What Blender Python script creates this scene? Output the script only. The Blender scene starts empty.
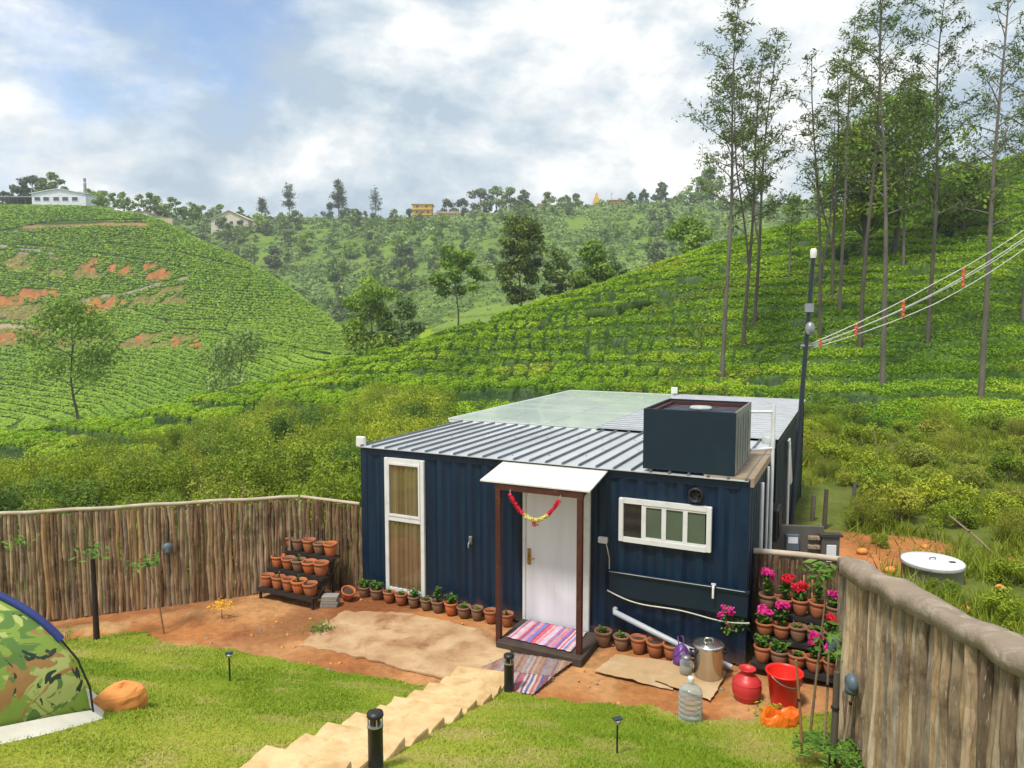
import bpy, math, random
import numpy as np
from math import sin, cos, pi, radians, sqrt, atan2, exp
from mathutils import Vector, Matrix, noise as mnoise

scene = bpy.context.scene
COL = scene.collection
random.seed(7)
RNG = np.random.default_rng(11)

# ------------------------------------------------------------------ camera
CAM_H, PITCH, FPX = 4.68, 0.0825, 720.0
cam_data = bpy.data.cameras.new('camera')
cam = bpy.data.objects.new('camera', cam_data)
COL.objects.link(cam)
cam.location = (0, 0, CAM_H)
cam.rotation_euler = (pi / 2 - PITCH, 0, 0)
cam_data.sensor_width = 36
cam_data.lens = FPX / 1024 * 36
cam_data.clip_end = 6000
scene.camera = cam

# ------------------------------------------------------------------ light
SUN_EL, SUN_AZ = radians(62), radians(218)      # azimuth measured from +Y clockwise: behind the camera, to the left
sd = (sin(SUN_AZ) * cos(SUN_EL), cos(SUN_AZ) * cos(SUN_EL), sin(SUN_EL))
sun_data = bpy.data.lights.new('sun', 'SUN')
sun_data.energy = 2.0
sun_data.angle = radians(9)
sun_data.color = (1.0, 0.95, 0.86)
sun = bpy.data.objects.new('sun', sun_data)
COL.objects.link(sun)
sun.rotation_euler = Vector(sd).to_track_quat('Z', 'Y').to_euler()
scene.view_settings.view_transform = 'Standard'
scene.view_settings.look = 'None'
scene.view_settings.exposure = 1.06
scene.view_settings.gamma = 1
scene.cycles.max_bounces = 6
scene.cycles.diffuse_bounces = 2
scene.cycles.glossy_bounces = 2
scene.cycles.transmission_bounces = 4
scene.cycles.transparent_max_bounces = 8


def mathn(nt, op, a, b=None, c=None, clamp=False):
    n = nt.nodes.new('ShaderNodeMath'); n.operation = op; n.use_clamp = clamp
    for i, q in enumerate((a, b, c)):
        if q is None: continue
        if isinstance(q, (int, float)): n.inputs[i].default_value = q
        else: nt.links.new(q, n.inputs[i])
    return n.outputs[0]


def mixc(nt, fac, a, b, mode='MIX'):
    n = nt.nodes.new('ShaderNodeMix'); n.data_type = 'RGBA'; n.blend_type = mode
    for s, q in ((n.inputs[0], fac), (n.inputs[6], a), (n.inputs[7], b)):
        if isinstance(q, (int, float)): s.default_value = q
        elif isinstance(q, (tuple, list)): s.default_value = (q[0], q[1], q[2], 1)
        else: nt.links.new(q, s)
    return n.outputs[2]


def rampn(nt, fac, stops, interp='LINEAR'):
    n = nt.nodes.new('ShaderNodeValToRGB'); n.color_ramp.interpolation = interp
    el = n.color_ramp.elements
    while len(el) < len(stops): el.new(0.5)
    for e, (p, c) in zip(el, stops):
        e.position = p
        e.color = (c, c, c, 1) if isinstance(c, (int, float)) else (c[0], c[1], c[2], 1)
    nt.links.new(fac, n.inputs[0])
    return n.outputs[0]


def noisen(nt, vec, scale, detail=4, rough=0.55, dist=0.0, w=None):
    n = nt.nodes.new('ShaderNodeTexNoise')
    n.inputs['Scale'].default_value = scale; n.inputs['Detail'].default_value = detail
    n.inputs['Roughness'].default_value = rough; n.inputs['Distortion'].default_value = dist
    if vec is not None: nt.links.new(vec, n.inputs['Vector'])
    return n.outputs[0]


def mapn(nt, vec, scale=(1, 1, 1), loc=(0, 0, 0), rot=(0, 0, 0)):
    n = nt.nodes.new('ShaderNodeMapping')
    n.inputs['Scale'].default_value = scale; n.inputs['Location'].default_value = loc
    n.inputs['Rotation'].default_value = rot
    nt.links.new(vec, n.inputs['Vector'])
    return n.outputs[0]


def ray(px, py):
    a = (px - 512) / FPX; b = -(py - 384) / FPX
    return (a, cos(PITCH) + b * sin(PITCH), -sin(PITCH) + b * cos(PITCH))


def make_world():
    w = bpy.data.worlds.new('World'); scene.world = w; w.use_nodes = True
    nt = w.node_tree; nt.nodes.clear()
    out = nt.nodes.new('ShaderNodeOutputWorld'); bg = nt.nodes.new('ShaderNodeBackground')
    nt.links.new(bg.outputs[0], out.inputs[0])
    bg.inputs[1].default_value = 0.1
    sky = nt.nodes.new('ShaderNodeTexSky'); sky.sky_type = 'NISHITA'; sky.sun_disc = False
    sky.sun_elevation = SUN_EL; sky.sun_rotation = SUN_AZ
    sky.altitude = 1800; sky.air_density = 1.0; sky.dust_density = 0.6; sky.ozone_density = 2.0
    tc = nt.nodes.new('ShaderNodeTexCoord')
    sep = nt.nodes.new('ShaderNodeSeparateXYZ'); nt.links.new(tc.outputs['Generated'], sep.inputs[0])
    v = mapn(nt, tc.outputs['Generated'], (1, 1, 1.75), SKY_OFF)
    vup = mapn(nt, tc.outputs['Generated'], (1, 1, 1.75), (SKY_OFF[0], SKY_OFF[1], SKY_OFF[2] + .085))
    big = noisen(nt, v, 2.9, 12, 0.60, 0.10)
    # clear patch of blue overhead to the left
    def blob(px, py, power):
        r = Vector(ray(px, py)).normalized()
        d = nt.nodes.new('ShaderNodeVectorMath'); d.operation = 'DOT_PRODUCT'
        nt.links.new(tc.outputs['Generated'], d.inputs[0]); d.inputs[1].default_value = r
        return mathn(nt, 'POWER', mathn(nt, 'MAXIMUM', d.outputs[1 if len(d.outputs) > 1 else 0], 0.0), power)
    hole = mathn(nt, 'ADD', mathn(nt, 'MULTIPLY', blob(110, 50, 70), 0.13), mathn(nt, 'MULTIPLY', blob(215, 55, 300), 0.09))
    cov = mathn(nt, 'SUBTRACT', mathn(nt, 'ADD', big, 0.11), hole)
    cov = mathn(nt, 'ADD', cov, mathn(nt, 'MULTIPLY', blob(700, 40, 25), 0.10))
    mask = rampn(nt, cov, [(0.30, 0.12), (0.43, 0.45), (0.50, 0.85), (0.56, 1.0)])
    # billows: sunlit tops and greyer undersides, from how the thickness of the cloud changes upwards
    b2 = noisen(nt, v, 4.6, 12, 0.60, 0.12); b2u = noisen(nt, vup, 4.6, 5, 0.5, 0.15); b3 = noisen(nt, v, 1.5, 3, 0.5, 0.0)
    rel = mathn(nt, 'MULTIPLY', mathn(nt, 'SUBTRACT', b2, b2u), 0.55)
    bsum = mathn(nt, 'ADD', mathn(nt, 'ADD', rel, mathn(nt, 'MULTIPLY', b3, 0.55)), mathn(nt, 'MULTIPLY', b2, 0.45))
    bsum = mathn(nt, 'ADD', bsum, mathn(nt, 'MULTIPLY', blob(690, 60, 40), 0.015))
    bsum = mathn(nt, 'SUBTRACT', bsum, mathn(nt, 'MULTIPLY', blob(300, 150, 90), 0.035))
    cloud = rampn(nt, bsum, [(0.38, (2.45, 3.0, 3.55)), (0.45, (3.2, 3.7, 4.1)), (0.52, (4.2, 4.45, 4.6)), (0.59, (5.4, 5.45, 5.4))])
    skyc = mixc(nt, 1.0, sky.outputs[0], SKY_TINT, 'MULTIPLY')
    nt.links.new(mixc(nt, mask, skyc, cloud), bg.inputs[0])


SKY_OFF = (1.3, 0.4, 0.2)
SKY_TINT = (1.0, 1.08, 1.12)
make_world()

# ------------------------------------------------------------------ geometry helpers


class MB:
    """collects faces, then links them as one mesh object"""
    def __init__(s): s.v = []; s.f = []; s.m = []; s.s = []

    def face(s, pts, m=0, sm=False):
        i = len(s.v); s.v += [tuple(p) for p in pts]
        s.f.append(tuple(range(i, i + len(pts)))); s.m.append(m); s.s.append(sm)

    def idx(s, verts, faces, m=0, sm=False):
        i = len(s.v); s.v += [tuple(p) for p in verts]
        for f in faces:
            s.f.append(tuple(k + i for k in f)); s.m.append(m); s.s.append(sm)

    def box(s, x0, x1, y0, y1, z0, z1, m=0, mat=None, bevel=0.0):
        if bevel > 0 and min(x1 - x0, y1 - y0, z1 - z0) > 2.5 * bevel:
            b = bevel
            V = []; 
            cs = [(x0, y0), (x1, y0), (x1, y1), (x0, y1)]
            def ring(ins, z):
                r = []
                for k, (x, y) in enumerate(cs):
                    sx = 1 if x == x0 else -1; sy = 1 if y == y0 else -1
                    a = (x + sx * (b + ins), y + sy * ins, z); c = (x + sx * ins, y + sy * (b + ins), z)
                    r += [c, a] if k % 2 == 0 else [a, c]
                return r
            R = [ring(b, z0), ring(0, z0 + b), ring(0, z1 - b), ring(b, z1)]
            for r in R: V += r
            F = []
            for k in range(3):
                for j in range(8):
                    F.append((k * 8 + j, k * 8 + (j + 1) % 8, (k + 1) * 8 + (j + 1) % 8, (k + 1) * 8 + j))
            F.append(tuple(range(7, -1, -1))); F.append(tuple(range(24, 32)))
        else:
            V = [(x0, y0, z0), (x1, y0, z0), (x1, y1, z0), (x0, y1, z0), (x0, y0, z1), (x1, y0, z1), (x1, y1, z1), (x0, y1, z1)]
            F = [(3, 2, 1, 0), (4, 5, 6, 7), (0, 1, 5, 4), (1, 2, 6, 5), (2, 3, 7, 6), (3, 0, 4, 7)]
        if mat is not None: V = [tuple(mat @ Vector(p)) for p in V]
        s.idx(V, F, m)

    def tube(s, pts, rad, n=8, m=0, cap=True, sm=True):
        pts = [Vector(p) for p in pts]
        if not isinstance(rad, (list, tuple, np.ndarray)): rad = [rad] * len(pts)
        V = []; up = None
        for i, p in enumerate(pts):
            t = (pts[min(i + 1, len(pts) - 1)] - pts[max(i - 1, 0)])
            if t.length < 1e-9: t = Vector((0, 0, 1))
            t.normalize()
            if up is None:
                up = Vector((1, 0, 0)) if abs(t.x) < .8 else Vector((0, 1, 0))
            b1 = (up - t * up.dot(t)).normalized(); b2 = t.cross(b1); up = b1
            for k in range(n):
                a = 2 * pi * k / n
                V.append(tuple(p + (b1 * cos(a) + b2 * sin(a)) * rad[i]))
        F = []
        for i in range(len(pts) - 1):
            for k in range(n):
                F.append((i * n + k, i * n + (k + 1) % n, (i + 1) * n + (k + 1) % n, (i + 1) * n + k))
        s.idx(V, F, m, sm)
        if cap:
            s.idx(V[:n], [tuple(range(n - 1, -1, -1))], m); s.idx(V[-n:], [tuple(range(n))], m)

    def lathe(s, prof, n=20, c=(0, 0, 0), m=0, sm=True, ax=None, arc=2 * pi):
        V = []
        for r, z in prof:
            for k in range(n):
                a = arc * k / n
                p = Vector((r * cos(a), r * sin(a), z))
                if ax is not None: p = ax @ p
                V.append((p.x + c[0], p.y + c[1], p.z + c[2]))
        F = []
        for i in range(len(prof) - 1):
            for k in range(n):
                F.append((i * n + k, i * n + (k + 1) % n, (i + 1) * n + (k + 1) % n, (i + 1) * n + k))
        s.idx(V, F, m, sm)
        if prof[0][0] > 1e-4: s.idx(V[:n], [tuple(range(n - 1, -1, -1))], m)
        if prof[-1][0] > 1e-4: s.idx(V[-n:], [tuple(range(n))], m)

    def ball(s, c, r, m=0, seg=8, rng=None, amp=0):
        V = []; nr = seg // 2 + 1
        for i in range(nr + 1):
            th = pi * i / nr
            for k in range(seg):
                a = 2 * pi * k / seg
                q = 1 + (rng.uniform(-amp, amp) if rng else 0)
                V.append((c[0] + r[0] * sin(th) * cos(a) * q, c[1] + r[1] * sin(th) * sin(a) * q, c[2] + r[2] * cos(th) * q))
        F = []
        for i in range(nr):
            for k in range(seg):
                F.append((i * seg + k, (i + 1) * seg + k, (i + 1) * seg + (k + 1) % seg, i * seg + (k + 1) % seg))
        s.idx(V, F, m, True)

    def prism(s, poly, z0, z1, m=0):
        n = len(poly)
        V = [(p[0], p[1], z0) for p in poly] + [(p[0], p[1], z1) for p in poly]
        F = [tuple(range(n - 1, -1, -1)), tuple(range(n, 2 * n))] + [(k, (k + 1) % n, n + (k + 1) % n, n + k) for k in range(n)]
        s.idx(V, F, m)

    def mesh(s, name, mats):
        me = bpy.data.meshes.new(name)
        me.from_pydata(s.v, [], s.f)
        for q in (mats if isinstance(mats, (list, tuple)) else [mats]): me.materials.append(q)
        me.polygons.foreach_set('material_index', s.m)
        me.polygons.foreach_set('use_smooth', s.s)
        me.update()
        return me

    def build(s, name, mats, parent=None, loc=None, rotz=None):
        return link(name, s.mesh(name, mats), parent, loc, rotz)


def link(name, me, parent=None, loc=None, rotz=None):
    o = bpy.data.objects.new(name, me); COL.objects.link(o)
    if parent is not None: o.parent = parent
    if loc is not None: o.location = loc
    if rotz is not None: o.rotation_euler = (0, 0, rotz)
    return o


def fast_mesh(name, V, Q, mats, attrs=None, smooth=False, midx=None):
    V = np.asarray(V, np.float32); Q = np.asarray(Q, np.int32); k = Q.shape[1]
    me = bpy.data.meshes.new(name)
    me.vertices.add(len(V)); me.vertices.foreach_set('co', V.ravel())
    me.loops.add(Q.size); me.loops.foreach_set('vertex_index', Q.ravel())
    me.polygons.add(len(Q)); me.polygons.foreach_set('loop_start', np.arange(0, Q.size, k, dtype=np.int32))
    me.polygons.foreach_set('loop_total', np.full(len(Q), k, np.int32))
    for q in (mats if isinstance(mats, (list, tuple)) else [mats]): me.materials.append(q)
    if midx is not None: me.polygons.foreach_set('material_index', np.asarray(midx, np.int32))
    me.polygons.foreach_set('use_smooth', np.full(len(Q), bool(smooth)))
    for an, (kind, arr) in (attrs or {}).items():
        at = me.attributes.new(an, kind, 'POINT')
        at.data.foreach_set('color' if kind == 'FLOAT_COLOR' else 'value', np.asarray(arr, np.float32).ravel())
    me.update(); me.validate()
    return me


def tag(o, label=None, cat=None, group=None, kind=None):
    if label: o['label'] = label
    if cat: o['category'] = cat
    if group: o['group'] = group
    if kind: o['kind'] = kind
    return o


def thing(name, label, cat, loc=(0, 0, 0), rotz=0.0, group=None):
    o = bpy.data.objects.new(name, None); COL.objects.link(o)
    o.empty_display_size = 0.2
    o.location = loc; o.rotation_euler = (0, 0, rotz)
    return tag(o, label, cat, group)


def copy_tree(o, parent=None):
    c = o.copy(); COL.objects.link(c)
    if parent is not None: c.parent = parent
    for ch in list(o.children): copy_tree(ch, c)
    return c


def unit(v): return v / np.maximum(np.linalg.norm(v, axis=-1, keepdims=True), 1e-9)


def cards(P, N, L, W, rng, spread=0.6, flat=0.0):
    """leaf blades (four-cornered, pointed) at P lying roughly square to N"""
    n = len(P)
    N = unit(N + rng.normal(0, spread, (n, 3)))
    t = rng.normal(0, 1, (n, 3)); t = unit(t - N * (t * N).sum(1, keepdims=True))
    b = np.cross(N, t)
    L = np.broadcast_to(np.asarray(L, float), (n,))[:, None]; W = np.broadcast_to(np.asarray(W, float), (n,))[:, None]
    V = np.empty((n, 4, 3))
    V[:, 0] = P - t * L * .5; V[:, 1] = P + b * W * .5 + N * W * .12; V[:, 2] = P + t * L * .5; V[:, 3] = P - b * W * .5 + N * W * .12
    return V.reshape(-1, 3), np.arange(4 * n).reshape(n, 4)


def vnoise(x, y, scale, seed=0, octv=3):
    """smooth value noise on a lattice, vectorised, 0..1"""
    x = np.asarray(x, float); y = np.asarray(y, float); out = np.zeros(np.broadcast(x, y).shape); amp = 1; tot = 0; f = 1 / scale
    for o in range(octv):
        u = x * f + 31.7 * o + seed * 13.13; v = y * f - 17.3 * o + seed * 7.77
        iu = np.floor(u).astype(np.int64); iv = np.floor(v).astype(np.int64)
        fu = u - iu; fv = v - iv; fu = fu * fu * (3 - 2 * fu); fv = fv * fv * (3 - 2 * fv)
        def hsh(a, b):
            q = (a * 374761393 + b * 668265263 + seed * 144269 + o * 9176) & 0xffffffff
            q = ((q ^ (q >> 13)) * 1274126177) & 0xffffffff
            return ((q ^ (q >> 16)) & 0xffff) / 65535.0
        out += amp * ((hsh(iu, iv) * (1 - fu) + hsh(iu + 1, iv) * fu) * (1 - fv) + (hsh(iu, iv + 1) * (1 - fu) + hsh(iu + 1, iv + 1) * fu) * fv)
        tot += amp; amp *= .5; f *= 2
    return out / tot


def sstep(a, b, x):
    t = np.clip((np.asarray(x, float) - a) / (b - a), 0, 1); return t * t * (3 - 2 * t)

# ------------------------------------------------------------------ lie of the land
# the hills as heights over (bearing, distance) from the terrace: fifteen surveyed bearings, eleven stations on each


def zpy(py, d, px=512):
    r = ray(px, py); return CAM_H + r[2] / r[1] * d


def Y(py): return ('p', py)


SURVEY = [
 (-420, [(38, -5), (62, Y(446)), (90, -14), (125, Y(430)), (190, Y(330)), (268, Y(207)), (305, 38), (370, 42), (430, Y(205))]),
 (0,    [(38, -4.8), (62, Y(440)), (90, -13), (120, Y(425)), (190, Y(322)), (262, Y(207)), (300, 38), (370, 42), (440, Y(208))]),
 (60,   [(38, -4.3), (61, Y(436)), (90, -13), (120, Y(423)), (190, Y(321)), (262, Y(207)), (300, 36), (370, 42), (440, Y(210))]),
 (125,  [(38, -3.6), (60, Y(427)), (90, -13), (120, Y(418)), (188, Y(320)), (258, Y(210)), (300, 30), (370, 40), (440, Y(216))]),
 (180,  [(40, -3), (63, Y(412)), (90, -12), (118, Y(408)), (178, Y(320)), (240, Y(229)), (290, 20), (360, 34), (440, Y(218))]),
 (250,  [(42, -2), (68, Y(394)), (92, -10), (116, Y(396)), (163, Y(331)), (215, Y(266)), (262, 10), (340, Y(262)), (430, Y(221))]),
 (310,  [(44, -1), (72, Y(377)), (95, -8), (113, Y(386)), (150, Y(345)), (190, Y(302)), (232, 1), (315, Y(288)), (425, Y(222))]),
 (365,  [(45, -.3), (75, Y(362)), (98, -7), (113, Y(379)), (140, Y(368)), (166, Y(356)), (205, -6), (290, Y(308)), (425, Y(222))]),
 (430,  [(45, 0), (77, Y(345)), (102, -5), (120, -7), (140, -7), (165, -5), (200, Y(335)), (290, Y(283)), (425, Y(222))]),
 (500,  [(46, .2), (80, Y(322)), (106, -3), (122, -5), (142, -5), (165, -3), (200, Y(316)), (300, Y(261)), (425, Y(216))]),
 (600,  [(45, .4), (85, Y(293)), (112, 2), (132, -2), (152, -2), (175, 2), (212, Y(298)), (310, Y(252)), (430, Y(207))]),
 (720,  [(42, .5), (90, Y(250)), (118, 8), (137, 3), (157, 3), (182, 8), (217, Y(278)), (320, Y(243)), (440, Y(209))]),
 (800,  [(36, .3), (95, Y(232)), (124, 10), (142, 6), (162, 6), (187, 10), (222, Y(270)), (325, Y(240)), (440, Y(207))]),
 (900,  [(33, .2), (100, Y(203)), (132, 16), (150, 10), (170, 10), (192, 14), (227, Y(265)), (330, Y(240)), (440, Y(207))]),
 (1024, [(32, .3), (112, Y(164)), (147, 23), (165, 18), (185, 18), (205, 20), (232, Y(260)), (330, Y(240)), (440, Y(207))]),
 (1500, [(32, .5), (122, Y(60)), (155, 40), (172, 36), (190, 34), (210, 32), (240, Y(250)), (330, Y(240)), (440, Y(207))]),
]
_px = np.array([s[0] for s in SURVEY], float)
_D = []; _Z = []
for px, L in SURVEY:
    dd = [16.0]; zz = [-0.5 if px < 330 else (0.0)]
    for d, z in L:
        dd.append(float(d)); zz.append(zpy(z[1], d, px) if isinstance(z, tuple) else z)
    dd += [620.0, 1500.0]; zz += [zz[-1] - 45, -60]
    _D.append(dd); _Z.append(zz)
_D = np.array(_D); _Z = np.array(_Z)
_fx = np.arange(-900, 1925, 8.0)
def _smooth(T):
    out = []
    ker = np.exp(-.5 * (np.arange(-10, 11) * 8 / 26.0) ** 2); ker /= ker.sum()
    for k in range(T.shape[1]):
        q = np.interp(_fx, _px, T[:, k]); q = np.convolve(np.pad(q, 10, mode='edge'), ker, 'valid'); out.append(q)
    return np.array(out).T
_FD = _smooth(_D); _FZ = _smooth(_Z); NK = _FD.shape[1]


def ctrl(px):
    px = np.clip(px, _fx[0], _fx[-1])
    return (np.stack([np.interp(px, _fx, _FD[:, k]) for k in range(NK)], -1), np.stack([np.interp(px, _fx, _FZ[:, k]) for k in range(NK)], -1))


def hill(x, y, rough=True):
    x = np.atleast_1d(np.asarray(x, float)); y = np.atleast_1d(np.asarray(y, float))
    yy = np.maximum(y, 1.0); px = 512 + FPX * x / yy
    D, Z = ctrl(px)
    h = np.diff(D, axis=1); sl = np.diff(Z, axis=1) / h
    M = np.zeros_like(D)
    a, b = sl[:, :-1], sl[:, 1:]
    same = (a * b) > 0
    M[:, 1:-1] = np.where(same, 2 * a * b / np.where(same, a + b, 1), 0)
    M[:, -1] = sl[:, -1]
    dd = np.clip(yy, D[:, 0], D[:, -1])
    k = np.clip((dd[:, None] >= D).sum(1) - 1, 0, NK - 2); r = np.arange(len(dd))
    H = h[r, k]; t = (dd - D[r, k]) / H
    t2 = t * t; t3 = t2 * t
    z = (2 * t3 - 3 * t2 + 1) * Z[r, k] + (t3 - 2 * t2 + t) * H * M[r, k] + (-2 * t3 + 3 * t2) * Z[r, k + 1] + (t3 - t2) * H * M[r, k + 1]
    if not rough: return z
    z = z + (vnoise(x, y, 22, 3, 3) - .5) * 1.6 * sstep(60, 140, y) + (vnoise(x, y, 5, 5, 2) - .5) * .3 * sstep(20, 45, y)
    return z


BX = [-14, -8.5, -5.8, -1.05, 0, 1.0, 2.1, 3.2, 4.6, 6]
BY = [9.6, 9.75, 10.5, 8.95, 8.8, 8.55, 8.2, 8.15, 8.3, 8.3]


def yb(x): return np.interp(x, BX, BY)


def fence_x(y):
    y = np.asarray(y, float)
    return np.where(y > 6.88, 3.32 + (y - 6.88) * .4475, 3.32 + (y - 6.88) * .079)


def yard(x, y):
    s = yb(x) - y
    z = .31 * (np.sqrt(s * s + .09) + s) / 2 - .03
    f = fence_x(y)
    z = z * (1 - sstep(f + .2, f + 1.3, x))
    return np.clip(z, 0, 2.95)


def T(x, y):
    x = np.atleast_1d(np.asarray(x, float)); y = np.atleast_1d(np.asarray(y, float))
    w = sstep(12.6, 17, y)
    return yard(x, y) * (1 - w) + hill(x, y) * w


def Tz(x, y): return float(T(x, y)[0])


def proj(x, y, z):
    z = z - CAM_H; c, s = cos(PITCH), sin(PITCH)
    d = y * c - z * s; u = y * s + z * c
    return 512 + x / d * FPX, 384 - u / d * FPX


def G(px, py, z=0.0):
    r = ray(px, py); t = (z - CAM_H) / r[2]; return Vector((r[0] * t, r[1] * t, z))


def GT(px, py, d0=4.0, d1=30.0):
    r = ray(px, py); ds = np.arange(d0, d1, .02)
    xs = r[0] / r[1] * ds; zs = CAM_H + r[2] / r[1] * ds
    hit = np.nonzero(zs <= T(xs, ds))[0]
    i = hit[0] if len(hit) else len(ds) - 1
    return Vector((xs[i], ds[i], float(T(xs[i], ds[i])[0])))


def hit(px, py, d0=16.0, d1=240.0):
    r = ray(px, py); ds = np.arange(d0, d1, .1); xs = r[0] / r[1] * ds; zs = CAM_H + r[2] / r[1] * ds
    k = np.nonzero(zs <= T(xs, ds))[0]; i = k[0] if len(k) else len(ds) - 1
    return Vector((xs[i], ds[i], float(T(xs[i], ds[i])[0])))


def at(px, d, lift=0.0):
    x = (px - 512) / FPX * d
    return Vector((x, d, Tz(x, d) + lift))

# ------------------------------------------------------------------ materials
def newmat(name):
    m = bpy.data.materials.new(name); m.use_nodes = True
    nt = m.node_tree
    b = nt.nodes['Principled BSDF']
    return m, nt, b


def pm(name, base, rough=.65, col2=None, scale=6.0, lo=.35, hi=.7, bump=0.0, bscale=None, metal=0.0, spec=.4, stretch=(1, 1, 1), detail=5, col3=None, scale3=1.3, lo3=.5, hi3=.7, coat=0.0):
    m, nt, b = newmat(name)
    tc = nt.nodes.new('ShaderNodeTexCoord')
    v = mapn(nt, tc.outputs['Object'], stretch)
    c2 = col2 or tuple(q * .72 for q in base)
    f = rampn(nt, noisen(nt, v, scale, detail, .6), [(lo, 0.0), (hi, 1.0)])
    col = mixc(nt, f, base, c2)
    if col3:
        f3 = rampn(nt, noisen(nt, v, scale3, 6, .65, .4), [(lo3, 0.0), (hi3, 1.0)])
        col = mixc(nt, f3, col, col3)
    nt.links.new(col, b.inputs['Base Color'])
    b.inputs['Roughness'].default_value = rough; b.inputs['Metallic'].default_value = metal
    b.inputs['Specular IOR Level'].default_value = spec
    if coat: b.inputs['Coat Weight'].default_value = coat
    if bump:
        bn = nt.nodes.new('ShaderNodeBump'); bn.inputs['Strength'].default_value = bump; bn.inputs['Distance'].default_value = .02
        nt.links.new(noisen(nt, v, bscale or scale * 4, 4, .6), bn.inputs['Height']); nt.links.new(bn.outputs[0], b.inputs['Normal'])
    return m


def leafmat(name, stops, patch=None, pscale=.25, rough=.55, transl=.25, plo=.45, phi=.62, vary=False):
    m, nt, b = newmat(name)
    at_ = nt.nodes.new('ShaderNodeAttribute'); at_.attribute_name = 'var'
    oi = nt.nodes.new('ShaderNodeObjectInfo')
    col = mixc(nt, 1.0, rampn(nt, at_.outputs['Fac'], stops), rampn(nt, oi.outputs['Random'], [(0, (.74, .80, .85)), (.5, (1, 1, 1)), (1, (1.25, 1.16, 1.0))]), 'MULTIPLY') if vary else rampn(nt, at_.outputs['Fac'], stops)
    if patch:
        g = nt.nodes.new('ShaderNodeNewGeometry')
        f = rampn(nt, noisen(nt, g.outputs['Position'], pscale, 4, .6), [(plo, 0.0), (phi, 1.0)])
        col = mixc(nt, f, col, patch, 'MULTIPLY')
    nt.links.new(col, b.inputs['Base Color'])
    b.inputs['Roughness'].default_value = rough; b.inputs['Specular IOR Level'].default_value = .25
    if transl:
        tr = nt.nodes.new('ShaderNodeBsdfTranslucent'); nt.links.new(col, tr.inputs[0])
        mx = nt.nodes.new('ShaderNodeMixShader'); mx.inputs[0].default_value = transl
        nt.links.new(b.outputs[0], mx.inputs[1]); nt.links.new(tr.outputs[0], mx.inputs[2])
        nt.links.new(mx.outputs[0], nt.nodes['Material Output'].inputs[0])
    return m


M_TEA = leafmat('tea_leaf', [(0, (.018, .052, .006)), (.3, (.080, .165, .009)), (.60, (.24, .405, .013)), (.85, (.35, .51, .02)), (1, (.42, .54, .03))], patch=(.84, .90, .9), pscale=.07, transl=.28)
M_TEABROWN = leafmat('bronze_tea_leaf', [(0, (.09, .08, .012)), (.5, (.22, .20, .02)), (1, (.36, .33, .04))], transl=.25)
M_TEAFAR = leafmat('far_tea_leaf', [(0, (.10, .20, .014)), (.4, (.22, .37, .02)), (1, (.34, .48, .035))], patch=(.75, .88, .9), pscale=.03, transl=.2)
M_GRASS = leafmat('lawn_grass', [(0, (.15, .24, .014)), (.5, (.255, .36, .026)), (.85, (.37, .42, .06)), (1, (.50, .43, .18))], transl=.3)
M_WEED = leafmat('weed_leaf', [(0, (.10, .16, .012)), (.5, (.24, .31, .022)), (.8, (.36, .39, .045)), (1, (.45, .36, .14))], patch=(.8, .75, .6), pscale=.3, transl=.25, vary=True)
M_SHRUB_A = leafmat('shrub_leaf', [(0, (.08, .14, .010)), (.5, (.23, .32, .02)), (1, (.41, .48, .035))], transl=.3, vary=True)
M_SHRUB_B = leafmat('yellow_shrub_leaf', [(0, (.11, .165, .012)), (.5, (.29, .37, .022)), (1, (.47, .50, .05))], transl=.25, vary=True)
M_SHRUB_C = leafmat('dark_shrub_leaf', [(0, (.035, .075, .012)), (.5, (.085, .165, .02)), (1, (.16, .25, .03))], transl=.3, vary=True)
M_OAK = leafmat('silver_oak_leaf', [(0, (.045, .08, .014)), (.5, (.10, .155, .022)), (1, (.19, .25, .035))], transl=.2, vary=True)
M_OAK2 = leafmat('mid_green_leaf', [(0, (.07, .14, .014)), (.5, (.16, .27, .022)), (1, (.29, .39, .035))], transl=.25, vary=True)
M_FAR_A = leafmat('far_grey_green_leaf', [(0, (.08, .145, .04)), (.5, (.165, .265, .065)), (1, (.30, .39, .12))], transl=.2, vary=True)
M_FAR_B = leafmat('far_bright_leaf', [(0, (.10, .19, .02)), (.5, (.21, .34, .035)), (1, (.35, .47, .06))], transl=.25, vary=True)
M_FAR_C = leafmat('far_dark_leaf', [(0, (.045, .08, .035)), (.5, (.085, .13, .05)), (1, (.16, .20, .07))], transl=.15, vary=True)
M_POTLEAF = leafmat('pot_plant_leaf', [(0, (.045, .110, .015)), (.5, (.085, .190, .022)), (1, (.150, .270, .035))], transl=.25)
M_MAGENTA = leafmat('magenta_petal', [(0, (.62, .012, .20)), (.5, (.82, .03, .34)), (1, (.88, .14, .48))], transl=.25)
M_REDFLOWER = leafmat('red_petal', [(0, (.65, .01, .02)), (.6, (.82, .025, .06)), (1, (.86, .10, .18))], transl=.25)
M_YELLOWFLOWER = leafmat('yellow_petal', [(0, (.75, .35, .01)), (1, (.80, .50, .02))], transl=.2)
M_WHITEPETAL = leafmat('cream_petal', [(0, (.75, .62, .10)), (1, (.80, .74, .35))], transl=.2)
M_BARK = pm('grey_bark', (.15, .135, .105), .85, (.075, .066, .052), 3, bump=.6, bscale=14, stretch=(1, 1, .25))
M_BARK2 = pm('brown_bark', (.10, .085, .064), .85, (.05, .042, .033), 3, bump=.6, bscale=14, stretch=(1, 1, .25))
M_TWIG = pm('dry_twig', (.22, .16, .09), .85, (.12, .085, .05), 8)


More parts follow.
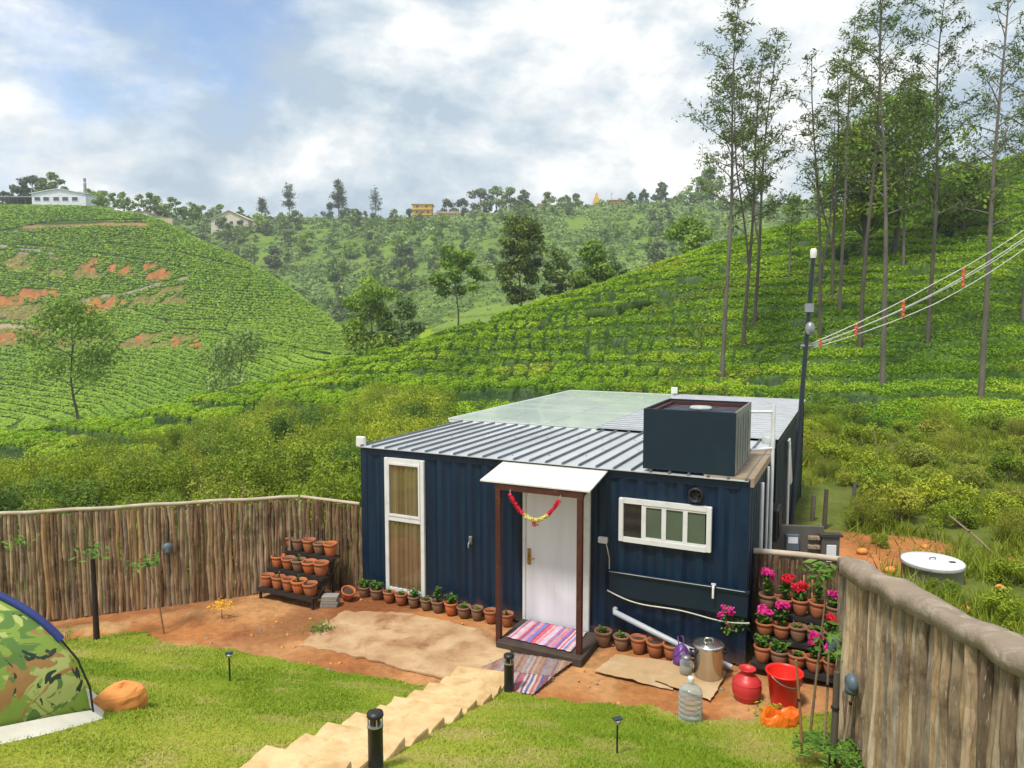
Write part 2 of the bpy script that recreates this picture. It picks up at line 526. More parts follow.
def terrain_mat():
    m, nt, b = newmat('hill_soil_and_turf')
    a = nt.nodes.new('ShaderNodeAttribute'); a.attribute_name = 'zone'
    tc = nt.nodes.new('ShaderNodeTexCoord')
    n1 = noisen(nt, tc.outputs['Object'], 1.1, 8, .68); n2 = noisen(nt, tc.outputs['Object'], 9.0, 5, .6)
    f = rampn(nt, n1, [(.3, .72), (.7, 1.22)]); f2 = rampn(nt, n2, [(.3, .80), (.7, 1.18)])
    c = mixc(nt, 1.0, a.outputs['Color'], f, 'MULTIPLY'); c = mixc(nt, 1.0, c, f2, 'MULTIPLY')
    nt.links.new(c, b.inputs['Base Color']); b.inputs['Roughness'].default_value = .95; b.inputs['Specular IOR Level'].default_value = .1
    bn = nt.nodes.new('ShaderNodeBump'); bn.inputs['Strength'].default_value = .6; bn.inputs['Distance'].default_value = .05
    nt.links.new(n2, bn.inputs['Height']); nt.links.new(bn.outputs[0], b.inputs['Normal'])
    return m


M_TERRAIN = terrain_mat()


def seg_dist(px, py, pts):
    d = np.full(px.shape, 1e9)
    for (x0, y0), (x1, y1) in zip(pts[:-1], pts[1:]):
        dx, dy = x1 - x0, y1 - y0; L = dx * dx + dy * dy
        t = np.clip(((px - x0) * dx + (py - y0) * dy) / L, 0, 1)
        d = np.minimum(d, np.hypot(px - x0 - t * dx, py - y0 - t * dy))
    return d


def inpoly(px, py, poly):
    c = np.zeros(px.shape, bool); n = len(poly)
    for i in range(n):
        x0, y0 = poly[i]; x1, y1 = poly[(i + 1) % n]
        if y0 == y1: continue
        k = ((y0 > py) != (y1 > py)) & (px < (x1 - x0) * (py - y0) / (y1 - y0) + x0)
        c ^= k
    return c


RED_CUTS = [[(76, 258), (100, 261), (130, 264), (166, 268), (174, 276), (150, 280), (120, 274), (80, 271)],
            [(-8, 292), (20, 289), (56, 291), (54, 301), (20, 304), (-8, 309)],
            [(83, 301), (126, 296), (129, 301), (95, 313), (85, 313)],
            [(172, 334), (198, 337), (201, 348), (173, 350)],
            [(136, 336), (150, 336), (149, 343), (137, 342)],
            [(-10, 333), (16, 334), (14, 345), (-10, 352)]]
SCRUB = [[(-20, 250), (30, 252), (75, 262), (110, 282), (60, 277), (-20, 264)],
         [(-20, 300), (60, 300), (110, 300), (185, 284), (205, 292), (200, 306), (140, 304), (95, 318), (40, 322), (-20, 325)],
         [(-20, 326), (55, 327), (110, 333), (200, 332), (205, 352), (60, 348), (-20, 350)]]
PATHS = [([(-10, 243), (15, 249), (36, 251), (52, 254)], 1.1, (.30, .27, .22)),
         ([(8, 232), (38, 226), (84, 224.5), (146, 225)], 2.0, (.27, .17, .075)),
         ([(78, 301), (128, 293), (165, 283), (188, 278)], 1.2, (.27, .24, .17)),
         ([(-10, 325), (32, 327)], 1.8, (.33, .25, .17))]
DARKLINES = [[(95, 250), (102, 244), (165, 251), (200, 258), (250, 271)], [(110, 239), (134, 232)], [(25, 277), (55, 285)], [(115, 305), (165, 322), (215, 321)],
             [(165, 322), (172, 330), (225, 332)], [(250, 283), (232, 318), (225, 332)], [(-10, 233), (40, 229), (8, 232)], [(40, 224), (90, 221.5), (142, 221)],
             [(15, 246), (40, 247), (75, 252), (150, 262), (185, 270), (189, 278)], [(200, 330), (260, 343), (330, 356)], [(-10, 318), (30, 322)]]


def left_hill_masks(x, y, z):
    px, py = proj(x, y, z)
    j = (vnoise(x, y, 7, 21, 4) - .5) * 16; k = (vnoise(x, y, 7, 22, 4) - .5) * 12
    on = (y > 100) & (y < 300) & (px < 420)
    red = np.zeros(px.shape, bool); scrub = np.zeros(px.shape, bool); dark = np.zeros(px.shape, bool); path = np.full(px.shape, -1)
    for p in RED_CUTS: red |= inpoly(px + j, py + k * .8, p)
    red &= vnoise(x, y, 2.6, 25, 3) > .42
    for p in SCRUB: scrub |= inpoly(px + j, py + k, p) & (vnoise(x, y, 4.0, 27, 3) > .44)
    for i, (p, w, c) in enumerate(PATHS): path[seg_dist(px, py + k * .12, p) < w] = i
    for p in DARKLINES: dark |= seg_dist(px, py + k * .15, p) < 1.0
    return on, red & on, scrub & on, dark & on, np.where(on, path, -1)


def build_terrain():
    ys = [-12.0]
    while ys[-1] < 700: ys.append(ys[-1] + max(.16, (ys[-1]) * .0085))
    ys = np.array(ys); aa = np.linspace(-1.15, 1.15, 720)
    A_, Y_ = np.meshgrid(aa, ys)
    X_ = A_ * (np.maximum(Y_, 0) + 6)
    x = X_.ravel(); y = Y_.ravel(); z = T(x, y)
    # low soil bank in front of the long fence
    fd = fence_dist(x, y); bank = np.exp(-((fd - .75) / .28) ** 2) * .30 * sstep(.25, .75, vnoise(x, y, .9, 9, 4)) * (1 - .6 * sstep(-5.2, -4.2, x)) * (x < -3.9) * (y < 13)
    z = z + bank
    z = z - .02 * ((x > -2.2) & (x < 8) & (y > 9) & (y < 25))
    n = vnoise(x, y, 2.2, 1, 4)[:, None]; n2 = vnoise(x, y, .8, 2, 3)[:, None]
    red = np.array([.28, .10, .038]); tan = np.array([.42, .25, .11]); orange = np.array([.43, .19, .065])
    c = red * (1 - n) + orange * n
    c = np.where((bank > .05)[:, None], tan * (.75 + .4 * n2), c)
    mot = sstep(.42, .66, vnoise(x, y, 1.1, 55, 4))[:, None]; c = c * (1 - .55 * mot) + np.array([.50, .29, .13]) * .55 * mot
    wet = (sstep(.36, .62, vnoise(x, y, .9, 56, 3)) * sstep(9.6, 10.6, y) * (x < -1.5))[:, None]; c = c * (1 - .6 * wet) + np.array([.17, .055, .022]) * .6 * wet
    # outside of the fences: wild turf
    out = (x > np.maximum(fence_x(y) + .15, np.where(y > 9.7, 4.7, 0))) | (y > 13.5) | ((fd < -.15) & (y > 8))
    turf = np.array([.085, .125, .020]) * (1 - n) + np.array([.16, .165, .040]) * n
    soilpatch = sstep(.52, .60, vnoise(x, y, 3.0, 12, 3)) * (x > 5.2) * (y > 9) * (y < 17.0)
    c = np.where(out[:, None], turf, c)
    c = c * (1 - soilpatch[:, None]) + np.array([.42, .17, .06]) * (.7 + .5 * n2) * soilpatch[:, None]
    # tea ground
    w = sstep(30, 38, y)[:, None]
    c = c * (1 - w) + np.array([.045, .065, .018]) * w
    # further hills
    w = sstep(98, 112, y)[:, None]
    far = np.array([.075, .135, .018]) * (1 - n) + np.array([.115, .175, .022]) * n
    c = c * (1 - w) + far * w
    on, rd, sc, dk, pa = left_hill_masks(x, y, z)
    c[on] = (np.array([.075, .13, .012]) * (.8 + .4 * n2))[on]
    c[sc] = (np.array([.17, .145, .045]) * (.6 + .8 * n2))[sc]
    c[rd] = (np.array([.31, .125, .042]) * (.6 + .8 * n2))[rd]
    for i, (_, _, pc) in enumerate(PATHS): c[pa == i] = pc
    c[dk] = (.035, .055, .018)
    mid = (y > 190) & ~on
    nn = vnoise(x, y, 26, 31, 3); nb = vnoise(x, y, 60, 33, 2)
    cm = np.array([.10, .17, .03]) * (1 - nn[:, None]) + np.array([.18, .26, .04]) * nn[:, None]
    cm = np.where(((nn > .56) & (nb > .45))[:, None], np.array([.13, .22, .03]), cm)
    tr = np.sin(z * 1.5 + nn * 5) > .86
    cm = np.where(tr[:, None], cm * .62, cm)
    px, py = proj(x, y, z)
    cm = np.where(inpoly(px, py, [(404, 320), (424, 312), (434, 335), (440, 350), (400, 350)])[:, None], np.array([.20, .30, .012]), cm)
    c[mid] = cm[mid]
    R, C = len(ys), len(aa)
    i = np.arange(R * C).reshape(R, C)
    Q = np.stack([i[:-1, :-1], i[:-1, 1:], i[1:, 1:], i[1:, :-1]], -1).reshape(-1, 4)
    me = fast_mesh('terrain', np.stack([x, y, z], 1), Q, M_TERRAIN, {'zone': ('FLOAT_COLOR', np.concatenate([c, np.ones((len(c), 1))], 1))}, True)
    return tag(link('terrain', me), kind='structure')


# the long fence runs from its corner out to the left
FC = Vector((-3.77, 12.48, 0)); FDIR = Vector((-.926, -.378, 0)).normalized(); FN = Vector((FDIR.y, -FDIR.x, 0))  # FN points into the yard
if FN.y > 0: FN = -FN


def fence_dist(x, y): return (x - FC.x) * FN.x + (y - FC.y) * FN.y


build_terrain()

# ------------------------------------------------------------------ lawn


STEP_A, STEP_B, STEP_N, STEP_W = Vector((-.40, 9.15, 0)), Vector((-1.68, 5.35, 0)), 9, .78
STEP_DIR = (STEP_B - STEP_A).normalized(); STEP_NRM = Vector((-STEP_DIR.y, STEP_DIR.x, 0))


def step_cd(x, y):
    """distance along and across the flight of steps"""
    return (x - STEP_A.x) * STEP_DIR.x + (y - STEP_A.y) * STEP_DIR.y, (x - STEP_A.x) * STEP_NRM.x + (y - STEP_A.y) * STEP_NRM.y


def lawn_mask(x, y):
    e = (vnoise(x, y, .9, 41, 3) - .5) * .55 + (vnoise(x, y, .22, 42, 2) - .5) * .22
    m = y < yb(x) - .05 + e
    u, v = step_cd(x, y)
    m &= ~((np.abs(v + (vnoise(x, y, .4, 45, 2) - .5) * .12) < STEP_W / 2 - .06) & (u > -.1))
    m &= x < fence_x(y) - .05
    m &= fence_dist(x, y) > .9
    return m


def dry(x, y): return sstep(.53, .70, vnoise(x * .8, y * 1.3, .6, 51, 4)) * .5


def lawn_mat():
    m, nt, b = newmat('lawn_turf')
    a = nt.nodes.new('ShaderNodeAttribute'); a.attribute_name = 'zone'
    tc = nt.nodes.new('ShaderNodeTexCoord')
    n2 = noisen(nt, tc.outputs['Object'], 26.0, 5, .65)
    f2 = rampn(nt, n2, [(.3, .72), (.7, 1.22)])
    c = mixc(nt, 1.0, a.outputs['Color'], f2, 'MULTIPLY')
    nt.links.new(c, b.inputs['Base Color']); b.inputs['Roughness'].default_value = .95; b.inputs['Specular IOR Level'].default_value = .1
    bn = nt.nodes.new('ShaderNodeBump'); bn.inputs['Strength'].default_value = .8; bn.inputs['Distance'].default_value = .03
    nt.links.new(n2, bn.inputs['Height']); nt.links.new(bn.outputs[0], b.inputs['Normal'])
    return m


def build_lawn():
    s = .06
    xs = np.arange(-9.0, 5.4, s); ys = np.arange(2.0, 11.2, s)
    Xg, Yg = np.meshgrid(xs, ys); Zg = T(Xg.ravel(), Yg.ravel()).reshape(Xg.shape) + .02 + .02 * vnoise(Xg, Yg, .5, 61, 2)
    xc = (Xg[:-1, :-1] + s / 2); yc = (Yg[:-1, :-1] + s / 2)
    keep = lawn_mask(xc.ravel(), yc.ravel())
    i = np.arange(Xg.size).reshape(Xg.shape)
    Q = np.stack([i[:-1, :-1], i[:-1, 1:], i[1:, 1:], i[1:, :-1]], -1).reshape(-1, 4)[keep]
    used = np.unique(Q); re = np.full(Xg.size, -1); re[used] = np.arange(len(used))
    V = np.stack([Xg.ravel(), Yg.ravel(), Zg.ravel()], 1)[used]
    x, y = V[:, 0], V[:, 1]
    n = vnoise(x, y, 1.7, 63, 3)[:, None]; d = dry(x, y)[:, None]
    n = sstep(.3, .7, n); c = np.array([.17, .25, .014]) * (1 - n) + np.array([.33, .34, .045]) * n
    c = c * (1 - d) + np.array([.36, .27, .11]) * d
    tag(link('lawn', fast_mesh('lawn', V, re[Q], lawn_mat(), {'zone': ('FLOAT_COLOR', np.concatenate([c, np.ones((len(c), 1))], 1))}, True)), kind='structure')
    rng = np.random.default_rng(5)
    N = 330000
    y = rng.uniform(3.6, 11.0, N); x = rng.uniform(-9, 5.2, N)
    k = lawn_mask(x, y) & (rng.uniform(0, 1, N) > .8 * dry(x, y)) & (np.abs(x / y) < .85)
    x, y = x[k], y[k]; n = len(x)
    z = T(x, y) + .02
    h = rng.uniform(.015, .040, n); w = rng.uniform(.006, .011, n); an = rng.uniform(0, 2 * pi, n)
    lx, ly = rng.normal(0, .022, n), rng.normal(0, .022, n)
    V = np.empty((n, 3, 3))
    V[:, 0] = np.stack([x - np.cos(an) * w, y - np.sin(an) * w, z], 1)
    V[:, 1] = np.stack([x + np.cos(an) * w, y + np.sin(an) * w, z], 1)
    V[:, 2] = np.stack([x + lx, y + ly, z + h], 1)
    var = np.clip(.05 + .45 * sstep(.3, .7, vnoise(x, y, 1.7, 63, 3)) + .35 * vnoise(x, y, .35, 71, 2) + rng.normal(0, .14, n) + .5 * dry(x, y), 0, 1)
    me = fast_mesh('grass', V.reshape(-1, 3), np.arange(3 * n).reshape(n, 3), M_GRASS, {'var': ('FLOAT', np.repeat(var, 3))})
    tag(link('grass', me), 'short bright green grass growing on the sloping lawn', 'grass', kind='stuff')


build_lawn()

# ------------------------------------------------------------------ tea


def rowcoord(x, y):
    """tea rows follow the contour of the slope"""
    s = hill(x, y, False) / 1.12 + .075 * y
    return s + (vnoise(x, y, 14, 81, 2) - .5) * .9 + (vnoise(x, y, 2.6, 82, 2) - .5) * .34


def tea_height(x, y, full=False):
    s = rowcoord(x, y)
    row = np.floor(s); p = s - row
    prof = np.clip((.5 - np.abs(p - .5) - .085) / .13, 0, 1) ** .9
    # single bushes along a row
    c = (x - .25 * y) / 1.55 + (row * 0.618 % 1.0) + (vnoise(x, y, 2.2, 83, 2) - .5) * 1.5
    q = c - np.floor(c)
    bl = np.clip((.5 - np.abs(q - .5) - .01) / .16, 0, 1) ** .6
    blob = 1 - .55 * (1 - sstep(8, 24, x))  # rows close up into hedges towards the right
    along = (1 - (1 - blob) - .0) + (1 - blob) * bl
    along = np.where(x < 16, .35 + .65 * bl, .72 + .28 * bl) if False else (.72 - .37 * (1 - sstep(8, 26, x))) + (.28 + .37 * (1 - sstep(8, 26, x))) * bl
    wb = .75 - .65 * sstep(6, 22, x); bl = 1 - (1 - bl) * wb
    along = .35 + .65 * bl
    h = .95 * prof * along * (.78 + .4 * vnoise(x, y, 1.0, 85, 2))
    miss = sstep(.70, .76, vnoise(x, y, 3.0, 86, 3))
    gully = np.abs(gully_dist(x, y))
    lim = tea_limits(512 + FPX * x / y)[0]; h = h * sstep(lim - 4, lim - .5, y)
    h = h * (1 - .9 * miss) * np.clip((gully - .7) / .6, 0, 1)
    return (np.maximum(h, 0), prof * bl) if full else np.maximum(h, 0)


def gully_dist(x, y):
    """a dark drain that crosses the field under the upper terrace"""
    px = 512 + FPX * x / y
    yy = np.interp(px, [540, 620, 700, 800, 900, 1024, 1200], [66, 66, 70, 74, 78, 84, 90])
    return np.where(px < 540, 9.0, y - yy)


def tea_limits(px):
    D, Z = ctrl(px)
    return D[:, 1] - 13 * sstep(330, 400, px) * (1 - sstep(640, 760, px)), D[:, 2]


def build_tea():
    cols = np.arange(-110, 1180, 1.7); ts = np.linspace(0, 1, 430)
    d1, d2 = tea_limits(cols)
    d1 = d1 - 4 + 3 * (vnoise(cols, cols * 0, 60, 88, 2) - .5); d2 = d2 + 9
    tt = ts ** 1.25
    Yg = d1[None, :] + (d2 - d1)[None, :] * tt[:, None]
    Xg = (cols - 512)[None, :] / FPX * Yg
    x, y = Xg.ravel(), Yg.ravel()
    z0 = T(x, y); h, pr1 = tea_height(x, y, True)
    i = np.arange(x.size).reshape(Xg.shape)
    Q = np.stack([i[:-1, :-1], i[:-1, 1:], i[1:, 1:], i[1:, :-1]], -1).reshape(-1, 4)
    hq = h[Q].max(1); Q = Q[hq > .1]
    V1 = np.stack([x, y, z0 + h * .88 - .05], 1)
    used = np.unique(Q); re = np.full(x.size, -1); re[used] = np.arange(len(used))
    V1 = V1[used]; Q1 = re[Q]; var1 = np.clip(.02 + .30 * sstep(.65, .95, pr1[used]) + RNG.normal(0, .08, len(used)), 0, 1)  # flanks darker than tops: older leaves, plus row-gap shade put into the colour
    N = 1000000
    rng = np.random.default_rng(3)
    cx = rng.uniform(-110, 1180, N); a, b = tea_limits(cx); b = b + 9; a = a - 4
    yy = a + (b - a) * rng.uniform(0, 1, N) ** 1.15; xx = (cx - 512) / FPX * yy
    h, pr = tea_height(xx, yy, True); k = ((h > .34) & (pr > .86)) | ((h > .2) & (rng.uniform(0, 1, N) < .05)); xx, yy, h, pr = xx[k], yy[k], h[k], pr[k]
    n = len(xx); e = .18
    hx = (tea_height(xx + e, yy) - h) / e; hy = (tea_height(xx, yy + e) - h) / e
    N3 = unit(np.stack([-hx * .5, -hy * .5, np.full(n, 1.0)], 1))
    P = np.stack([xx, yy, T(xx, yy) + h * rng.uniform(.88, 1.10, n)], 1)
    s = yy * .0025 * rng.uniform(.7, 1.4, n)
    brown = sstep(.62, .72, vnoise(xx, yy, 4.5, 89, 3)); V2, Q2 = cards(P, N3, s * 1.25, s * .75, rng, .45)
    big = .6 * vnoise(xx, yy, 16, 87, 3) + .4 * sstep(.25, .75, vnoise(xx, yy, 4.0, 90, 2))
    var = np.clip(np.where(pr > .86, .36, -.10) + .85 * (big - .5) + .28 + .18 * rng.uniform(0, 1, n) + rng.normal(0, .06, n), 0, 1)  # leaves off the plucked tops toned down, shade of the gaps painted in
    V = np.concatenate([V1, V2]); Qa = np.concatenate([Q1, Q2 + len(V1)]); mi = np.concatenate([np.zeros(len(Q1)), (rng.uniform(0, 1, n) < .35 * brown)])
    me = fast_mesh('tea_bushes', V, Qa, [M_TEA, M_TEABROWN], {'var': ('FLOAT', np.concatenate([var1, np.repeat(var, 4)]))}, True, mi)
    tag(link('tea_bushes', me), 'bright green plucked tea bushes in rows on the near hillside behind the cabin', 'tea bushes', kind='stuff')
    # the tea on the far left hill
    N = 330000
    cx = rng.uniform(-120, 380, N); D, Z = ctrl(cx); a = D[:, 4] - 6; b = D[:, 7] + 6
    yy = a + (b - a) * rng.uniform(0, 1, N); xx = (cx - 512) / FPX * yy; zz = T(xx, yy)
    on, rd, sc, dk, pa = left_hill_masks(xx, yy, zz)
    s = zz / .66 + (vnoise(xx, yy, 20, 91, 2) - .5) * 3 + .12 * xx; p = s - np.floor(s)
    k = ~(rd | dk | (pa >= 0)) & ((rng.uniform(0, 1, N) < .06) | ~sc) & (np.abs(p - .5) < .38)
    xx, yy, zz, p = xx[k], yy[k], zz[k], p[k]; n = len(xx)
    P = np.stack([xx, yy, zz + .25 + .7 * (.5 - np.abs(p - .5))], 1)
    s = yy * .0030 * rng.uniform(.7, 1.3, n)
    N3 = np.tile(np.array([[0, -.25, 1.0]]), (n, 1))
    V2, Q2 = cards(P, N3, s * 1.3, s * .75, rng, .35)
    var = np.clip(.15 + .5 * vnoise(xx, yy, 30, 92, 3) + .3 * rng.uniform(0, 1, n), 0, 1)
    me = fast_mesh('far_tea_bushes', V2, Q2, M_TEAFAR, {'var': ('FLOAT', np.repeat(var, 4))})
    tag(link('far_tea_bushes', me), 'contour rows of tea covering the far hill on the left', 'tea bushes', kind='stuff')


build_tea()

# ------------------------------------------------------------------ the cabin
HA = Vector((-2.62, 12.30, 0)); HYAW = -.446
HU = Vector((cos(HYAW), sin(HYAW), 0)); HN = Vector((-sin(HYAW), cos(HYAW), 0))
HL, HD, HH = 6.45, 2.44, 2.59
NB0, NB1 = 3.62, 10.9


def H(u, n, z=0.0): return HA + HU * u + HN * n + Vector((0, 0, z))


def container_paint():
    m, nt, b = newmat('navy_container_paint'); tc = nt.nodes.new('ShaderNodeTexCoord'); o = tc.outputs['Object']
    sp = nt.nodes.new('ShaderNodeSeparateXYZ'); nt.links.new(o, sp.inputs[0])
    col = mixc(nt, rampn(nt, noisen(nt, mapn(nt, o, (1, 1, .35)), 1.6, 5, .6), [(.3, 0.0), (.75, 1.0)]), (.0022, .0165, .046), (.0017, .0118, .032))
    col = mixc(nt, rampn(nt, noisen(nt, mapn(nt, o, (7, 7, .35)), 1.5, 6, .65), [(.50, 0.0), (.72, .75)]), col, (.006, .034, .066))      # chalky run-off streaks
    col = mixc(nt, rampn(nt, noisen(nt, mapn(nt, o, (16, 16, .8)), 1.2, 6, .7), [(.66, 0.0), (.74, .8)]), col, (.065, .028, .016))     # rust runs
    col = mixc(nt, rampn(nt, noisen(nt, o, 30, 4, .7), [(.68, 0.0), (.74, .6)]), col, (.05, .06, .075))                                # scuffs
    splash = mathn(nt, 'ADD', mathn(nt, 'MULTIPLY', sp.outputs[2], -2.6), mathn(nt, 'MULTIPLY', noisen(nt, o, 5, 6, .7), 1.5))
    col = mixc(nt, rampn(nt, splash, [(.05, 0.0), (.75, .55)]), col, (.16, .085, .045))                                                # mud thrown up by rain
    nt.links.new(col, b.inputs['Base Color']); b.inputs['Specular IOR Level'].default_value = .4
    nt.links.new(rampn(nt, noisen(nt, o, 6, 5, .6), [(.3, .34), (.7, .6)]), b.inputs['Roughness'])
    bn = nt.nodes.new('ShaderNodeBump'); bn.inputs['Strength'].default_value = .25; bn.inputs['Distance'].default_value = .03
    nt.links.new(noisen(nt, o, 2.6, 3, .5), bn.inputs['Height']); nt.links.new(bn.outputs[0], b.inputs['Normal']); return m


M_BLUE = container_paint()
M_BLUED = pm('dark_blue_panel_paint', (.0022, .0135, .026), .5, (.003, .017, .031), 2.2, bump=.05, bscale=30, col3=(.009, .028, .034), scale3=1.5, lo3=.6, hi3=.85)
M_ROOF = pm('pale_grey_roof_sheet', (.62, .65, .67), .34, (.46, .49, .52), .9, .35, .7, metal=.35, bump=.05, col3=(.20, .21, .22), scale3=2.4, lo3=.6, hi3=.85, stretch=(1, .3, 1))
M_ROOFRIB = pm('roof_rib', (.17, .185, .21), .45, (.12, .13, .15), 3, metal=.3)
M_RIB2 = pm('pale_roof_rib', (.22, .235, .26), .45, (.16, .17, .19), 3, metal=.3)
M_POLY = pm('green_tinted_roof_glass', (.52, .62, .57), .22, (.62, .69, .66), .8, .4, .7, spec=1.0, col3=(.80, .83, .82), scale3=.7, lo3=.52, hi3=.75, stretch=(.5, 2, 1), coat=.6)  # pale streaks are white reflections painted into the glass colour
M_WHITE = pm('white_upvc', (.66, .67, .66), .4, (.50, .51, .49), 4, .5, .8)
M_DOOR = pm('white_door_paint', (.78, .79, .85), .4, (.70, .71, .77), 5, stretch=(1, 1, .12))
M_CURTAIN = pm('brown_curtain_cloth', (.27, .165, .085), .85, (.17, .095, .048), 5, stretch=(3, 1, .05), col3=(.38, .27, .16), scale3=4, lo3=.52, hi3=.75)
M_RUST = pm('red_oxide_steel', (.085, .021, .013), .6, (.050, .016, .011), 6, bump=.15, col3=(.26, .09, .035), scale3=5, lo3=.62, hi3=.8)
M_SHEET = pm('off_white_porch_sheet', (.66, .67, .62), .4, (.54, .54, .48), 3, bump=.03)
M_BLACK = pm('black_plastic', (.012, .012, .014), .45, (.02, .02, .022), 6)
M_BRASS = pm('brass', (.55, .32, .09), .3, (.35, .2, .06), 12, metal=.9)
M_GREYPIPE = pm('grey_pvc_pipe', (.42, .45, .50), .4, (.33, .36, .40), 5)
M_WHITEPIPE = pm('white_pvc_pipe', (.70, .71, .70), .38, (.58, .59, .58), 5)
M_CABLE = pm('off_white_cable', (.58, .57, .50), .5)
M_SCREENGREEN = pm('sage_window_glass', (.075, .10, .075), .12, (.095, .125, .09), 2, spec=.6)
M_DARKGLASS = pm('dark_window_glass', (.012, .014, .016), .08, (.02, .022, .025), 2, spec=.6)
M_STEEL = pm('weathered_zinc', (.30, .31, .31), .45, (.20, .21, .21), 3, metal=.6, bump=.05)
M_TIMBER = pm('pale_timber', (.33, .25, .165), .7, (.22, .16, .10), 4, stretch=(1, 6, 6))
M_CONC = pm('concrete_block', (.30, .28, .25), .9, (.21, .195, .17), 4, bump=.4)
M_MUD = pm('dark_step_slab', (.070, .050, .038), .85, (.045, .032, .026), 5, bump=.3)


def clear_glass():
    m, nt, b = newmat('clear_pane')
    tr = nt.nodes.new('ShaderNodeBsdfTransparent'); gl = nt.nodes.new('ShaderNodeBsdfGlossy'); gl.inputs['Roughness'].default_value = .03
    tr.inputs[0].default_value = (.93, .95, .94, 1)
    mx = nt.nodes.new('ShaderNodeMixShader'); mx.inputs[0].default_value = .08; nt.links.new(tr.outputs[0], mx.inputs[1]); nt.links.new(gl.outputs[0], mx.inputs[2])
    nt.links.new(mx.outputs[0], nt.nodes['Material Output'].inputs[0]); return m


M_PANE = clear_glass()


def corrugated(mb, p0, p1, z0, z1, inward, pitch=.285, depth=.036, m=0):
    """profiled steel from p0 to p1 (crests on that line, troughs pushed inward)"""
    p0, p1 = Vector(p0), Vector(p1); L = (p1 - p0).length; d = (p1 - p0) / L; inw = Vector(inward)
    n = max(1, round(L / pitch)); w = L / n; prof = []
    for k in range(n):
        a = k * w
        prof += [(a, 0), (a + w * .27, 0), (a + w * .5, depth), (a + w * .77, depth)]
    prof.append((L, 0))
    for (a, da), (b, db) in zip(prof[:-1], prof[1:]):
        A0 = p0 + d * a + inw * da; B0 = p0 + d * b + inw * db
        mb.face([(A0.x, A0.y, z0), (B0.x, B0.y, z0), (B0.x, B0.y, z1), (A0.x, A0.y, z1)], m)


def ribbed_sheet(mb, u0, u1, n0, n1, z, pitch, m=0, mr=1, slope=0.0, along='n', h=.035, t=.012):
    mb.box(u0, u1, n0, n1, z - t, z, m)
    if along == 'n':
        k = int(round((u1 - u0) / pitch)); w = (u1 - u0) / k
        for i in range(k + 1):
            c = min(max(u0 + i * w, u0 + .03), u1 - .03)
            poly = [(c - .020, z + .001), (c - .009, z + h), (c + .009, z + h), (c + .020, z + .001)]
            V = [(a, n0 + .002, b) for a, b in poly] + [(a, n1 - .002, b) for a, b in poly]
            mb.idx(V, [(0, 1, 2, 3), (7, 6, 5, 4), (0, 4, 5, 1), (1, 5, 6, 2), (2, 6, 7, 3)], mr)
    else:
        k = int(round((n1 - n0) / pitch)); w = (n1 - n0) / k
        for i in range(k + 1):
            c = min(max(n0 + i * w, n0 + .03), n1 - .03)
            poly = [(c - .020, z + .001), (c - .009, z + h), (c + .009, z + h), (c + .020, z + .001)]
            V = [(u0 + .002, a, b) for a, b in poly] + [(u1 - .002, a, b) for a, b in poly]
            mb.idx(V, [(3, 2, 1, 0), (4, 5, 6, 7), (1, 5, 4, 0), (2, 6, 5, 1), (3, 7, 6, 2)], mr)


M_RSILT = pm('dull_translucent_plastic', (.42, .46, .44), .4)


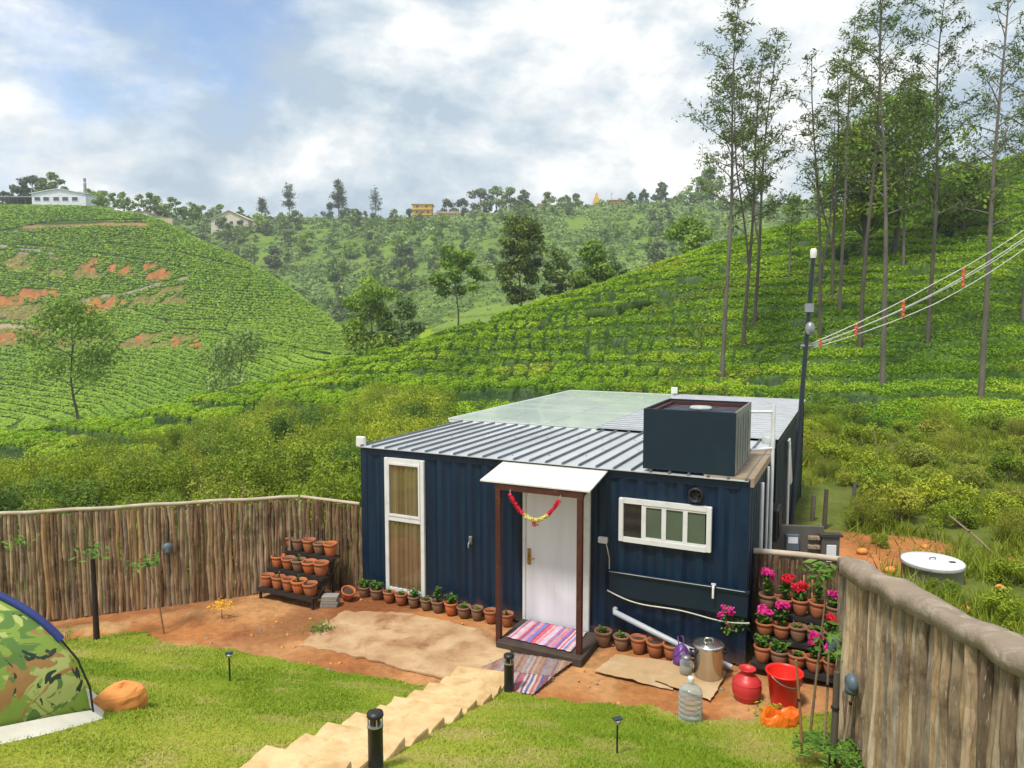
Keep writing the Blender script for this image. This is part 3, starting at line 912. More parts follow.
def build_cabin():
    c = thing('container_cabin', 'navy blue cabin made from a shipping container with a white door and pale roof', 'cabin', HA, HYAW)
    # front container walls
    w = MB()
    corrugated(w, (.13, .012, 0), (HL - .13, .012, 0), .155, 2.46, (0, 1, 0))
    corrugated(w, (HL - .012, .13, 0), (HL - .012, HD - .13, 0), .155, 2.46, (-1, 0, 0))
    corrugated(w, (.012, HD - .13, 0), (.012, .13, 0), .155, 2.46, (1, 0, 0))
    w.box(.06, HL - .06, HD - .05, HD - .03, .05, 2.5)
    w.build('front_wall', M_BLUE, c)
    fr = MB()
    for u in (0, HL - .13):
        for n in (0, HD - .13): fr.box(u, u + .13, n, n + .13, 0, HH - .03, bevel=.008)
    fr.box(.13, HL - .13, .004, .09, 2.46, HH - .035); fr.box(.13, HL - .13, .004, .09, .02, .155)
    for u in (.004, HL - .09):
        fr.box(u, u + .086, .13, HD - .13, 2.46, HH - .035); fr.box(u, u + .086, .13, HD - .13, .02, .155)
    fr.build('steel_frame', M_BLUE, c)
    # rear block
    r = MB()
    corrugated(r, (HL - .012, NB0 + .1, 0), (HL - .012, NB1, 0), .1, 2.46, (-1, 0, 0))
    corrugated(r, (.012, NB1, 0), (.012, HD, 0), .1, 2.46, (1, 0, 0))
    r.box(.05, HL - .05, NB1 - .05, NB1, .05, 2.5); r.box(HL - .9, HL - .05, NB0, NB0 + .04, .05, 2.5)
    r.box(HL - .12, HL, NB0 - .02, NB0 + .1, 0, 2.56); r.box(HL - .12, HL, NB1 - .1, NB1 + .02, 0, 2.56)
    r.box(HL - .1, HL - .004, NB0 + .1, NB1 - .1, 2.46, 2.56); r.box(HL - 1.0, HL - .95, HD - .02, NB0, .05, 2.5)
    r.build('rear_wall', M_BLUED, c)
    # roofs
    f = MB(); ribbed_sheet(f, .02, HL - .02, -.05, NB0 - .1, HH, .272, slope=0)
    for i in range(60):
        u = .15 + (HL - .4) * ((i * .6180339) % 1); n = .15 + 3.1 * ((i * .4142135) % 1)
        f.box(u, u + .02, n, n + .02, HH + .001, HH + .008, 1)
    f.build('front_roof', [M_ROOF, M_ROOFRIB], c)
    f = MB(); ribbed_sheet(f, 3.06, HL + .02, NB0 - .06, NB1 + .05, HH + .05, .30, along='u', h=.022)
    f.build('rear_roof', [M_ROOF, M_RIB2], c)
    g = MB()
    for k in range(3):
        for j in range(3):
            u0 = -.28 + k * 1.11; n0 = NB0 - .12 + j * 2.46
            g.box(u0 + .008, u0 + 1.10, n0 + .008, n0 + 2.45, HH + .03 + .004 * j, HH + .045 + .004 * j)
    gp = g.build('glass_roof', M_POLY, c)
    b = MB()
    for k in range(4):
        u = -.28 + k * 1.11; b.box(u - .02, u + .02, NB0 - .12, NB0 + 7.3, HH - .02, HH + .025)
    for j in range(4): b.box(-.28, 3.05, NB0 - .13 + j * 2.46, NB0 - .09 + j * 2.46, HH - .03, HH + .02)
    b.box(-.31, -.27, NB0 - .13, NB0 + 7.35, HH + .02, HH + .06); b.box(-.31, 3.05, NB0 + 7.3, NB0 + 7.35, HH + .02, HH + .06)
    b.build('glazing_bar', M_WHITE, gp)
    e = MB(); e.box(HL - .62, HL + .03, .02, HD, HH + .004, HH + .03); e.box(HL + .0, HL + .045, .0, HD, HH - .09, HH + .028)
    e.build('roof_edge_board', M_TIMBER, c)
    # tall curtained window
    wn = MB(); u0, u1, z0, z1 = .52, 1.31, .13, 2.44; t = .075
    wn.box(u0, u0 + t, -.045, .012, z0, z1, bevel=.008); wn.box(u1 - t, u1, -.045, .012, z0, z1, bevel=.008)
    wn.box(u0 + t, u1 - t, -.045, .012, z1 - t, z1); wn.box(u0 + t, u1 - t, -.045, .012, z0, z0 + t)
    wn.box(u0 + t, u1 - t, -.045, .012, 1.37, 1.45)
    for a, bb in ((u0 + t, 1), (u1 - t - .03, 1)):
        wn.box(a, a + .03, -.055, -.01, 1.45, z1 - t)
    wn.box(u0 + t + .03, u1 - t - .03, -.055, -.01, 1.45, 1.485); wn.box(u0 + t + .03, u1 - t - .03, -.055, -.01, z1 - t - .035, z1 - t)
    wf = wn.build('tall_window', M_WHITE, c)
    p = MB(); p.box(u0 + t, u1 - t, -.030, -.026, z0 + t, 1.37); p.box(u0 + t + .03, u1 - t - .03, -.036, -.032, 1.485, z1 - t - .035); p.build('window_pane', M_PANE, wf)
    cu = MB(); N = 60
    for za, zb in ((z0 + t, 1.37), (1.45, z1 - t)):
        V = []
        for i in range(N + 1):
            u = u0 + t + (u1 - u0 - 2 * t) * i / N; n = -.010 + .013 * sin(i * .72 + .9 * sin(i * .31))
            V += [(u, n, za), (u + .004 * sin(i), n + .004 * sin(i * .7), zb)]
        cu.idx(V, [(2 * i, 2 * i + 2, 2 * i + 3, 2 * i + 1) for i in range(N)], 0, True)
    cu.build('curtain', M_CURTAIN, wf)
    # door
    df = MB(); d0, d1 = 3.16, 4.03
    df.box(d0 - .05, d0, -.05, .012, .06, 2.20); df.box(d1, d1 + .17, -.05, .012, .06, 2.26, bevel=.01); df.box(d0, d1, -.05, .012, 2.13, 2.20)
    df.box(d1 + .05, d1 + .065, -.062, -.05, .4, 2.1)
    df.build('door_frame', M_WHITE, c)
    dl = MB(); dl.box(d0 + .004, d1 - .004, -.036, .01, .05, 2.128)
    for k in range(7):
        u = d0 + .06 + k * .115; dl.box(u, u + .075, -.0372, -.036, .12, 2.06)
    do = dl.build('door', M_DOOR, c)
    hb = MB(); hb.box(d0 + .035, d0 + .085, -.062, -.040, .98, 1.24, bevel=.006)
    hb.tube([(d0 + .06, -.06, 1.10), (d0 + .06, -.10, 1.10), (d0 + .17, -.10, 1.10)], .012, 8); hb.ball((d0 + .06, -.068, 1.20), (.02, .012, .02), seg=8); hb.ball((d0 + .06, -.068, 1.02), (.02, .012, .02), seg=8)
    hb.build('door_handle', M_BRASS, do)
    # kitchen sliding window
    wn = MB(); u0, u1, z0, z1 = 4.64, 5.96, 1.54, 2.18; t = .07
    wn.box(u0, u0 + t, -.05, .012, z0, z1, bevel=.008); wn.box(u1 - t, u1, -.05, .012, z0, z1, bevel=.008)
    wn.box(u0 + t, u1 - t, -.05, .012, z1 - t, z1); wn.box(u0 + t, u1 - t, -.05, .012, z0, z0 + t)
    wf = wn.build('kitchen_window', M_WHITE, c)
    s = MB(); xs = [u0 + .37, u0 + .66, u0 + .96, u1 - t]
    for x in xs[:-1]: s.box(x - .032, x + .032, -.042, -.004, z0 + t, z1 - t)
    s.box(xs[0] + .032, u1 - t, -.040, -.006, z0 + t, z0 + t + .03); s.box(xs[0] + .032, u1 - t, -.040, -.006, z1 - t - .03, z1 - t)
    s.build('sash', M_WHITE, wf)
    s = MB()
    for a, bb in zip(xs[:-1], xs[1:]): s.box(a + .03, bb - .02, -.022, -.016, z0 + t, z1 - t)
    s.build('sage_pane', M_SCREENGREEN, wf)
    s = MB(); s.box(u0 + t, xs[0] - .03, -.012, -.006, z0 + t, z1 - t); s.build('open_light', M_DARKGLASS, wf)
    # round fan vent
    rot = Matrix.Rotation(pi / 2, 4, 'X')
    v = MB(); v.lathe([(.105, -.03), (.105, .05), (.09, .06), (.075, .05), (.075, .005), (.02, .0), (.001, .0)], 20, (5.74, -.02, 2.33), 0, ax=rot)
    for k in range(5):
        a = k * 2 * pi / 5; v.box(-.012, .012, .015, .07, .02, .024, mat=Matrix.Translation((5.74, -.02, 2.33)) @ rot @ Matrix.Rotation(a, 4, 'Z'))
    v.build('fan_vent', M_BLACK, c)
    j = MB(); j.box(4.33, 4.47, -.05, .012, 1.47, 1.56, bevel=.008); j.box(4.38, 4.42, -.056, -.05, 1.50, 1.53)
    jb = j.build('socket_box', M_WHITE, c)
    k = MB(); k.tube([(4.45, -.02, 1.47), (4.47, -.015, 1.38), (4.50, -.015, 1.25), (4.50, -.015, 1.09)], .008, 6); k.build('cable', M_CABLE, jb)
    # shelf flap below the kitchen window and the plumbing on it
    fl = MB(); fl.box(4.51, HL + .02, -.075, -.02, .72, 1.05, bevel=.006); fl.box(4.51, HL + .03, -.095, .008, 1.05, 1.075)
    fl.build('drop_down_counter', M_BLUED, c)
    ed = MB(); ed.tube([(4.52, -.1, 1.085), (5.2, -.1, 1.085), (6.0, -.1, 1.088), (6.43, -.1, 1.085)], .007, 6); ed.build('edge_trim', M_STEEL, c)
    tp = MB(); tp.tube([(6.02, -.10, 1.10), (6.02, -.13, 1.12), (6.02, -.15, 1.09), (6.02, -.15, .95)], .016, 8); tp.box(5.99, 6.05, -.135, -.105, 1.125, 1.145); tp.tube([(6.02, -.08, 1.05), (6.02, -.11, 1.10)], .016, 8)
    tp.build('tap', M_WHITE, c)
    cb = MB(); P = []
    for i in range(25):
        t_ = i / 24; u = 4.5 + 2.0 * t_; z = .80 - .42 * t_ + .30 * t_ ** 2.2 - .03 * sin(t_ * 9); P.append((u, -.105 - .02 * sin(t_ * 6), z))
    cb.tube(P, .010, 6); cb.build('water_hose', M_CABLE, c)
    pp = MB(); pp.tube([(4.60, -.02, .50), (4.61, -.10, .49), (5.6, -.16, .20), (6.30, -.20, .05)], .042, 12); pp.build('waste_pipe', M_GREYPIPE, c)
    hk = MB(); hk.box(2.14, 2.20, -.03, .012, 1.15, 1.28, bevel=.006); hk.tube([(2.17, -.03, 1.20), (2.17, -.08, 1.18), (2.17, -.09, 1.11)], .014, 6); hk.build('wall_hook', M_STEEL, c)
    # porch
    pc = MB(); ua, ub = 2.74, 4.46
    V = [(ua + .02, .0, 2.555), (ub, .0, 2.555), (ub + .02, -.86, 2.43), (ua + .06, -.86, 2.43)]
    Vb = [(x, y, z - .02) for x, y, z in V]
    pc.idx(V + Vb, [(3, 2, 1, 0), (4, 5, 6, 7), (0, 1, 5, 4), (1, 2, 6, 5), (2, 3, 7, 6), (3, 0, 4, 7)])
    cn = pc.build('porch_roof', M_SHEET, c)
    pb = MB(); pb.box(3.03, 4.38, -.845, -.78, 2.31, 2.415)
    for u in (3.05, 4.31): pb.idx([(u, -.778, 2.325), (u + .06, -.778, 2.325), (u + .06, .0, 2.45), (u, .0, 2.45), (u, -.778, 2.405), (u + .06, -.778, 2.405), (u + .06, .0, 2.52), (u, .0, 2.52)], [(3, 2, 1, 0), (4, 5, 6, 7), (0, 1, 5, 4), (1, 2, 6, 5), (2, 3, 7, 6), (3, 0, 4, 7)])
    pb.build('porch_beam', M_RUST, cn)
    for u, n in ((3.09, -.83), (4.33, -.81)):
        q = MB(); q.box(u - .038, u + .038, n - .038, n + .038, 0, 2.315, bevel=.004)
        for z in (.75, 1.25, 1.7): q.box(u - .012, u + .012, n - .046, n - .038, z, z + .03)
        q.box(u - .08, u + .08, n - .08, n + .08, -.02, .012)
        q.build('porch_post', M_RUST, c)
    st = MB(); st.box(3.10, 4.42, -.96, -.05, -.05, .10, bevel=.012); st.build('door_step', M_MUD, c)
    # plumbing on the end wall
    def pipe(pts, r, name='water_pipe', m=M_WHITEPIPE):
        q = MB(); q.tube(pts, r, 10); q.build(name, m, c)
    pipe([(HL + .07, 2.05, .0), (HL + .07, 2.05, 2.75), (HL + .07, 2.05, 3.42)], .032)
    pipe([(HL + .07, 2.05, 3.30), (HL - .25, 1.9, 3.30), (HL - .45, 1.75, 3.28), (HL - .62, 1.7, 3.27)], .022)
    pipe([(HL + .07, 2.05, 2.72), (HL - .1, 1.85, 2.72), (HL - .22, 1.7, 2.72)], .022)
    pipe([(HL + .06, .85, .1), (HL + .06, .85, 2.4)], .030)
    pipe([(HL + .06, 1.55, .1), (HL + .06, 1.6, 2.5)], .022)
    pipe([(HL + .06, 5.5, .05), (HL + .06, 5.5, 2.3)], .030)
    q = MB()
    for k in range(3): q.tube([(HL + .05, 5.4 + .12 * k, 2.35), (HL + .05, 6.2 + .14 * k, 1.3)], .022, 8)
    q.build('diagonal_brace', M_WHITE, c)
    q = MB(); q.box(HL - .5, HL + .12, 2.75, 3.3, 1.0, 1.55, bevel=.02); q.box(HL - .4, HL + .14, 2.8, 3.25, 1.05, 1.5); q.build('condenser_box', M_BLACK, c)
    q = MB(); q.lathe([(.001, 0), (.10, 0), (.115, .03), (.115, .20), (.08, .25), (.001, .26)], 16, (HL - .12, 3.3, HH - .10)); q.build('plastic_drum', M_RSILT, c)
    return c


build_cabin()


M_DECK = pm('dark_ribbed_deck', (.045, .05, .075), .4, (.10, .11, .15), 6)


def build_tank():
    """open topped steel box standing at the front corner of the roof"""
    L0, L1, d, h = 4.97, 6.24, 1.55, .86
    t = thing('tank_enclosure', 'dark navy open topped steel box on the front right corner of the cabin roof', 'tank box', H(L0, .02, HH + .04), HYAW)
    w = L1 - L0; k = .03
    q = MB(); q.box(0, w, 0, k, 0, h); q.build('front_panel', M_BLUED, t)
    q = MB(); q.box(0, w, d - k, d, 0, h); q.build('back_panel', M_BLUED, t)
    q = MB(); q.box(0, k, k, d - k, 0, h); q.build('left_panel', M_BLUED, t)
    q = MB(); q.box(w - k, w, k, d - k, 0, h)
    for i in range(5): q.box(w, w + .012, .2 + i * .25, .24 + i * .25, .04, h - .08)
    q.build('right_panel', M_STEEL, t)
    q = MB(); q.box(k, w - k, d - .09, d - k - .002, h - .19, h - .03); q.box(k + .002, k + .06, k, d - .1, h - .14, h - .04); q.box(w - .09, w - k - .002, k, d - .1, h - .14, h - .04)
    q.build('inner_frame', M_RUST, t)
    q = MB(); q.box(k, w - k, k, d - k, .0, h - .13)
    for i in range(8): q.box(k + .01, w - k - .01, .1 + i * .175, .16 + i * .175, h - .13, h - .08)
    q.build('inner_deck', M_DECK, t)
    for i, (x, y, s) in enumerate(((.35, .7, .2), (.7, 1.05, .16), (.85, .55, .12))):
        pass
    q = MB(); q.lathe([(.001, h - .078), (.16, h - .078), (.17, h - .06), (.15, h - .035), (.001, h - .028)], 18, (.62, .95, 0)); q.build('loose_lid', M_RSILT, t)


build_tank()


def floodlight(loc, rz, label, up=.3):
    t = thing('flood_light', label, 'flood light', loc, rz, 'small white flood lights')
    q = MB(); q.box(-.02, .02, -.02, .02, 0, up); q.build('bracket', M_STEEL, t)
    q = MB(); q.box(-.09, .09, -.045, .02, up - .02, up + .17, bevel=.012)
    for k in range(5): q.box(-.08, .08, .02, .035, up + .0 + k * .034, up + .012 + k * .034)
    b = q.build('lamp_body', M_WHITE, t)
    q = MB(); q.box(-.075, .075, -.05, -.0455, up, up + .15); q.build('lamp_glass', pm_lens, b)


pm_lens = pm('frosted_lens', (.68, .68, .60), .25, (.6, .6, .52), 9)
floodlight(H(-.02, .06, HH - .03), HYAW, 'white flood light on the front left corner of the cabin roof', .02)
floodlight(H(2.95, NB1 - .1, HH + .05), HYAW + .5, 'white flood light on the far edge of the roof between glass and metal', .06)

# ------------------------------------------------------------------ fences of upright poles
M_POLE = None


def pole_mat():
    m, nt, b = newmat('split_pole_wood')
    a = nt.nodes.new('ShaderNodeAttribute'); a.attribute_name = 'zone'
    tc = nt.nodes.new('ShaderNodeTexCoord')
    v = mapn(nt, tc.outputs['Object'], (9, 9, 1.3))
    n1 = noisen(nt, v, 3.0, 7, .7, .6); n2 = noisen(nt, tc.outputs['Object'], 2.3, 5, .65)
    c = mixc(nt, 1.0, a.outputs['Color'], rampn(nt, n1, [(.3, .55), (.52, 1.0), (.75, 1.35)]), 'MULTIPLY')
    c = mixc(nt, rampn(nt, n2, [(.48, 0.0), (.70, .75)]), c, (.045, .030, .020))
    c = mixc(nt, rampn(nt, noisen(nt, v, 7, 3, .5), [(.62, 0.0), (.70, .7)]), c, (.50, .42, .30))
    nt.links.new(c, b.inputs['Base Color']); b.inputs['Roughness'].default_value = .85; b.inputs['Specular IOR Level'].default_value = .2
    bn = nt.nodes.new('ShaderNodeBump'); bn.inputs['Strength'].default_value = .6; bn.inputs['Distance'].default_value = .02
    nt.links.new(n1, bn.inputs['Height']); nt.links.new(bn.outputs[0], b.inputs['Normal'])
    return m


M_POLE = pole_mat()
M_RAIL = pm('bleached_rail_wood', (.50, .43, .34), .8, (.36, .29, .21), 5, stretch=(1, 1, 1), bump=.2)
M_SACK = pm('grey_brown_matting', (.28, .22, .16), .95, (.20, .155, .11), 3.0, .35, .7, bump=.6, bscale=22, col3=(.37, .31, .235), scale3=4.5, lo3=.5, hi3=.68, stretch=(1, 1, 1), detail=8)


def pole_panel(name, parent, p0, p1, zb, zt, seed, dia=.085, tones=None, origin=(0, 0, 0), lean=.012):
    rng = np.random.default_rng(seed); p0, p1 = Vector(p0), Vector(p1); L = (p1 - p0).length; d = (p1 - p0) / L; nrm = Vector((-d.y, d.x, 0))
    V = []; Q = []; Cc = []; s = 0.0; nv = 0; NS = 8
    tones = tones or [(.34, .235, .14), (.27, .175, .10), (.42, .31, .19), (.18, .11, .065), (.32, .24, .16), (.22, .14, .085), (.37, .235, .12), (.30, .22, .15)]
    while s < L:
        r = dia / 2 * rng.uniform(.68, 1.2); c = p0 + d * (s + r) + nrm * rng.normal(0, .008)
        b = zb(c.x, c.y) + rng.uniform(-.03, .04); t = zt(c.x, c.y) + rng.uniform(-.05, .012)
        le = d * rng.normal(0, lean) + nrm * rng.normal(0, lean)
        tone = np.array(tones[rng.integers(len(tones))]) * rng.uniform(.72, 1.2)
        nz = 6; bend = rng.normal(0, .009, (nz + 1, 2))
        for k in range(nz + 1):
            f = k / nz; rr = r * (1.06 - .16 * f) * (1 + rng.normal(0, .03))
            for a in range(NS):
                an = 2 * pi * a / NS
                q = c + le * f + d * (rr * cos(an) + bend[k, 0]) + nrm * (rr * sin(an) + bend[k, 1])
                V.append((q.x - origin[0], q.y - origin[1], b + (t - b) * f - origin[2])); Cc.append((*tone, 1))
        for k in range(nz):
            for a in range(NS):
                Q.append((nv + k * NS + a, nv + k * NS + (a + 1) % NS, nv + (k + 1) * NS + (a + 1) % NS, nv + (k + 1) * NS + a))
        e = nv + nz * NS
        Q += [(e, e + 1, e + 2, e + 3), (e + 3, e + 4, e + 7, e), (e + 4, e + 5, e + 6, e + 7)]
        nv += (nz + 1) * NS; s += 2 * r * .84
    me = fast_mesh(name, V, Q, M_POLE, {'zone': ('FLOAT_COLOR', Cc)}, False)
    return link(name, me, parent)


RC = Vector((4.60, 9.74, 0)); RK = Vector((3.32, 6.88, 0)); RE = Vector((2.98, 2.6, 0))


def build_fences():
    # long fence on the left
    a = FC; b = FC + FDIR * 7.2
    ztop = lambda x, y: 1.63 + .030 * (Vector((x, y, 0)) - FC).length + .004 * sin(x * 2.1)
    t = thing('pole_fence', 'long brown fence of upright split poles with a pale top rail on the left', 'fence', FC)
    o = tuple(FC)
    pole_panel('pole_panel', t, b, a, lambda x, y: -.02 - .03 * (x + 3.8) * -1 + .06 * vnoise(x, y, .5, 3, 1).item() if False else -.03 + .07 * float(vnoise([x], [y], .5, 3, 1)[0]), ztop, 1, .066, origin=o, lean=.006)
    r = MB(); P = []
    for i in range(26):
        q = a + (b - a) * (i / 25); P.append((q.x - o[0], q.y - o[1], ztop(q.x, q.y) + .03 + .008 * sin(i * 1.7)))
    r.tube(P, .032, 6); r.build('top_rail', M_RAIL, t)
    for i in range(5):
        r = MB(); q = a + (b - a) * (.06 + .23 * i) - FN * .12; r.tube([(q.x - o[0], q.y - o[1], -.3), (q.x - o[0], q.y - o[1], 1.5)], .05, 8); r.build('fence_post', M_BARK2, t)
    # short return to the cabin
    a2, b2 = FC + Vector((.05, -.01, 0)), H(-.06, .03)
    t = thing('pole_fence', 'short corner fence of dark thin poles joining the long fence to the cabin', 'fence', a2); o = tuple(a2)
    zt2 = lambda x, y: 1.63 - .10 * (x - a2.x) / max(.1, b2.x - a2.x)
    pole_panel('pole_panel', t, a2, b2, lambda x, y: -.02, zt2, 2, .075, [(.20, .125, .07), (.14, .085, .05), (.25, .165, .095)], o)
    r = MB(); r.tube([(0, 0, zt2(a2.x, 0) + .03), (b2.x - o[0], b2.y - o[1], zt2(b2.x, 0) + .03)], .03, 6); r.build('top_rail', M_RAIL, t)
    # low fence behind the flower rack
    a3, b3 = Vector((3.48, 10.14, 0)), RC
    t = thing('pole_fence', 'low dark pole fence behind the flower rack beside the cabin', 'fence', a3); o = tuple(a3)
    pole_panel('pole_panel', t, a3, b3, lambda x, y: -.02, lambda x, y: 1.39, 3, .082, [(.17, .10, .06), (.12, .07, .045), (.22, .14, .085)], o)
    r = MB(); r.tube([(0, 0, 1.43), ((b3.x - o[0]) * .5, (b3.y - o[1]) * .5, 1.44), (b3.x - o[0], b3.y - o[1], 1.43)], .045, 8); r.build('top_rail', M_RAIL, t)
    # the jog of the same fence from the corner, then the near run with its matting cap
    t = thing('pole_fence', 'tan pole fence on the right capped with grey brown matting', 'fence', RC); o = tuple(RC)
    tn = [(.44, .34, .22), (.37, .27, .17), (.30, .225, .15), (.47, .38, .26), (.23, .165, .11), (.42, .29, .16), (.34, .28, .21)]
    zt4 = lambda x, y: float(np.interp(y, [2.6, 4.2, 6.88, 9.74], [2.92, 2.68, 2.36, 1.43]))
    zb4 = lambda x, y: max(-.03, float(np.interp(y, [2.6, 6.88, 8.4, 9.74], [1.6, .35, -.02, -.03])))
    pole_panel('pole_panel', t, RC + Vector((-.02, -.05, 0)), RK, zb4, zt4, 6, .12, tn, o, .012)
    pole_panel('pole_panel', t, RK, RE, zb4, zt4, 4, .098, tn, o, .012)
    prof = [(-.070, -.085), (-.072, -.02), (-.068, .010), (-.02, .014), (.05, .010), (.12, .0), (.165, -.012), (.17, -.08)]
    P = [RC + (RK - RC) * (i / 40) for i in range(40)] + [RK + (RE - RK) * (i / 80) for i in range(81)]
    V = []; F = []; K = len(prof); S = 0.0
    for i, q in enumerate(P):
        d = (P[min(i + 1, len(P) - 1)] - P[max(i - 1, 0)]).normalized(); nrm = Vector((-d.y, d.x, 0))
        if nrm.x < 0: nrm = -nrm
        if i: S += (q - P[i - 1]).length
        w1 = float(vnoise([S], [0], .55, 5, 2)[0]) - .5; w2 = float(vnoise([S], [4], .3, 6, 2)[0]) - .5
        for k, (pn, pz) in enumerate(prof):
            pz = pz + (w1 * .09 if k == 0 else w2 * .05) + .012 * sin(S * 5 + k) - (.03 * max(0, sin(S * 7.3 + 2 * sin(S * 1.7))) ** 3 if k < 3 else 0)
            if 5.35 < S < 5.42 or 3.05 < S < 3.10: pz -= .02
            p = q + nrm * (pn + w1 * (.05 if k < 2 else .02) + w2 * .02); V.append((p.x - o[0], p.y - o[1], zt4(q.x, q.y) + pz))
    for i in range(len(P) - 1):
        for k in range(K - 1): F.append((i * K + k, i * K + k + 1, (i + 1) * K + k + 1, (i + 1) * K + k))
    ob = link('matting_cap', fast_mesh('matting_cap', V, F, M_SACK, None, True), t)
    so = ob.modifiers.new('thickness', 'SOLIDIFY'); so.thickness = .018


build_fences()

# ------------------------------------------------------------------ trees and shrubs
def limb_tree(seed, Ht, lean=(0, 0), crown0=.42, spread=.16, nb=26, trunk_r=.16, leaf=.26, nleaf=3400, up=.55, fork=0, dens_top=1.0, droop=.1, bare=0.0):
    """tapered trunk with limbs and twigs, leaves in sprays on the outer half of the limbs"""
    rng = np.random.default_rng(seed); mb = MB()
    n = 14; pts = []; ph = rng.uniform(0, 6, 2); wob = Ht * .006
    for i in range(n + 1):
        f = i / n
        pts.append(Vector((lean[0] * Ht * f ** 1.3 + wob * sin(f * 7 + ph[0]) * f * 1.6, lean[1] * Ht * f ** 1.3 + wob * sin(f * 6 + ph[1]) * f * 1.6, Ht * f - .3 * (i == 0))))
    rad = [trunk_r * (1.25 if i == 0 else 1) * (1 - .92 * (i / n)) + .012 for i in range(n + 1)]
    mb.tube(pts, rad, 8)
    stems = [(pts, rad, crown0)]
    for k in range(fork):
        f0 = rng.uniform(.22, .36); i0 = int(f0 * n); az = rng.uniform(0, 2 * pi); off = Ht * rng.uniform(.05, .10)
        q = []; base = pts[i0]; hh = Ht * rng.uniform(.74, .95) - base.z
        for i in range(11):
            f = i / 10; o_ = off * min(1, f * 2.2) * (1 + .4 * f)
            q.append(base + Vector((cos(az) * o_ + wob * sin(5 * f + k), sin(az) * o_ + wob * sin(4 * f), hh * f)))
        rr = [rad[i0] * .62 * (1 - .9 * i / 10) + .01 for i in range(11)]
        mb.tube(q, rr, 7); stems.append((q, rr, max(.1, (crown0 - f0) / (1 - f0))))
    LP = []; LN = []
    for si, (P, R, c0) in enumerate(stems):
        m = len(P) - 1
        for b in range(nb if si == 0 else int(nb * .7)):
            f = c0 + (1 - c0) * ((b + rng.uniform(0, 1)) / nb) ** .85 if si == 0 else c0 + (1 - c0) * rng.uniform(0, 1)
            f = min(f, .985); i = min(int(f * m), m - 1); s = P[i].lerp(P[i + 1], f * m - i)
            g = (f - c0) / (1 - c0)
            L = Ht * spread * (.45 + 1.0 * sin(pi * min(1, .18 + .82 * g)) ** .8) * rng.uniform(.55, 1.2) * (1 - .45 * g)
            az = b * 2.39996 + rng.uniform(-.5, .5); el = up * rng.uniform(.55, 1.35) + .25 * g
            d = Vector((cos(az) * cos(el), sin(az) * cos(el), sin(el)))
            Q = []; k_ = 6
            for j in range(k_ + 1):
                t = j / k_
                Q.append(s + d * (L * t) + Vector((0, 0, -droop * L * t * t)) + Vector(rng.normal(0, .02 * L, 3)) * t)
            r0 = max(.012, R[i] * .42)
            mb.tube(Q, [r0 * (1 - .85 * j / k_) + .005 for j in range(k_ + 1)], 5, cap=False)
            nt_ = max(5, int(L * 4.5))
            for t_i in range(nt_):
                t = rng.uniform(.28, 1.0); j = min(int(t * k_), k_ - 1); a = Q[j].lerp(Q[j + 1], t * k_ - j)
                dd = (d + Vector(rng.normal(0, .65, 3))).normalized(); l2 = L * rng.uniform(.14, .42)
                e_ = a + dd * l2
                mb.tube([a, a.lerp(e_, .5) + Vector((0, 0, .02 * L)), e_], [r0 * .25 + .004, r0 * .16 + .003, .003], 4, cap=False)
                if rng.uniform() < bare: continue
                LP.append((a, e_)); 
    per = max(2, int(nleaf / max(1, len(LP))))
    P = []; N = []
    for a, e_ in LP:
        m = int(per * rng.uniform(.4, 1.7)) + 1
        t = rng.uniform(.25, 1.15, m)[:, None]
        A = np.array(a)[None] * (1 - t) + np.array(e_)[None] * t + rng.normal(0, leaf * .8, (m, 3)) * np.array([1, 1, .55])
        P.append(A); N.append(np.tile([[0, 0, 1.0]], (m, 1)) + rng.normal(0, .5, (m, 3)))
    P = np.concatenate(P); N = np.concatenate(N); n = len(P)
    s = leaf * rng.uniform(.6, 1.35, n)
    V, Q = cards(P, N, s * 1.35, s * .36, rng, .5)
    var = np.clip(.5 * rng.uniform(0, 1, n) + .5 * vnoise(P[:, 0] + 50, P[:, 2], 1.8, seed % 97, 2), 0, 1)
    return mb, V, Q, np.repeat(var, 4)


def plant_tree(name, label, cat, loc, data, leafm, bark=None, group=None, rotz=0.0):
    t = thing(name, label, cat, loc, rotz, group)
    mb, V, Q, var = data
    mb.build('trunk', bark or M_BARK, t)
    link('crown', fast_mesh('crown', V, Q, leafm, {'var': ('FLOAT', var)}), t)
    return t


def blob_leaves(rng, clumps, n, leaf, aspect=.6, spread=.55, surf=.75):
    """leaves on the skin of many overlapping clumps: clumps = [(centre, radii)]"""
    P = []; N = []; w = np.array([c[1][0] * c[1][1] + c[1][0] * c[1][2] for c in clumps]); w = w / w.sum(); tone = []
    for (c, r), k in zip(clumps, rng.multinomial(n, w)):
        u = unit(rng.normal(0, 1, (k, 3))); q = rng.uniform(surf, 1.06, (k, 1))
        P.append(np.array(c) + u * np.array(r) * q); N.append(u + np.array([0, 0, .35])); tone.append(np.full(k, rng.uniform(-.22, .22)))
    P = np.concatenate(P); N = np.concatenate(N); tone = np.concatenate(tone)
    s = leaf * rng.uniform(.6, 1.4, len(P))
    V, Q = cards(P, N, s * 1.2, s * 1.2 * aspect, rng, spread)
    var = np.clip(.5 + tone + rng.normal(0, .16, len(P)), 0, 1)
    return V, Q, np.repeat(var, 4), var


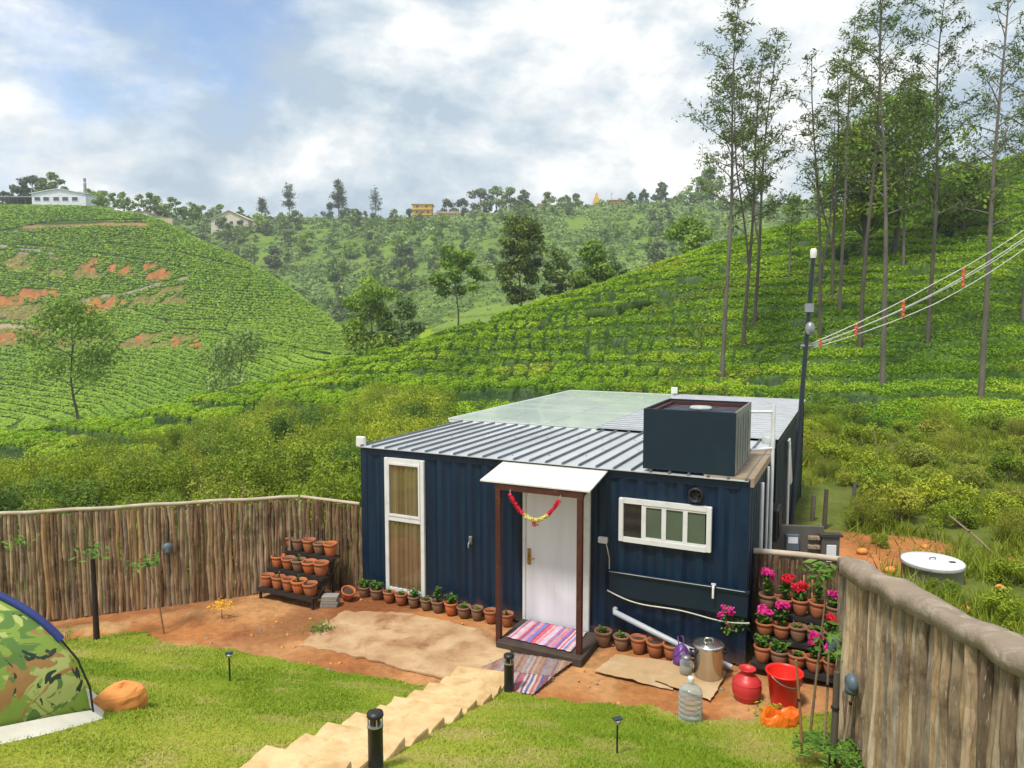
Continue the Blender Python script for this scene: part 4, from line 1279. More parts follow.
def crown_clumps(rng, Ht, W, z0, n, flat=1.0, shape='round'):
    out = []
    for i in range(n):
        f = rng.uniform(0, 1); z = z0 + (Ht - z0) * f
        if shape == 'round': rmax = W * .5 * sqrt(max(.05, 1 - (2 * f - .9) ** 2))
        elif shape == 'cone': rmax = W * .5 * (1.05 - f)
        elif shape == 'umbrella': rmax = W * .5 * (.35 + .65 * sin(pi * min(1, .15 + f * .75)))
        else: rmax = W * .5 * (.6 + .4 * sin(pi * f))
        a = rng.uniform(0, 2 * pi); rr = rmax * sqrt(rng.uniform(.1, 1)) * .85
        s = W * rng.uniform(.10, .20)
        out.append(((rr * cos(a), rr * sin(a), z), (s * 1.1, s * 1.1, s * .75 * flat)))
    return out


def clump_tree_parts(seed, Ht, W, z0, n, nleaf, leaf, shape, trunk_r, lean=(0, 0), spread=.55):
    rng = np.random.default_rng(seed); cl = crown_clumps(rng, Ht, W, z0, n, shape=shape)
    cl = [((c[0] + lean[0] * c[2], c[1] + lean[1] * c[2], c[2]), r) for c, r in cl]
    V, Q, var4, _ = blob_leaves(rng, cl, nleaf, leaf, spread=spread, surf=.45)
    mb = MB(); top = Ht * .82
    P = [Vector((lean[0] * z + .02 * Ht * sin(z * .7), lean[1] * z + .015 * Ht * sin(z * .9 + 1), z)) for z in np.linspace(-.4, top, 8)]
    mb.tube(P, [trunk_r * (1.1 - i / 8) + .01 for i in range(8)], 7)
    for c, r in cl[:max(4, n // 2)]:
        z = max(z0 * .7, c[2] - W * .25); z = min(z, top * .95); s = Vector((lean[0] * z, lean[1] * z, z))
        mb.tube([s, s.lerp(Vector(c), .55) + Vector((0, 0, -.02 * Ht)), Vector(c)], [trunk_r * .4, trunk_r * .25, trunk_r * .1], 5, cap=False)
    return mb, V, Q, var4


# ---- the tall airy trees on the near slope: bearing, distance, height in the picture's terms are turned into metres on the ground
OAKS = [
 # foot of the trunk in the view, its top, crown start, spread, limbs, leaves, forks, leaf, bark, label
 (722, 388, 731, 0, .44, .115, 34, 6200, 0, 0, 0, 'tall slim tree with a grey trunk nearest the cabin roof, leftmost of the grove'),
 (743, 356, 757, 42, .42, .11, 28, 4200, 1, 0, 1, 'tall dark forked tree just right of the leftmost slim trunk'),
 (754, 332, 767, 30, .38, .12, 26, 4200, 1, 0, 1, 'leafy tall tree behind the dark forked tree, left side of the grove'),
 (789, 284, 790, 196, .30, .17, 14, 1200, 0, 1, 0, 'short thin tree alone on the ridge between the tall trunks'),
 (820, 345, 803, 55, .46, .10, 22, 1600, 1, 0, 1, 'nearly bare tall tree with a low fork, behind the leaning lamp pole'),
 (832, 304, 830, 60, .40, .11, 22, 2800, 1, 0, 1, 'slender forked tree right of the lamp pole on the upper slope'),
 (839, 318, 843, 20, .48, .10, 24, 2800, 0, 0, 0, 'slender straight tree in the middle row of the grove'),
 (859, 356, 873, -25, .48, .12, 26, 3800, 0, 0, 1, 'very tall wispy tree leaning right above the orange wire spacers'),
 (882, 402, 866, -30, .44, .11, 30, 3600, 0, 0, 0, 'tallest pale trunk in mid grove, standing low on the slope'),
 (903, 273, 900, 80, .42, .15, 22, 3200, 0, 1, 0, 'mid height tree on the upper terrace beside the rounded dense crown'),
 (927, 352, 929, -10, .36, .15, 36, 6500, 0, 0, 1, 'tall tree with a wide feathery crown right of the rounded dense tree'),
 (980, 408, 984, -40, .40, .10, 30, 2400, 0, 0, 0, 'tall straight tree with sparse level branches crossing the wires'),
 (1022, 332, 1018, -10, .36, .15, 30, 5000, 0, 0, 0, 'leafy tall tree at the right edge of the photo'),
 (1052, 350, 1046, -30, .38, .17, 28, 4600, 0, 0, 0, 'tall tree just past the right edge, its sprays reaching in'),
]
for i, (px, py, pxt, pyt, c0, sp, nb, nl, fk, lm, bk, lab) in enumerate(OAKS):
    loc = hit(px, py); d = loc.y; Ht = zpy(pyt, d) - loc.z
    lean = ((pxt - px) / FPX * d / Ht, 0.0)
    data = limb_tree(100 + i, Ht, lean, c0, sp, nb, .075 + .0029 * Ht, .0048 * d, int(nl * .62), .6 if sp < .13 else .45, fk, bare=.45 if nl < 1700 else .05)
    plant_tree('silver_oak', lab, 'tree', loc, data, (M_OAK, M_OAK2)[lm], (M_BARK, M_BARK2)[bk], 'tall airy trees on the near tea slope')
for px, py, pyt, W, z0, lab, mt, sd_ in ((893, 262, 103, 12, .30, 'broad rounded dense tree in the middle of the grove', M_OAK2, 31), (862, 268, 128, 8.5, .3, 'low dense tree left of the broad rounded tree', M_OAK2, 32), (962, 240, 165, 8, .35, 'low spreading tree under the sparse straight tree on the upper terrace', M_OAK2, 33)):
    loc = hit(px, py); Ht = zpy(pyt, loc.y) - loc.z
    plant_tree('dense_tree', lab, 'tree', loc, clump_tree_parts(sd_, Ht, W, z0 * Ht, 46, 8500, .30, 'round', .28), mt, M_BARK2, 'dense trees on the upper terrace')

# ---- trees of the valley: foot, distance, top, width in the view
VALLEY = [
 (519, 314, 86, 220, 48, .22, 'column', M_OAK, 'dark narrow tree leaning left at the crest of the near tea field', (.02, 0), 6000, 52),
 (457, 335, 80, 250, 52, .50, 'umbrella', M_FAR_B, 'yellowish open tree with a bare trunk below the yellow house', (0, 0), 2600, 18),
 (373, 357, 82, 281, 62, .18, 'round', M_FAR_B, 'bright light green tree in the dip left of the near tea field', (0, 0), 6500, 32),
 (402, 352, 84, 300, 44, .2, 'round', M_FAR_A, 'smaller grey green tree right beside the bright light green tree', (0, 0), 3000, 18),
 (557, 308, 88, 250, 40, .2, 'cone', M_FAR_A, 'pale conical tree just right of the dark leaning tree', (0, 0), 2600, 22),
 (592, 298, 88, 246, 52, .15, 'cone', M_OAK2, 'mid green conical tree on the ridge of the near tea field', (0, 0), 4200, 26),
 (686, 268, 94, 221, 48, .15, 'round', M_FAR_B, 'rounded olive tree behind the ridge left of the tall grove', (0, 0), 3000, 20),
 (613, 293, 92, 262, 34, .2, 'round', M_FAR_A, 'small grey green tree right of the mid green conical tree', (0, 0), 1800, 16),
 (72, 432, 70, 306, 92, .48, 'umbrella', M_FAR_B, 'feathery flat topped tree with a thin trunk on the left below the far hill', (0, 0), 4200, 30),
 (240, 384, 92, 332, 88, .15, 'round', M_FAR_A, 'pale dry looking rounded tree at the foot of the far left hill', (0, 0), 3600, 30),
]
for i, (px, py, d, pyt, wpx, zf, sh, mt, lab, ln, nl, nc) in enumerate(VALLEY):
    loc = at(px, d); zb = min(loc.z, zpy(py, d)) ; loc.z = zb; Ht = zpy(pyt, d) - zb; W = wpx / FPX * d
    plant_tree('valley_tree', lab, 'tree', loc, clump_tree_parts(200 + i, Ht, W, zf * Ht, nc, nl, .0040 * d, sh, .03 + .008 * Ht, ln, .7), mt, M_BARK, 'trees in the valley')

# ---- trees along the far skyline


def far_tree_mesh(seed, Ht, W, shape, leafm, nl=700, leaf=.80, z0=.10, nc=18):
    mb, V, Q, var = clump_tree_parts(seed, Ht, W, Ht * z0, nc, nl, leaf, shape, .22, spread=.7)
    TV = np.array(mb.v); tq = [f for f in mb.f if len(f) == 4]
    Qt = np.array(tq) + len(V)
    me = fast_mesh('far_tree', np.concatenate([V, TV]), np.concatenate([Q, Qt]), [leafm, M_BARK], {'var': ('FLOAT', np.concatenate([var, np.full(len(TV), .3)]))}, midx=[0] * len(Q) + [1] * len(Qt))
    return me


def far_tree(me, loc, s, rz, label, group, name='far_tree', cat='tree'):
    o = link(name, me, None, loc, rz); o.scale = (s, s, s * random.uniform(.9, 1.15)); return tag(o, label, cat, group)


FT = [far_tree_mesh(300, 8, 8, 'round', M_FAR_A), far_tree_mesh(301, 9, 7, 'column', M_FAR_A), far_tree_mesh(302, 8, 7.5, 'round', M_FAR_C),
      far_tree_mesh(303, 7, 8, 'round', M_FAR_B), far_tree_mesh(304, 10, 6, 'cone', M_FAR_C), far_tree_mesh(305, 7.5, 8.5, 'round', M_FAR_B), far_tree_mesh(306, 6, 7, 'round', M_OAK2)]
SKY_AIRY = [(295, 335, 15, 'airy skyline tree, left one of the three tall ones above the wooded hill', 3.2, .5, 900), (343, 340, 17, 'fullest of the tall skyline trees, in the middle of the three above the wooded hill', 4.5, .35, 1500), (379, 345, 13.5, 'thin nearly bare skyline tree between the full one and the yellow house', 3, .75, 420), (268, 300, 9, 'low ragged tree on the skyline right of the gabled pale building', 4, .4, 700)]


def ridge(px):
    """distance and height of the far skyline on a bearing"""
    D, Z = ctrl(np.array([float(px)])); d = float(D[0, -3]); x = (px - 512) / FPX * d
    return x, d - 4


for i, (px, _, Ht, lab, W, bare, nl) in enumerate(SKY_AIRY):
    x, d = ridge(px)
    s = d / 400
    data = limb_tree(400 + i, Ht * s * 1.3, (0, 0), .25, .19, 22, .25, 1.0, int(nl * 1.6), .8, 1, bare=bare)
    plant_tree('skyline_tree', lab, 'tree', (x, d, Tz(x, d)), data, M_FAR_C, M_BARK, 'tall trees on the skyline')

SKY = [(657, 12.5, 4, 'plump rounded tree alone on the skyline above the hill'), (692, 15, 5, 'tall open tree on the skyline right of the plump rounded tree'), (706, 16, 0, 'taller right half of the open pair on the skyline'),
       (628, 8, 4, 'small dark tree right of the red walled building'), (640, 8.5, 4, 'small dark tree left of the plump rounded skyline tree'), (448, 9, 2, 'dark rounded tree directly right of the yellow house'), (462, 9.5, 2, 'dark bushy skyline tree second right of the yellow house'),
       (481, 12, 2, 'large dark rounded tree above the brown roofed house'), (497, 12, 1, 'pale leaved tree right of the large dark rounded skyline tree'), (510, 11, 0, 'greyish tree near the middle of the skyline'), (523, 12, 4, 'pointed dark tree on the skyline above the dark leaning tree'),
       (560, 6, 2, 'low dark hedge like tree by the far village'), (548, 8, 0, 'pale tree at the left of the far village'), (575, 6, 2, 'low dark tree below the far shrine')]
for i, (px, h, k, lab) in enumerate(SKY):
    x, d = ridge(px)
    far_tree(FT[k], (x, d, Tz(x, d) - .3), h / 8 * 1.3, i * 1.3, lab, 'trees along the far skyline', 'skyline_tree')
rng = np.random.default_rng(77)
TOPL = [(px, 258 + 14 * rng.uniform(), h) for px, h in ((14, 6), (22, 8.5), (32, 9.5), (41, 10.5), (50, 9), (60, 8.5), (66, 9.5))]
for i, (px, d, h) in enumerate(TOPL):
    d = 278 + (i % 2) * 6; far_tree(FT[(2, 2, 4, 2, 1, 2, 1)[i]], (*at(px, d)[:2], zpy(206, d)), h / 8 * .95, i, 'dark tree in the clump above the dark shed on the left hilltop', 'dark trees on the left hilltop')
for i in range(15):
    px = 78 + i * 8.6 + rng.uniform(-2, 2); d = 285 + rng.uniform(-6, 12)
    far_tree(FT[(1, 0, 5, 3)[i % 4]], (*at(px, d)[:2], zpy(208 + max(0, px - 120) * .17, d)), rng.uniform(.62, 1.0), i, 'slender grey green tree in the row behind the white building', 'row of trees behind the white building')
far_tree(FT[6], at(108, 255, -.2), .75, 1, 'round green shrubby tree at the right end of the white building', 'trees by the white building')

# ---- the scattered trees of the wooded hillside: some hundreds, each an object
cnt = 0; tries = 0; pos = []
while cnt < 255 and tries < 20000:
    tries += 1
    px = rng.uniform(165, 830); 
    D, Z = ctrl(np.array([px])); lo, hi = D[0, 8], D[0, 9]
    f = rng.uniform(0, 1) ** (.8 if px < 450 else .9)
    d = lo - 55 + (hi - lo + 52) * f
    if px > 560 and d < 210: continue
    x = (px - 512) / FPX * d
    dens = float(vnoise([x], [d], 30, 17, 2)[0])
    edge = px < 420 and d < 285
    if dens < (.36 if px < 430 else .46) and not edge: continue
    if any((x - a) ** 2 + (d - b) ** 2 < 42 for a, b in pos): continue
    z = Tz(x, d); pp = proj(x, d, z)
    pos.append((x, d)); cnt += 1
    k = int(rng.choice([0, 0, 1, 2, 3, 5, 6, 3], 1)[0]) if px > 400 else int(rng.choice([0, 1, 3, 0, 5, 2, 1, 6], 1)[0])
    far_tree(FT[k], (x, d, z - .2), rng.uniform(.30, 1.0) ** 1.3 * (1.25 if px < 420 else .9) + .12, rng.uniform(0, 6), 'one of the small rounded trees scattered over the wooded hillside beyond the valley', 'trees on the wooded hillside')

# low scrub between them, too many to count
N = 110000
cx = rng.uniform(130, 860, N); D, Z = ctrl(cx); yy = D[:, 7] + 10 + (D[:, 9] + 6 - D[:, 7] - 10) * rng.uniform(0, 1, N); xx = (cx - 512) / FPX * yy
cl = vnoise(xx, yy, 5.0, 23, 2); k = cl > .46; xx, yy, cl = xx[k], yy[k], cl[k]; n = len(xx)
P = np.stack([xx, yy, T(xx, yy) + (cl - .48) * 11 * rng.uniform(.4, 1, n)], 1); s = yy * .0040 * rng.uniform(.6, 1.4, n)
V, Q = cards(P, np.tile([[0, -.5, 1.0]], (n, 1)), s, s * .8, rng, .6)
tag(link('hillside_scrub', fast_mesh('hillside_scrub', V, Q, M_FAR_A, {'var': ('FLOAT', np.repeat(np.clip(.5 + .9 * (vnoise(xx, yy, 14, 24, 2) - .5) + rng.normal(0, .2, n), 0, 1), 4))})), 'low green scrub covering the wooded hillside beyond the valley', 'scrub', kind='stuff')

# ---- wild shrubs round the cabin


def shrub_mesh(seed, W, Ht, leafm, n, leaf, nc=16, twigs=10):
    rng = np.random.default_rng(seed); cl = []
    for i in range(nc):
        a = rng.uniform(0, 2 * pi); r = W * .5 * sqrt(rng.uniform(0, 1)) * .8; h = Ht * rng.uniform(.25, .85) * (1 - .45 * (r / (W * .5)) ** 2)
        s = W * rng.uniform(.07, .19); cl.append(((r * cos(a), r * sin(a), h), (s, s, s * rng.uniform(.6, 1.3))))
    V, Q, var, _ = blob_leaves(rng, cl, n, leaf, .5, .7, .5)
    mb = MB()
    for i in range(twigs):
        c = cl[i % nc][0]; tip = Vector(c) * 1.0 + Vector((rng.normal(0, .1), rng.normal(0, .1), Ht * .12))
        mb.tube([(c[0] * .15, c[1] * .15, -.1), (c[0] * .6, c[1] * .6, c[2] * .5), tip], [.022, .015, .006], 4, cap=False)
    TV = np.array(mb.v); Qt = np.array(mb.f) + len(V)
    return fast_mesh('shrub', np.concatenate([V, TV]), np.concatenate([Q, Qt]), [leafm, M_TWIG], {'var': ('FLOAT', np.concatenate([var, np.full(len(TV), .3)]))}, midx=[0] * len(Q) + [1] * len(Qt))


SH = [shrub_mesh(500, 3.4, 2.6, M_SHRUB_B, 11000, .062, 40, 26), shrub_mesh(501, 3.6, 2.8, M_SHRUB_A, 11000, .068, 40, 22), shrub_mesh(502, 3.0, 2.3, M_SHRUB_C, 9500, .07, 34, 18),
      shrub_mesh(503, 2.8, 2.0, M_WEED, 8000, .055, 30, 34), shrub_mesh(504, 1.8, 1.2, M_WEED, 3000, .07, 16, 22), shrub_mesh(505, 1.9, 1.3, M_SHRUB_A, 3000, .08, 16, 10), shrub_mesh(506, 2.0, 1.1, M_SHRUB_B, 3000, .07, 16, 16)]
rng = np.random.default_rng(42)
pos = []; tries = 0
while len(pos) < 145 and tries < 6000:
    tries += 1
    d = 13.6 + 31 * rng.uniform(0, 1) ** 1.15; px = rng.uniform(-130, 430); x = (px - 512) / FPX * d
    v = H(0, 0); un = ((x - v.x) * HU.x + (d - v.y) * HU.y, (x - v.x) * HN.x + (d - v.y) * HN.y)
    if un[0] > -1.5 and -1 < un[1] < 12: continue
    if fence_dist(x, d) > -1.2 or (px > 300 and d > 40): continue
    if any((x - a) ** 2 + (d - b) ** 2 < (.95 + .022 * d) ** 2 for a, b in pos): continue
    pos.append((x, d))
    k = int(rng.choice([0, 0, 1, 3, 1, 3, 2]));
    s = rng.uniform(.55, .98) * (1.0 if d < 28 else 1.15)
    if 250 < px < 380 and d < 26: k = int(rng.choice([1, 2, 1])); s *= 1.08
    lab = ('tall yellow green shrub in the thicket behind the long left fence', 'tall mid green shrub in the thicket behind the long left fence', 'dark leafy shrub in the thicket behind the left fences', 'brownish weedy shrub in the thicket behind the long left fence')[k]
    o = link('shrub', SH[k], None, (x, d, Tz(x, d) - .15), rng.uniform(0, 6)); o.scale = (s, s, s * rng.uniform(.75, 1.1))
    tag(o, lab, 'shrub', 'shrubs in the thicket behind the left fence, kind ' + ('yellow green', 'mid green', 'dark', 'brownish')[k])
pos = []; tries = 0
while len(pos) < 88 and tries < 6000:
    tries += 1
    d = 14.5 + 20 * rng.uniform(0, 1) ** .9; px = rng.uniform(800, 1130); x = (px - 512) / FPX * d
    un = ((x - HA.x) * HU.x + (d - HA.y) * HU.y, (x - HA.x) * HN.x + (d - HA.y) * HN.y)
    if un[0] < 7.9 and un[1] < 12.5: continue
    if d < 16.3 and px < 1000: continue
    if any((x - a) ** 2 + (d - b) ** 2 < (.85 + .012 * d) ** 2 for a, b in pos): continue
    pos.append((x, d))
    k = int(rng.choice([4, 4, 6, 3, 6, 5])) if d < 29 else int(rng.choice([5, 1, 2, 5]))
    s = rng.uniform(.5, .95) * (.62 if k in (1, 2, 3) else 1)
    lab = {4: 'low brownish weedy shrub in the rough ground right of the cabin', 6: 'low yellow green shrub in the rough ground right of the cabin', 3: 'taller brownish shrub in the rough ground right of the cabin', 5: 'low mid green leafy shrub between the rough ground and the tea', 1: 'bushy mid green shrub along the lower edge of the tea on the right', 2: 'dark leafy shrub along the lower edge of the tea on the right'}[k]
    o = link('shrub', SH[k], None, (x, d, Tz(x, d) - .08), rng.uniform(0, 6)); o.scale = (s, s, s * rng.uniform(.8, 1.1))
    tag(o, lab, 'shrub', 'shrubs right of the cabin, kind ' + {4: 'low brownish', 6: 'low yellow', 3: 'taller brownish', 5: 'low mid green', 1: 'bushy at the tea edge', 2: 'dark at the tea edge'}[k])

# ---- rough grass outside the fences
N = 190000
y = 9.5 + 26 * rng.uniform(0, 1, N) ** 1.3; px = rng.uniform(-60, 1150, N); x = (px - 512) / FPX * y
uu = (x - HA.x) * HU.x + (y - HA.y) * HU.y; vv = (x - HA.x) * HN.x + (y - HA.y) * HN.y
soil = sstep(.52, .60, vnoise(x, y, 3.0, 12, 3)) * (x > 5.2) * (y < 17)
k = ~((uu > -.4) & (uu < 7.6) & (vv > -3) & (vv < 11.5)) & ((fence_dist(x, y) < -.3) | (x > 5.35)) & (rng.uniform(0, 1, N) > soil * .92) & (vnoise(x, y, 1.6, 29, 3) > .36) & ((x > 5.4) | (y > 13.3))
x, y = x[k], y[k]; n = len(x); z = T(x, y) - .03
h = rng.uniform(.10, .42, n) * (.4 + 1.0 * vnoise(x, y, 2.4, 30, 2)); w = .006 + .0007 * y; an = rng.uniform(0, 2 * pi, n); lx, ly = rng.normal(0, .5, n) * h, rng.normal(0, .5, n) * h
V = np.empty((n, 3, 3)); V[:, 0] = np.stack([x - np.cos(an) * w, y - np.sin(an) * w, z], 1); V[:, 1] = np.stack([x + np.cos(an) * w, y + np.sin(an) * w, z], 1); V[:, 2] = np.stack([x + lx, y + ly, z + h], 1)
var = np.clip(.35 + .5 * (vnoise(x, y, 3, 28, 3) - .3) + rng.normal(0, .16, n), 0, 1)
tag(link('rough_grass', fast_mesh('rough_grass', V.reshape(-1, 3), np.arange(3 * n).reshape(n, 3), M_WEED, {'var': ('FLOAT', np.repeat(var, 3))})), 'rough wild grass and weeds on the ground outside the fences', 'grass', kind='stuff')

# dark unplucked bushes along the drain that crosses the near tea field
rng = np.random.default_rng(5)
for i in range(26):
    px = (545 + 120 * rng.uniform()) if i < 11 else (845 + 170 * rng.uniform())
    y_ = float(np.interp(px, [540, 620, 700, 800, 900, 1024, 1200], [66, 66, 70, 74, 78, 84, 90])) + rng.uniform(-.5, .5); x_ = (px - 512) / FPX * y_
    o = link('shrub', SH[2], None, (x_, y_, Tz(x_, y_) - .1), rng.uniform(0, 6)); s = rng.uniform(.45, .75); o.scale = (s * 1.3, s, s * .8)
    tag(o, 'dark unplucked bush in the hedge line crossing the near tea field', 'bush', 'dark bushes across the near tea field')

# ------------------------------------------------------------------ far houses
def wallm(name, c): return pm(name, c, .85, tuple(q * .85 for q in c), .8)


M_HWHITE = wallm('white_house_wall', (.68, .70, .74)); M_HCREAM = wallm('cream_house_wall', (.62, .50, .36)); M_HPINK = wallm('pinkish_house_wall', (.52, .38, .28)); M_HGABLE = wallm('pale_cream_wall', (.66, .60, .45)); M_HYELLOW = wallm('yellow_house_wall', (.72, .46, .045))
M_HRED = wallm('red_brick_wall', (.46, .16, .075)); M_HGREY = wallm('grey_house_wall', (.30, .30, .30)); M_RWHITE = wallm('white_sheet_roof', (.66, .70, .76)); M_RCREAM = wallm('cream_sheet_roof', (.62, .60, .44)); M_RBROWN = wallm('brown_roof', (.26, .15, .085))
M_WIN = pm('far_window_glass', (.03, .045, .06), .2, (.05, .07, .09), 2, spec=.6); M_DARKT = pm('dark_shed_timber', (.05, .05, .048), .8, (.03, .03, .028), 2)


def far_house(name, label, px, d, pyb, w, dep, h, wall, roof, rise=0.0, over=.5, wins=(), win_wh=(1.3, 1.2), ridge_along='u', rz=0.0, door=None, bands=(), parapet=False, cat='house'):
    x = (px - 512) / FPX * d; z = min(zpy(pyb, d), Tz(x, d) + 1.5); t = thing(name, label, cat, (x, d, z), rz)
    q = MB(); q.box(-w / 2, w / 2, -dep / 2, dep / 2, -4, h)
    if rise and ridge_along == 'n': q.idx([(-w / 2, -dep / 2, h), (w / 2, -dep / 2, h), (0, -dep / 2, h + rise), (-w / 2, dep / 2, h), (w / 2, dep / 2, h), (0, dep / 2, h + rise)], [(0, 1, 2), (5, 4, 3)])
    q.build('wall', wall, t)
    q = MB()
    if rise and ridge_along == 'n':
        for sgn in (-1, 1):
            a, b = (0, h + rise + .06), (sgn * (w / 2 + over), h - rise * over / (w / 2) + .06); y0, y1 = -dep / 2 - over, dep / 2 + over
            V = [(a[0], y0, a[1]), (b[0], y0, b[1]), (b[0], y1, b[1]), (a[0], y1, a[1])]; V += [(p[0], p[1], p[2] + .2) for p in V]
            q.idx(V, [(3, 2, 1, 0), (4, 5, 6, 7), (0, 1, 5, 4), (1, 2, 6, 5), (2, 3, 7, 6), (3, 0, 4, 7)])
    elif rise:
        for sgn in (-1, 1):
            a, b = (0, h + rise + .02), (sgn * (dep / 2 + over), h - rise * over / (dep / 2) + .02); x0, x1 = -w / 2 - over, w / 2 + over
            V = [(x0, a[0], a[1]), (x0, b[0], b[1]), (x1, b[0], b[1]), (x1, a[0], a[1])]; V += [(p[0], p[1], p[2] + .2) for p in V]
            q.idx(V, [(3, 2, 1, 0), (4, 5, 6, 7), (0, 1, 5, 4), (1, 2, 6, 5), (2, 3, 7, 6), (3, 0, 4, 7)])
    else: q.box(-w / 2 - over, w / 2 + over, -dep / 2 - over, dep / 2 + over, h, h + .3)
    q.build('roof', roof, t)
    for (wx, wz) in wins:
        f = MB(); a, b = win_wh; y = -dep / 2
        f.box(wx - a / 2 - .12, wx + a / 2 + .12, y - .10, y - .002, wz - .12, wz); f.box(wx - a / 2 - .12, wx + a / 2 + .12, y - .10, y - .002, wz + b, wz + b + .12)
        f.box(wx - a / 2 - .12, wx - a / 2, y - .10, y - .002, wz, wz + b); f.box(wx + a / 2, wx + a / 2 + .12, y - .10, y - .002, wz, wz + b)
        fo = f.build('window', M_WHITE, t); g = MB(); g.box(wx - a / 2, wx + a / 2, y - .05, y - .004, wz, wz + b); g.build('pane', M_WIN, fo)
    if door is not None:
        g = MB(); g.box(door - .6, door + .6, -dep / 2 - .06, -dep / 2 - .003, 0, 2.3); g.build('door', M_RBROWN, t)
    for bz in bands:
        g = MB(); g.box(-w / 2 - .9, w / 2 + .3, -dep / 2 - 1.1, -dep / 2 + .02, bz, bz + .22)
        for k in range(9): g.box(-w / 2 - .85 + k * (w + 1.0) / 8.3, -w / 2 - .75 + k * (w + 1.0) / 8.3, -dep / 2 - 1.05, -dep / 2 - .95, bz + .22, bz + 1.0)
        g.box(-w / 2 - .9, w / 2 + .3, -dep / 2 - 1.08, -dep / 2 - .92, bz + .95, bz + 1.08); g.build('balcony', wall, t)
    return t


far_house('hilltop_building', 'long white building with a row of five windows on the left hilltop', 73.5, 262, 207, 19, 8, 3.9, M_HWHITE, M_RWHITE, 1.6, .5, [(-7.5, 1.5), (-4.4, 1.5), (-.9, 1.5), (2.3, 1.5), (5.7, 1.5)], (2.0, 1.3), 'n', cat='building')
far_house('annex', 'low white annex at the right end of the long white building', 104, 266, 207.5, 9, 6, 1.9, M_HWHITE, M_RWHITE, 0, .3, [(-1.5, .6)], (1.2, .9))
t = thing('open_shed', 'dark open shed with a flat roof left of the long white building', 'shed', (*at(31, 262)[:2], zpy(207, 262)))
q = MB(); q.box(-5.8, 5.8, -3, 3, 3.0, 3.3); q.build('roof', M_HGREY, t)
for k in range(5):
    q = MB(); q.box(-5.5 + 2.7 * k, -5.2 + 2.7 * k, -2.9, -2.6, -2, 3.0); q.build('post', M_DARKT, t)
q = MB(); q.box(-5.6, 5.6, 2.5, 2.8, -2, 3.0); q.build('back_wall', M_DARKT, t)
far_house('hut', 'small pale hut at the left edge of the photo on the hilltop', 3, 262, 208, 4.5, 4, 2.0, M_HPINK, M_RWHITE, .8, .3, [(.6, .7)], (.9, .8), 'n')
q = MB(); q.lathe([(.6, -3), (.5, 6), (.42, 9.5), (.52, 9.6), (.52, 10), (.3, 10.2), (.001, 10.2)], 14)
t = thing('chimney_stack', 'dark thin chimney rising behind the long white building', 'chimney', (*at(93, 272)[:2], zpy(206, 272))); q.build('stack', M_HGREY, t)
q = MB(); q.lathe([(.56, 8.2), (.56, 8.6)], 14); q.build('collar', M_HWHITE, t)
far_house('hut', 'small white hut at the road bend right of the left hilltop', 152, 250, 222, 3.2, 3, 2.6, M_HWHITE, M_RBROWN, .7, .3, [(.5, .9)], (.8, .9), 'n')
t = thing('stone_wall', 'pale stone wall at the end of the upper road on the left hill', 'wall', at(166, 246)); q = MB(); q.box(-5, 4, -.3, .3, -2, 1.6); q.box(-5.1, 4.1, -.36, .36, 1.6, 1.8)
q.build('wall_body', M_HCREAM, t)
gx = 240; gd = 400
far_house('gabled_building', 'pale gabled building with a cream roof above the wooded slope', gx, gd, 231, 20, 18, 5.0, M_HGABLE, M_RCREAM, 4.6, .8, [(-7, 2), (-3, 2), (1, 2), (5, 2)], (1.8, 2.0), 'n', cat='building')
far_house('annex', 'low tan annex running right from the pale gabled building', 258, 398, 231, 10, 8, 4.5, M_HCREAM, M_RBROWN, 0, .3, [(-2, 1.5), (2, 1.5)])
far_house('yellow_house', 'bright yellow three storey house with balconies on the skyline', 424.5, 412, 222, 10.5, 9, 9.0, M_HYELLOW, M_HYELLOW, 0, .8, [(-3, .8), (0, .8), (3.2, .8), (-3, 3.9), (.2, 3.9), (3.3, 3.9), (-2.6, 7.0), (2.4, 7.0)], (1.4, 1.5), bands=(3.0, 6.1))
far_house('house', 'low ochre house with a brown roof right of the yellow house', 450, 414, 221, 13, 8, 3.6, M_HCREAM, M_RBROWN, 1.6, .6, [(-4, 1), (0, 1), (4, 1)])
far_house('house', 'small reddish house at the foot of the large dark skyline tree', 474, 416, 221, 8, 7, 3.2, M_HRED, M_RBROWN, 1.2, .4, [(-2, 1), (2, 1)])
far_house('house', 'brown walled little house at the left end of the far village', 543, 415, 212, 6, 6, 3.6, M_HPINK, M_RBROWN, 1.0, .4, [(-1, 1)])
far_house('house', 'grey roofed little house in the middle of the far village', 571, 417, 208.5, 6, 6, 2.6, M_HCREAM, M_HGREY, 1.0, .4, [(-1, .8), (1.4, .8)])
far_house('house', 'long red brick house on the skyline at the right of the far village', 615.5, 422, 206.5, 11, 7, 2.9, M_HRED, M_HRED, .8, .4, [(-3, .8), (0, .8), (3, .8)], (1.0, 1.1))
t = thing('boundary_wall', 'low cream boundary wall left of the long red brick house', 'wall', (*at(597, 418)[:2], zpy(208, 418))); q = MB(); q.box(-5, 5, -.2, .2, -3, 1.6); q.box(-5.1, 5.1, -.28, .28, 1.6, 1.8); q.build('wall_body', M_HCREAM, t)
t = thing('shrine_tower', 'tan stepped shrine tower above the low cream boundary wall', 'tower', (*at(595, 426)[:2], zpy(206, 426))); q = MB()
for k in range(5): q.box(-2.0 + .36 * k, 2.0 - .36 * k, -2.0 + .36 * k, 2.0 - .36 * k, -3 if k == 0 else 1.4 + k * 1.1 - .003, 1.4 + (k + 1) * 1.1)
q.build('tower_body', M_HYELLOW, t); q = MB(); q.lathe([(.3, 6.9), (.45, 7.3), (.05, 8.4), (.001, 8.4)], 10); q.build('finial', M_HCREAM, t)
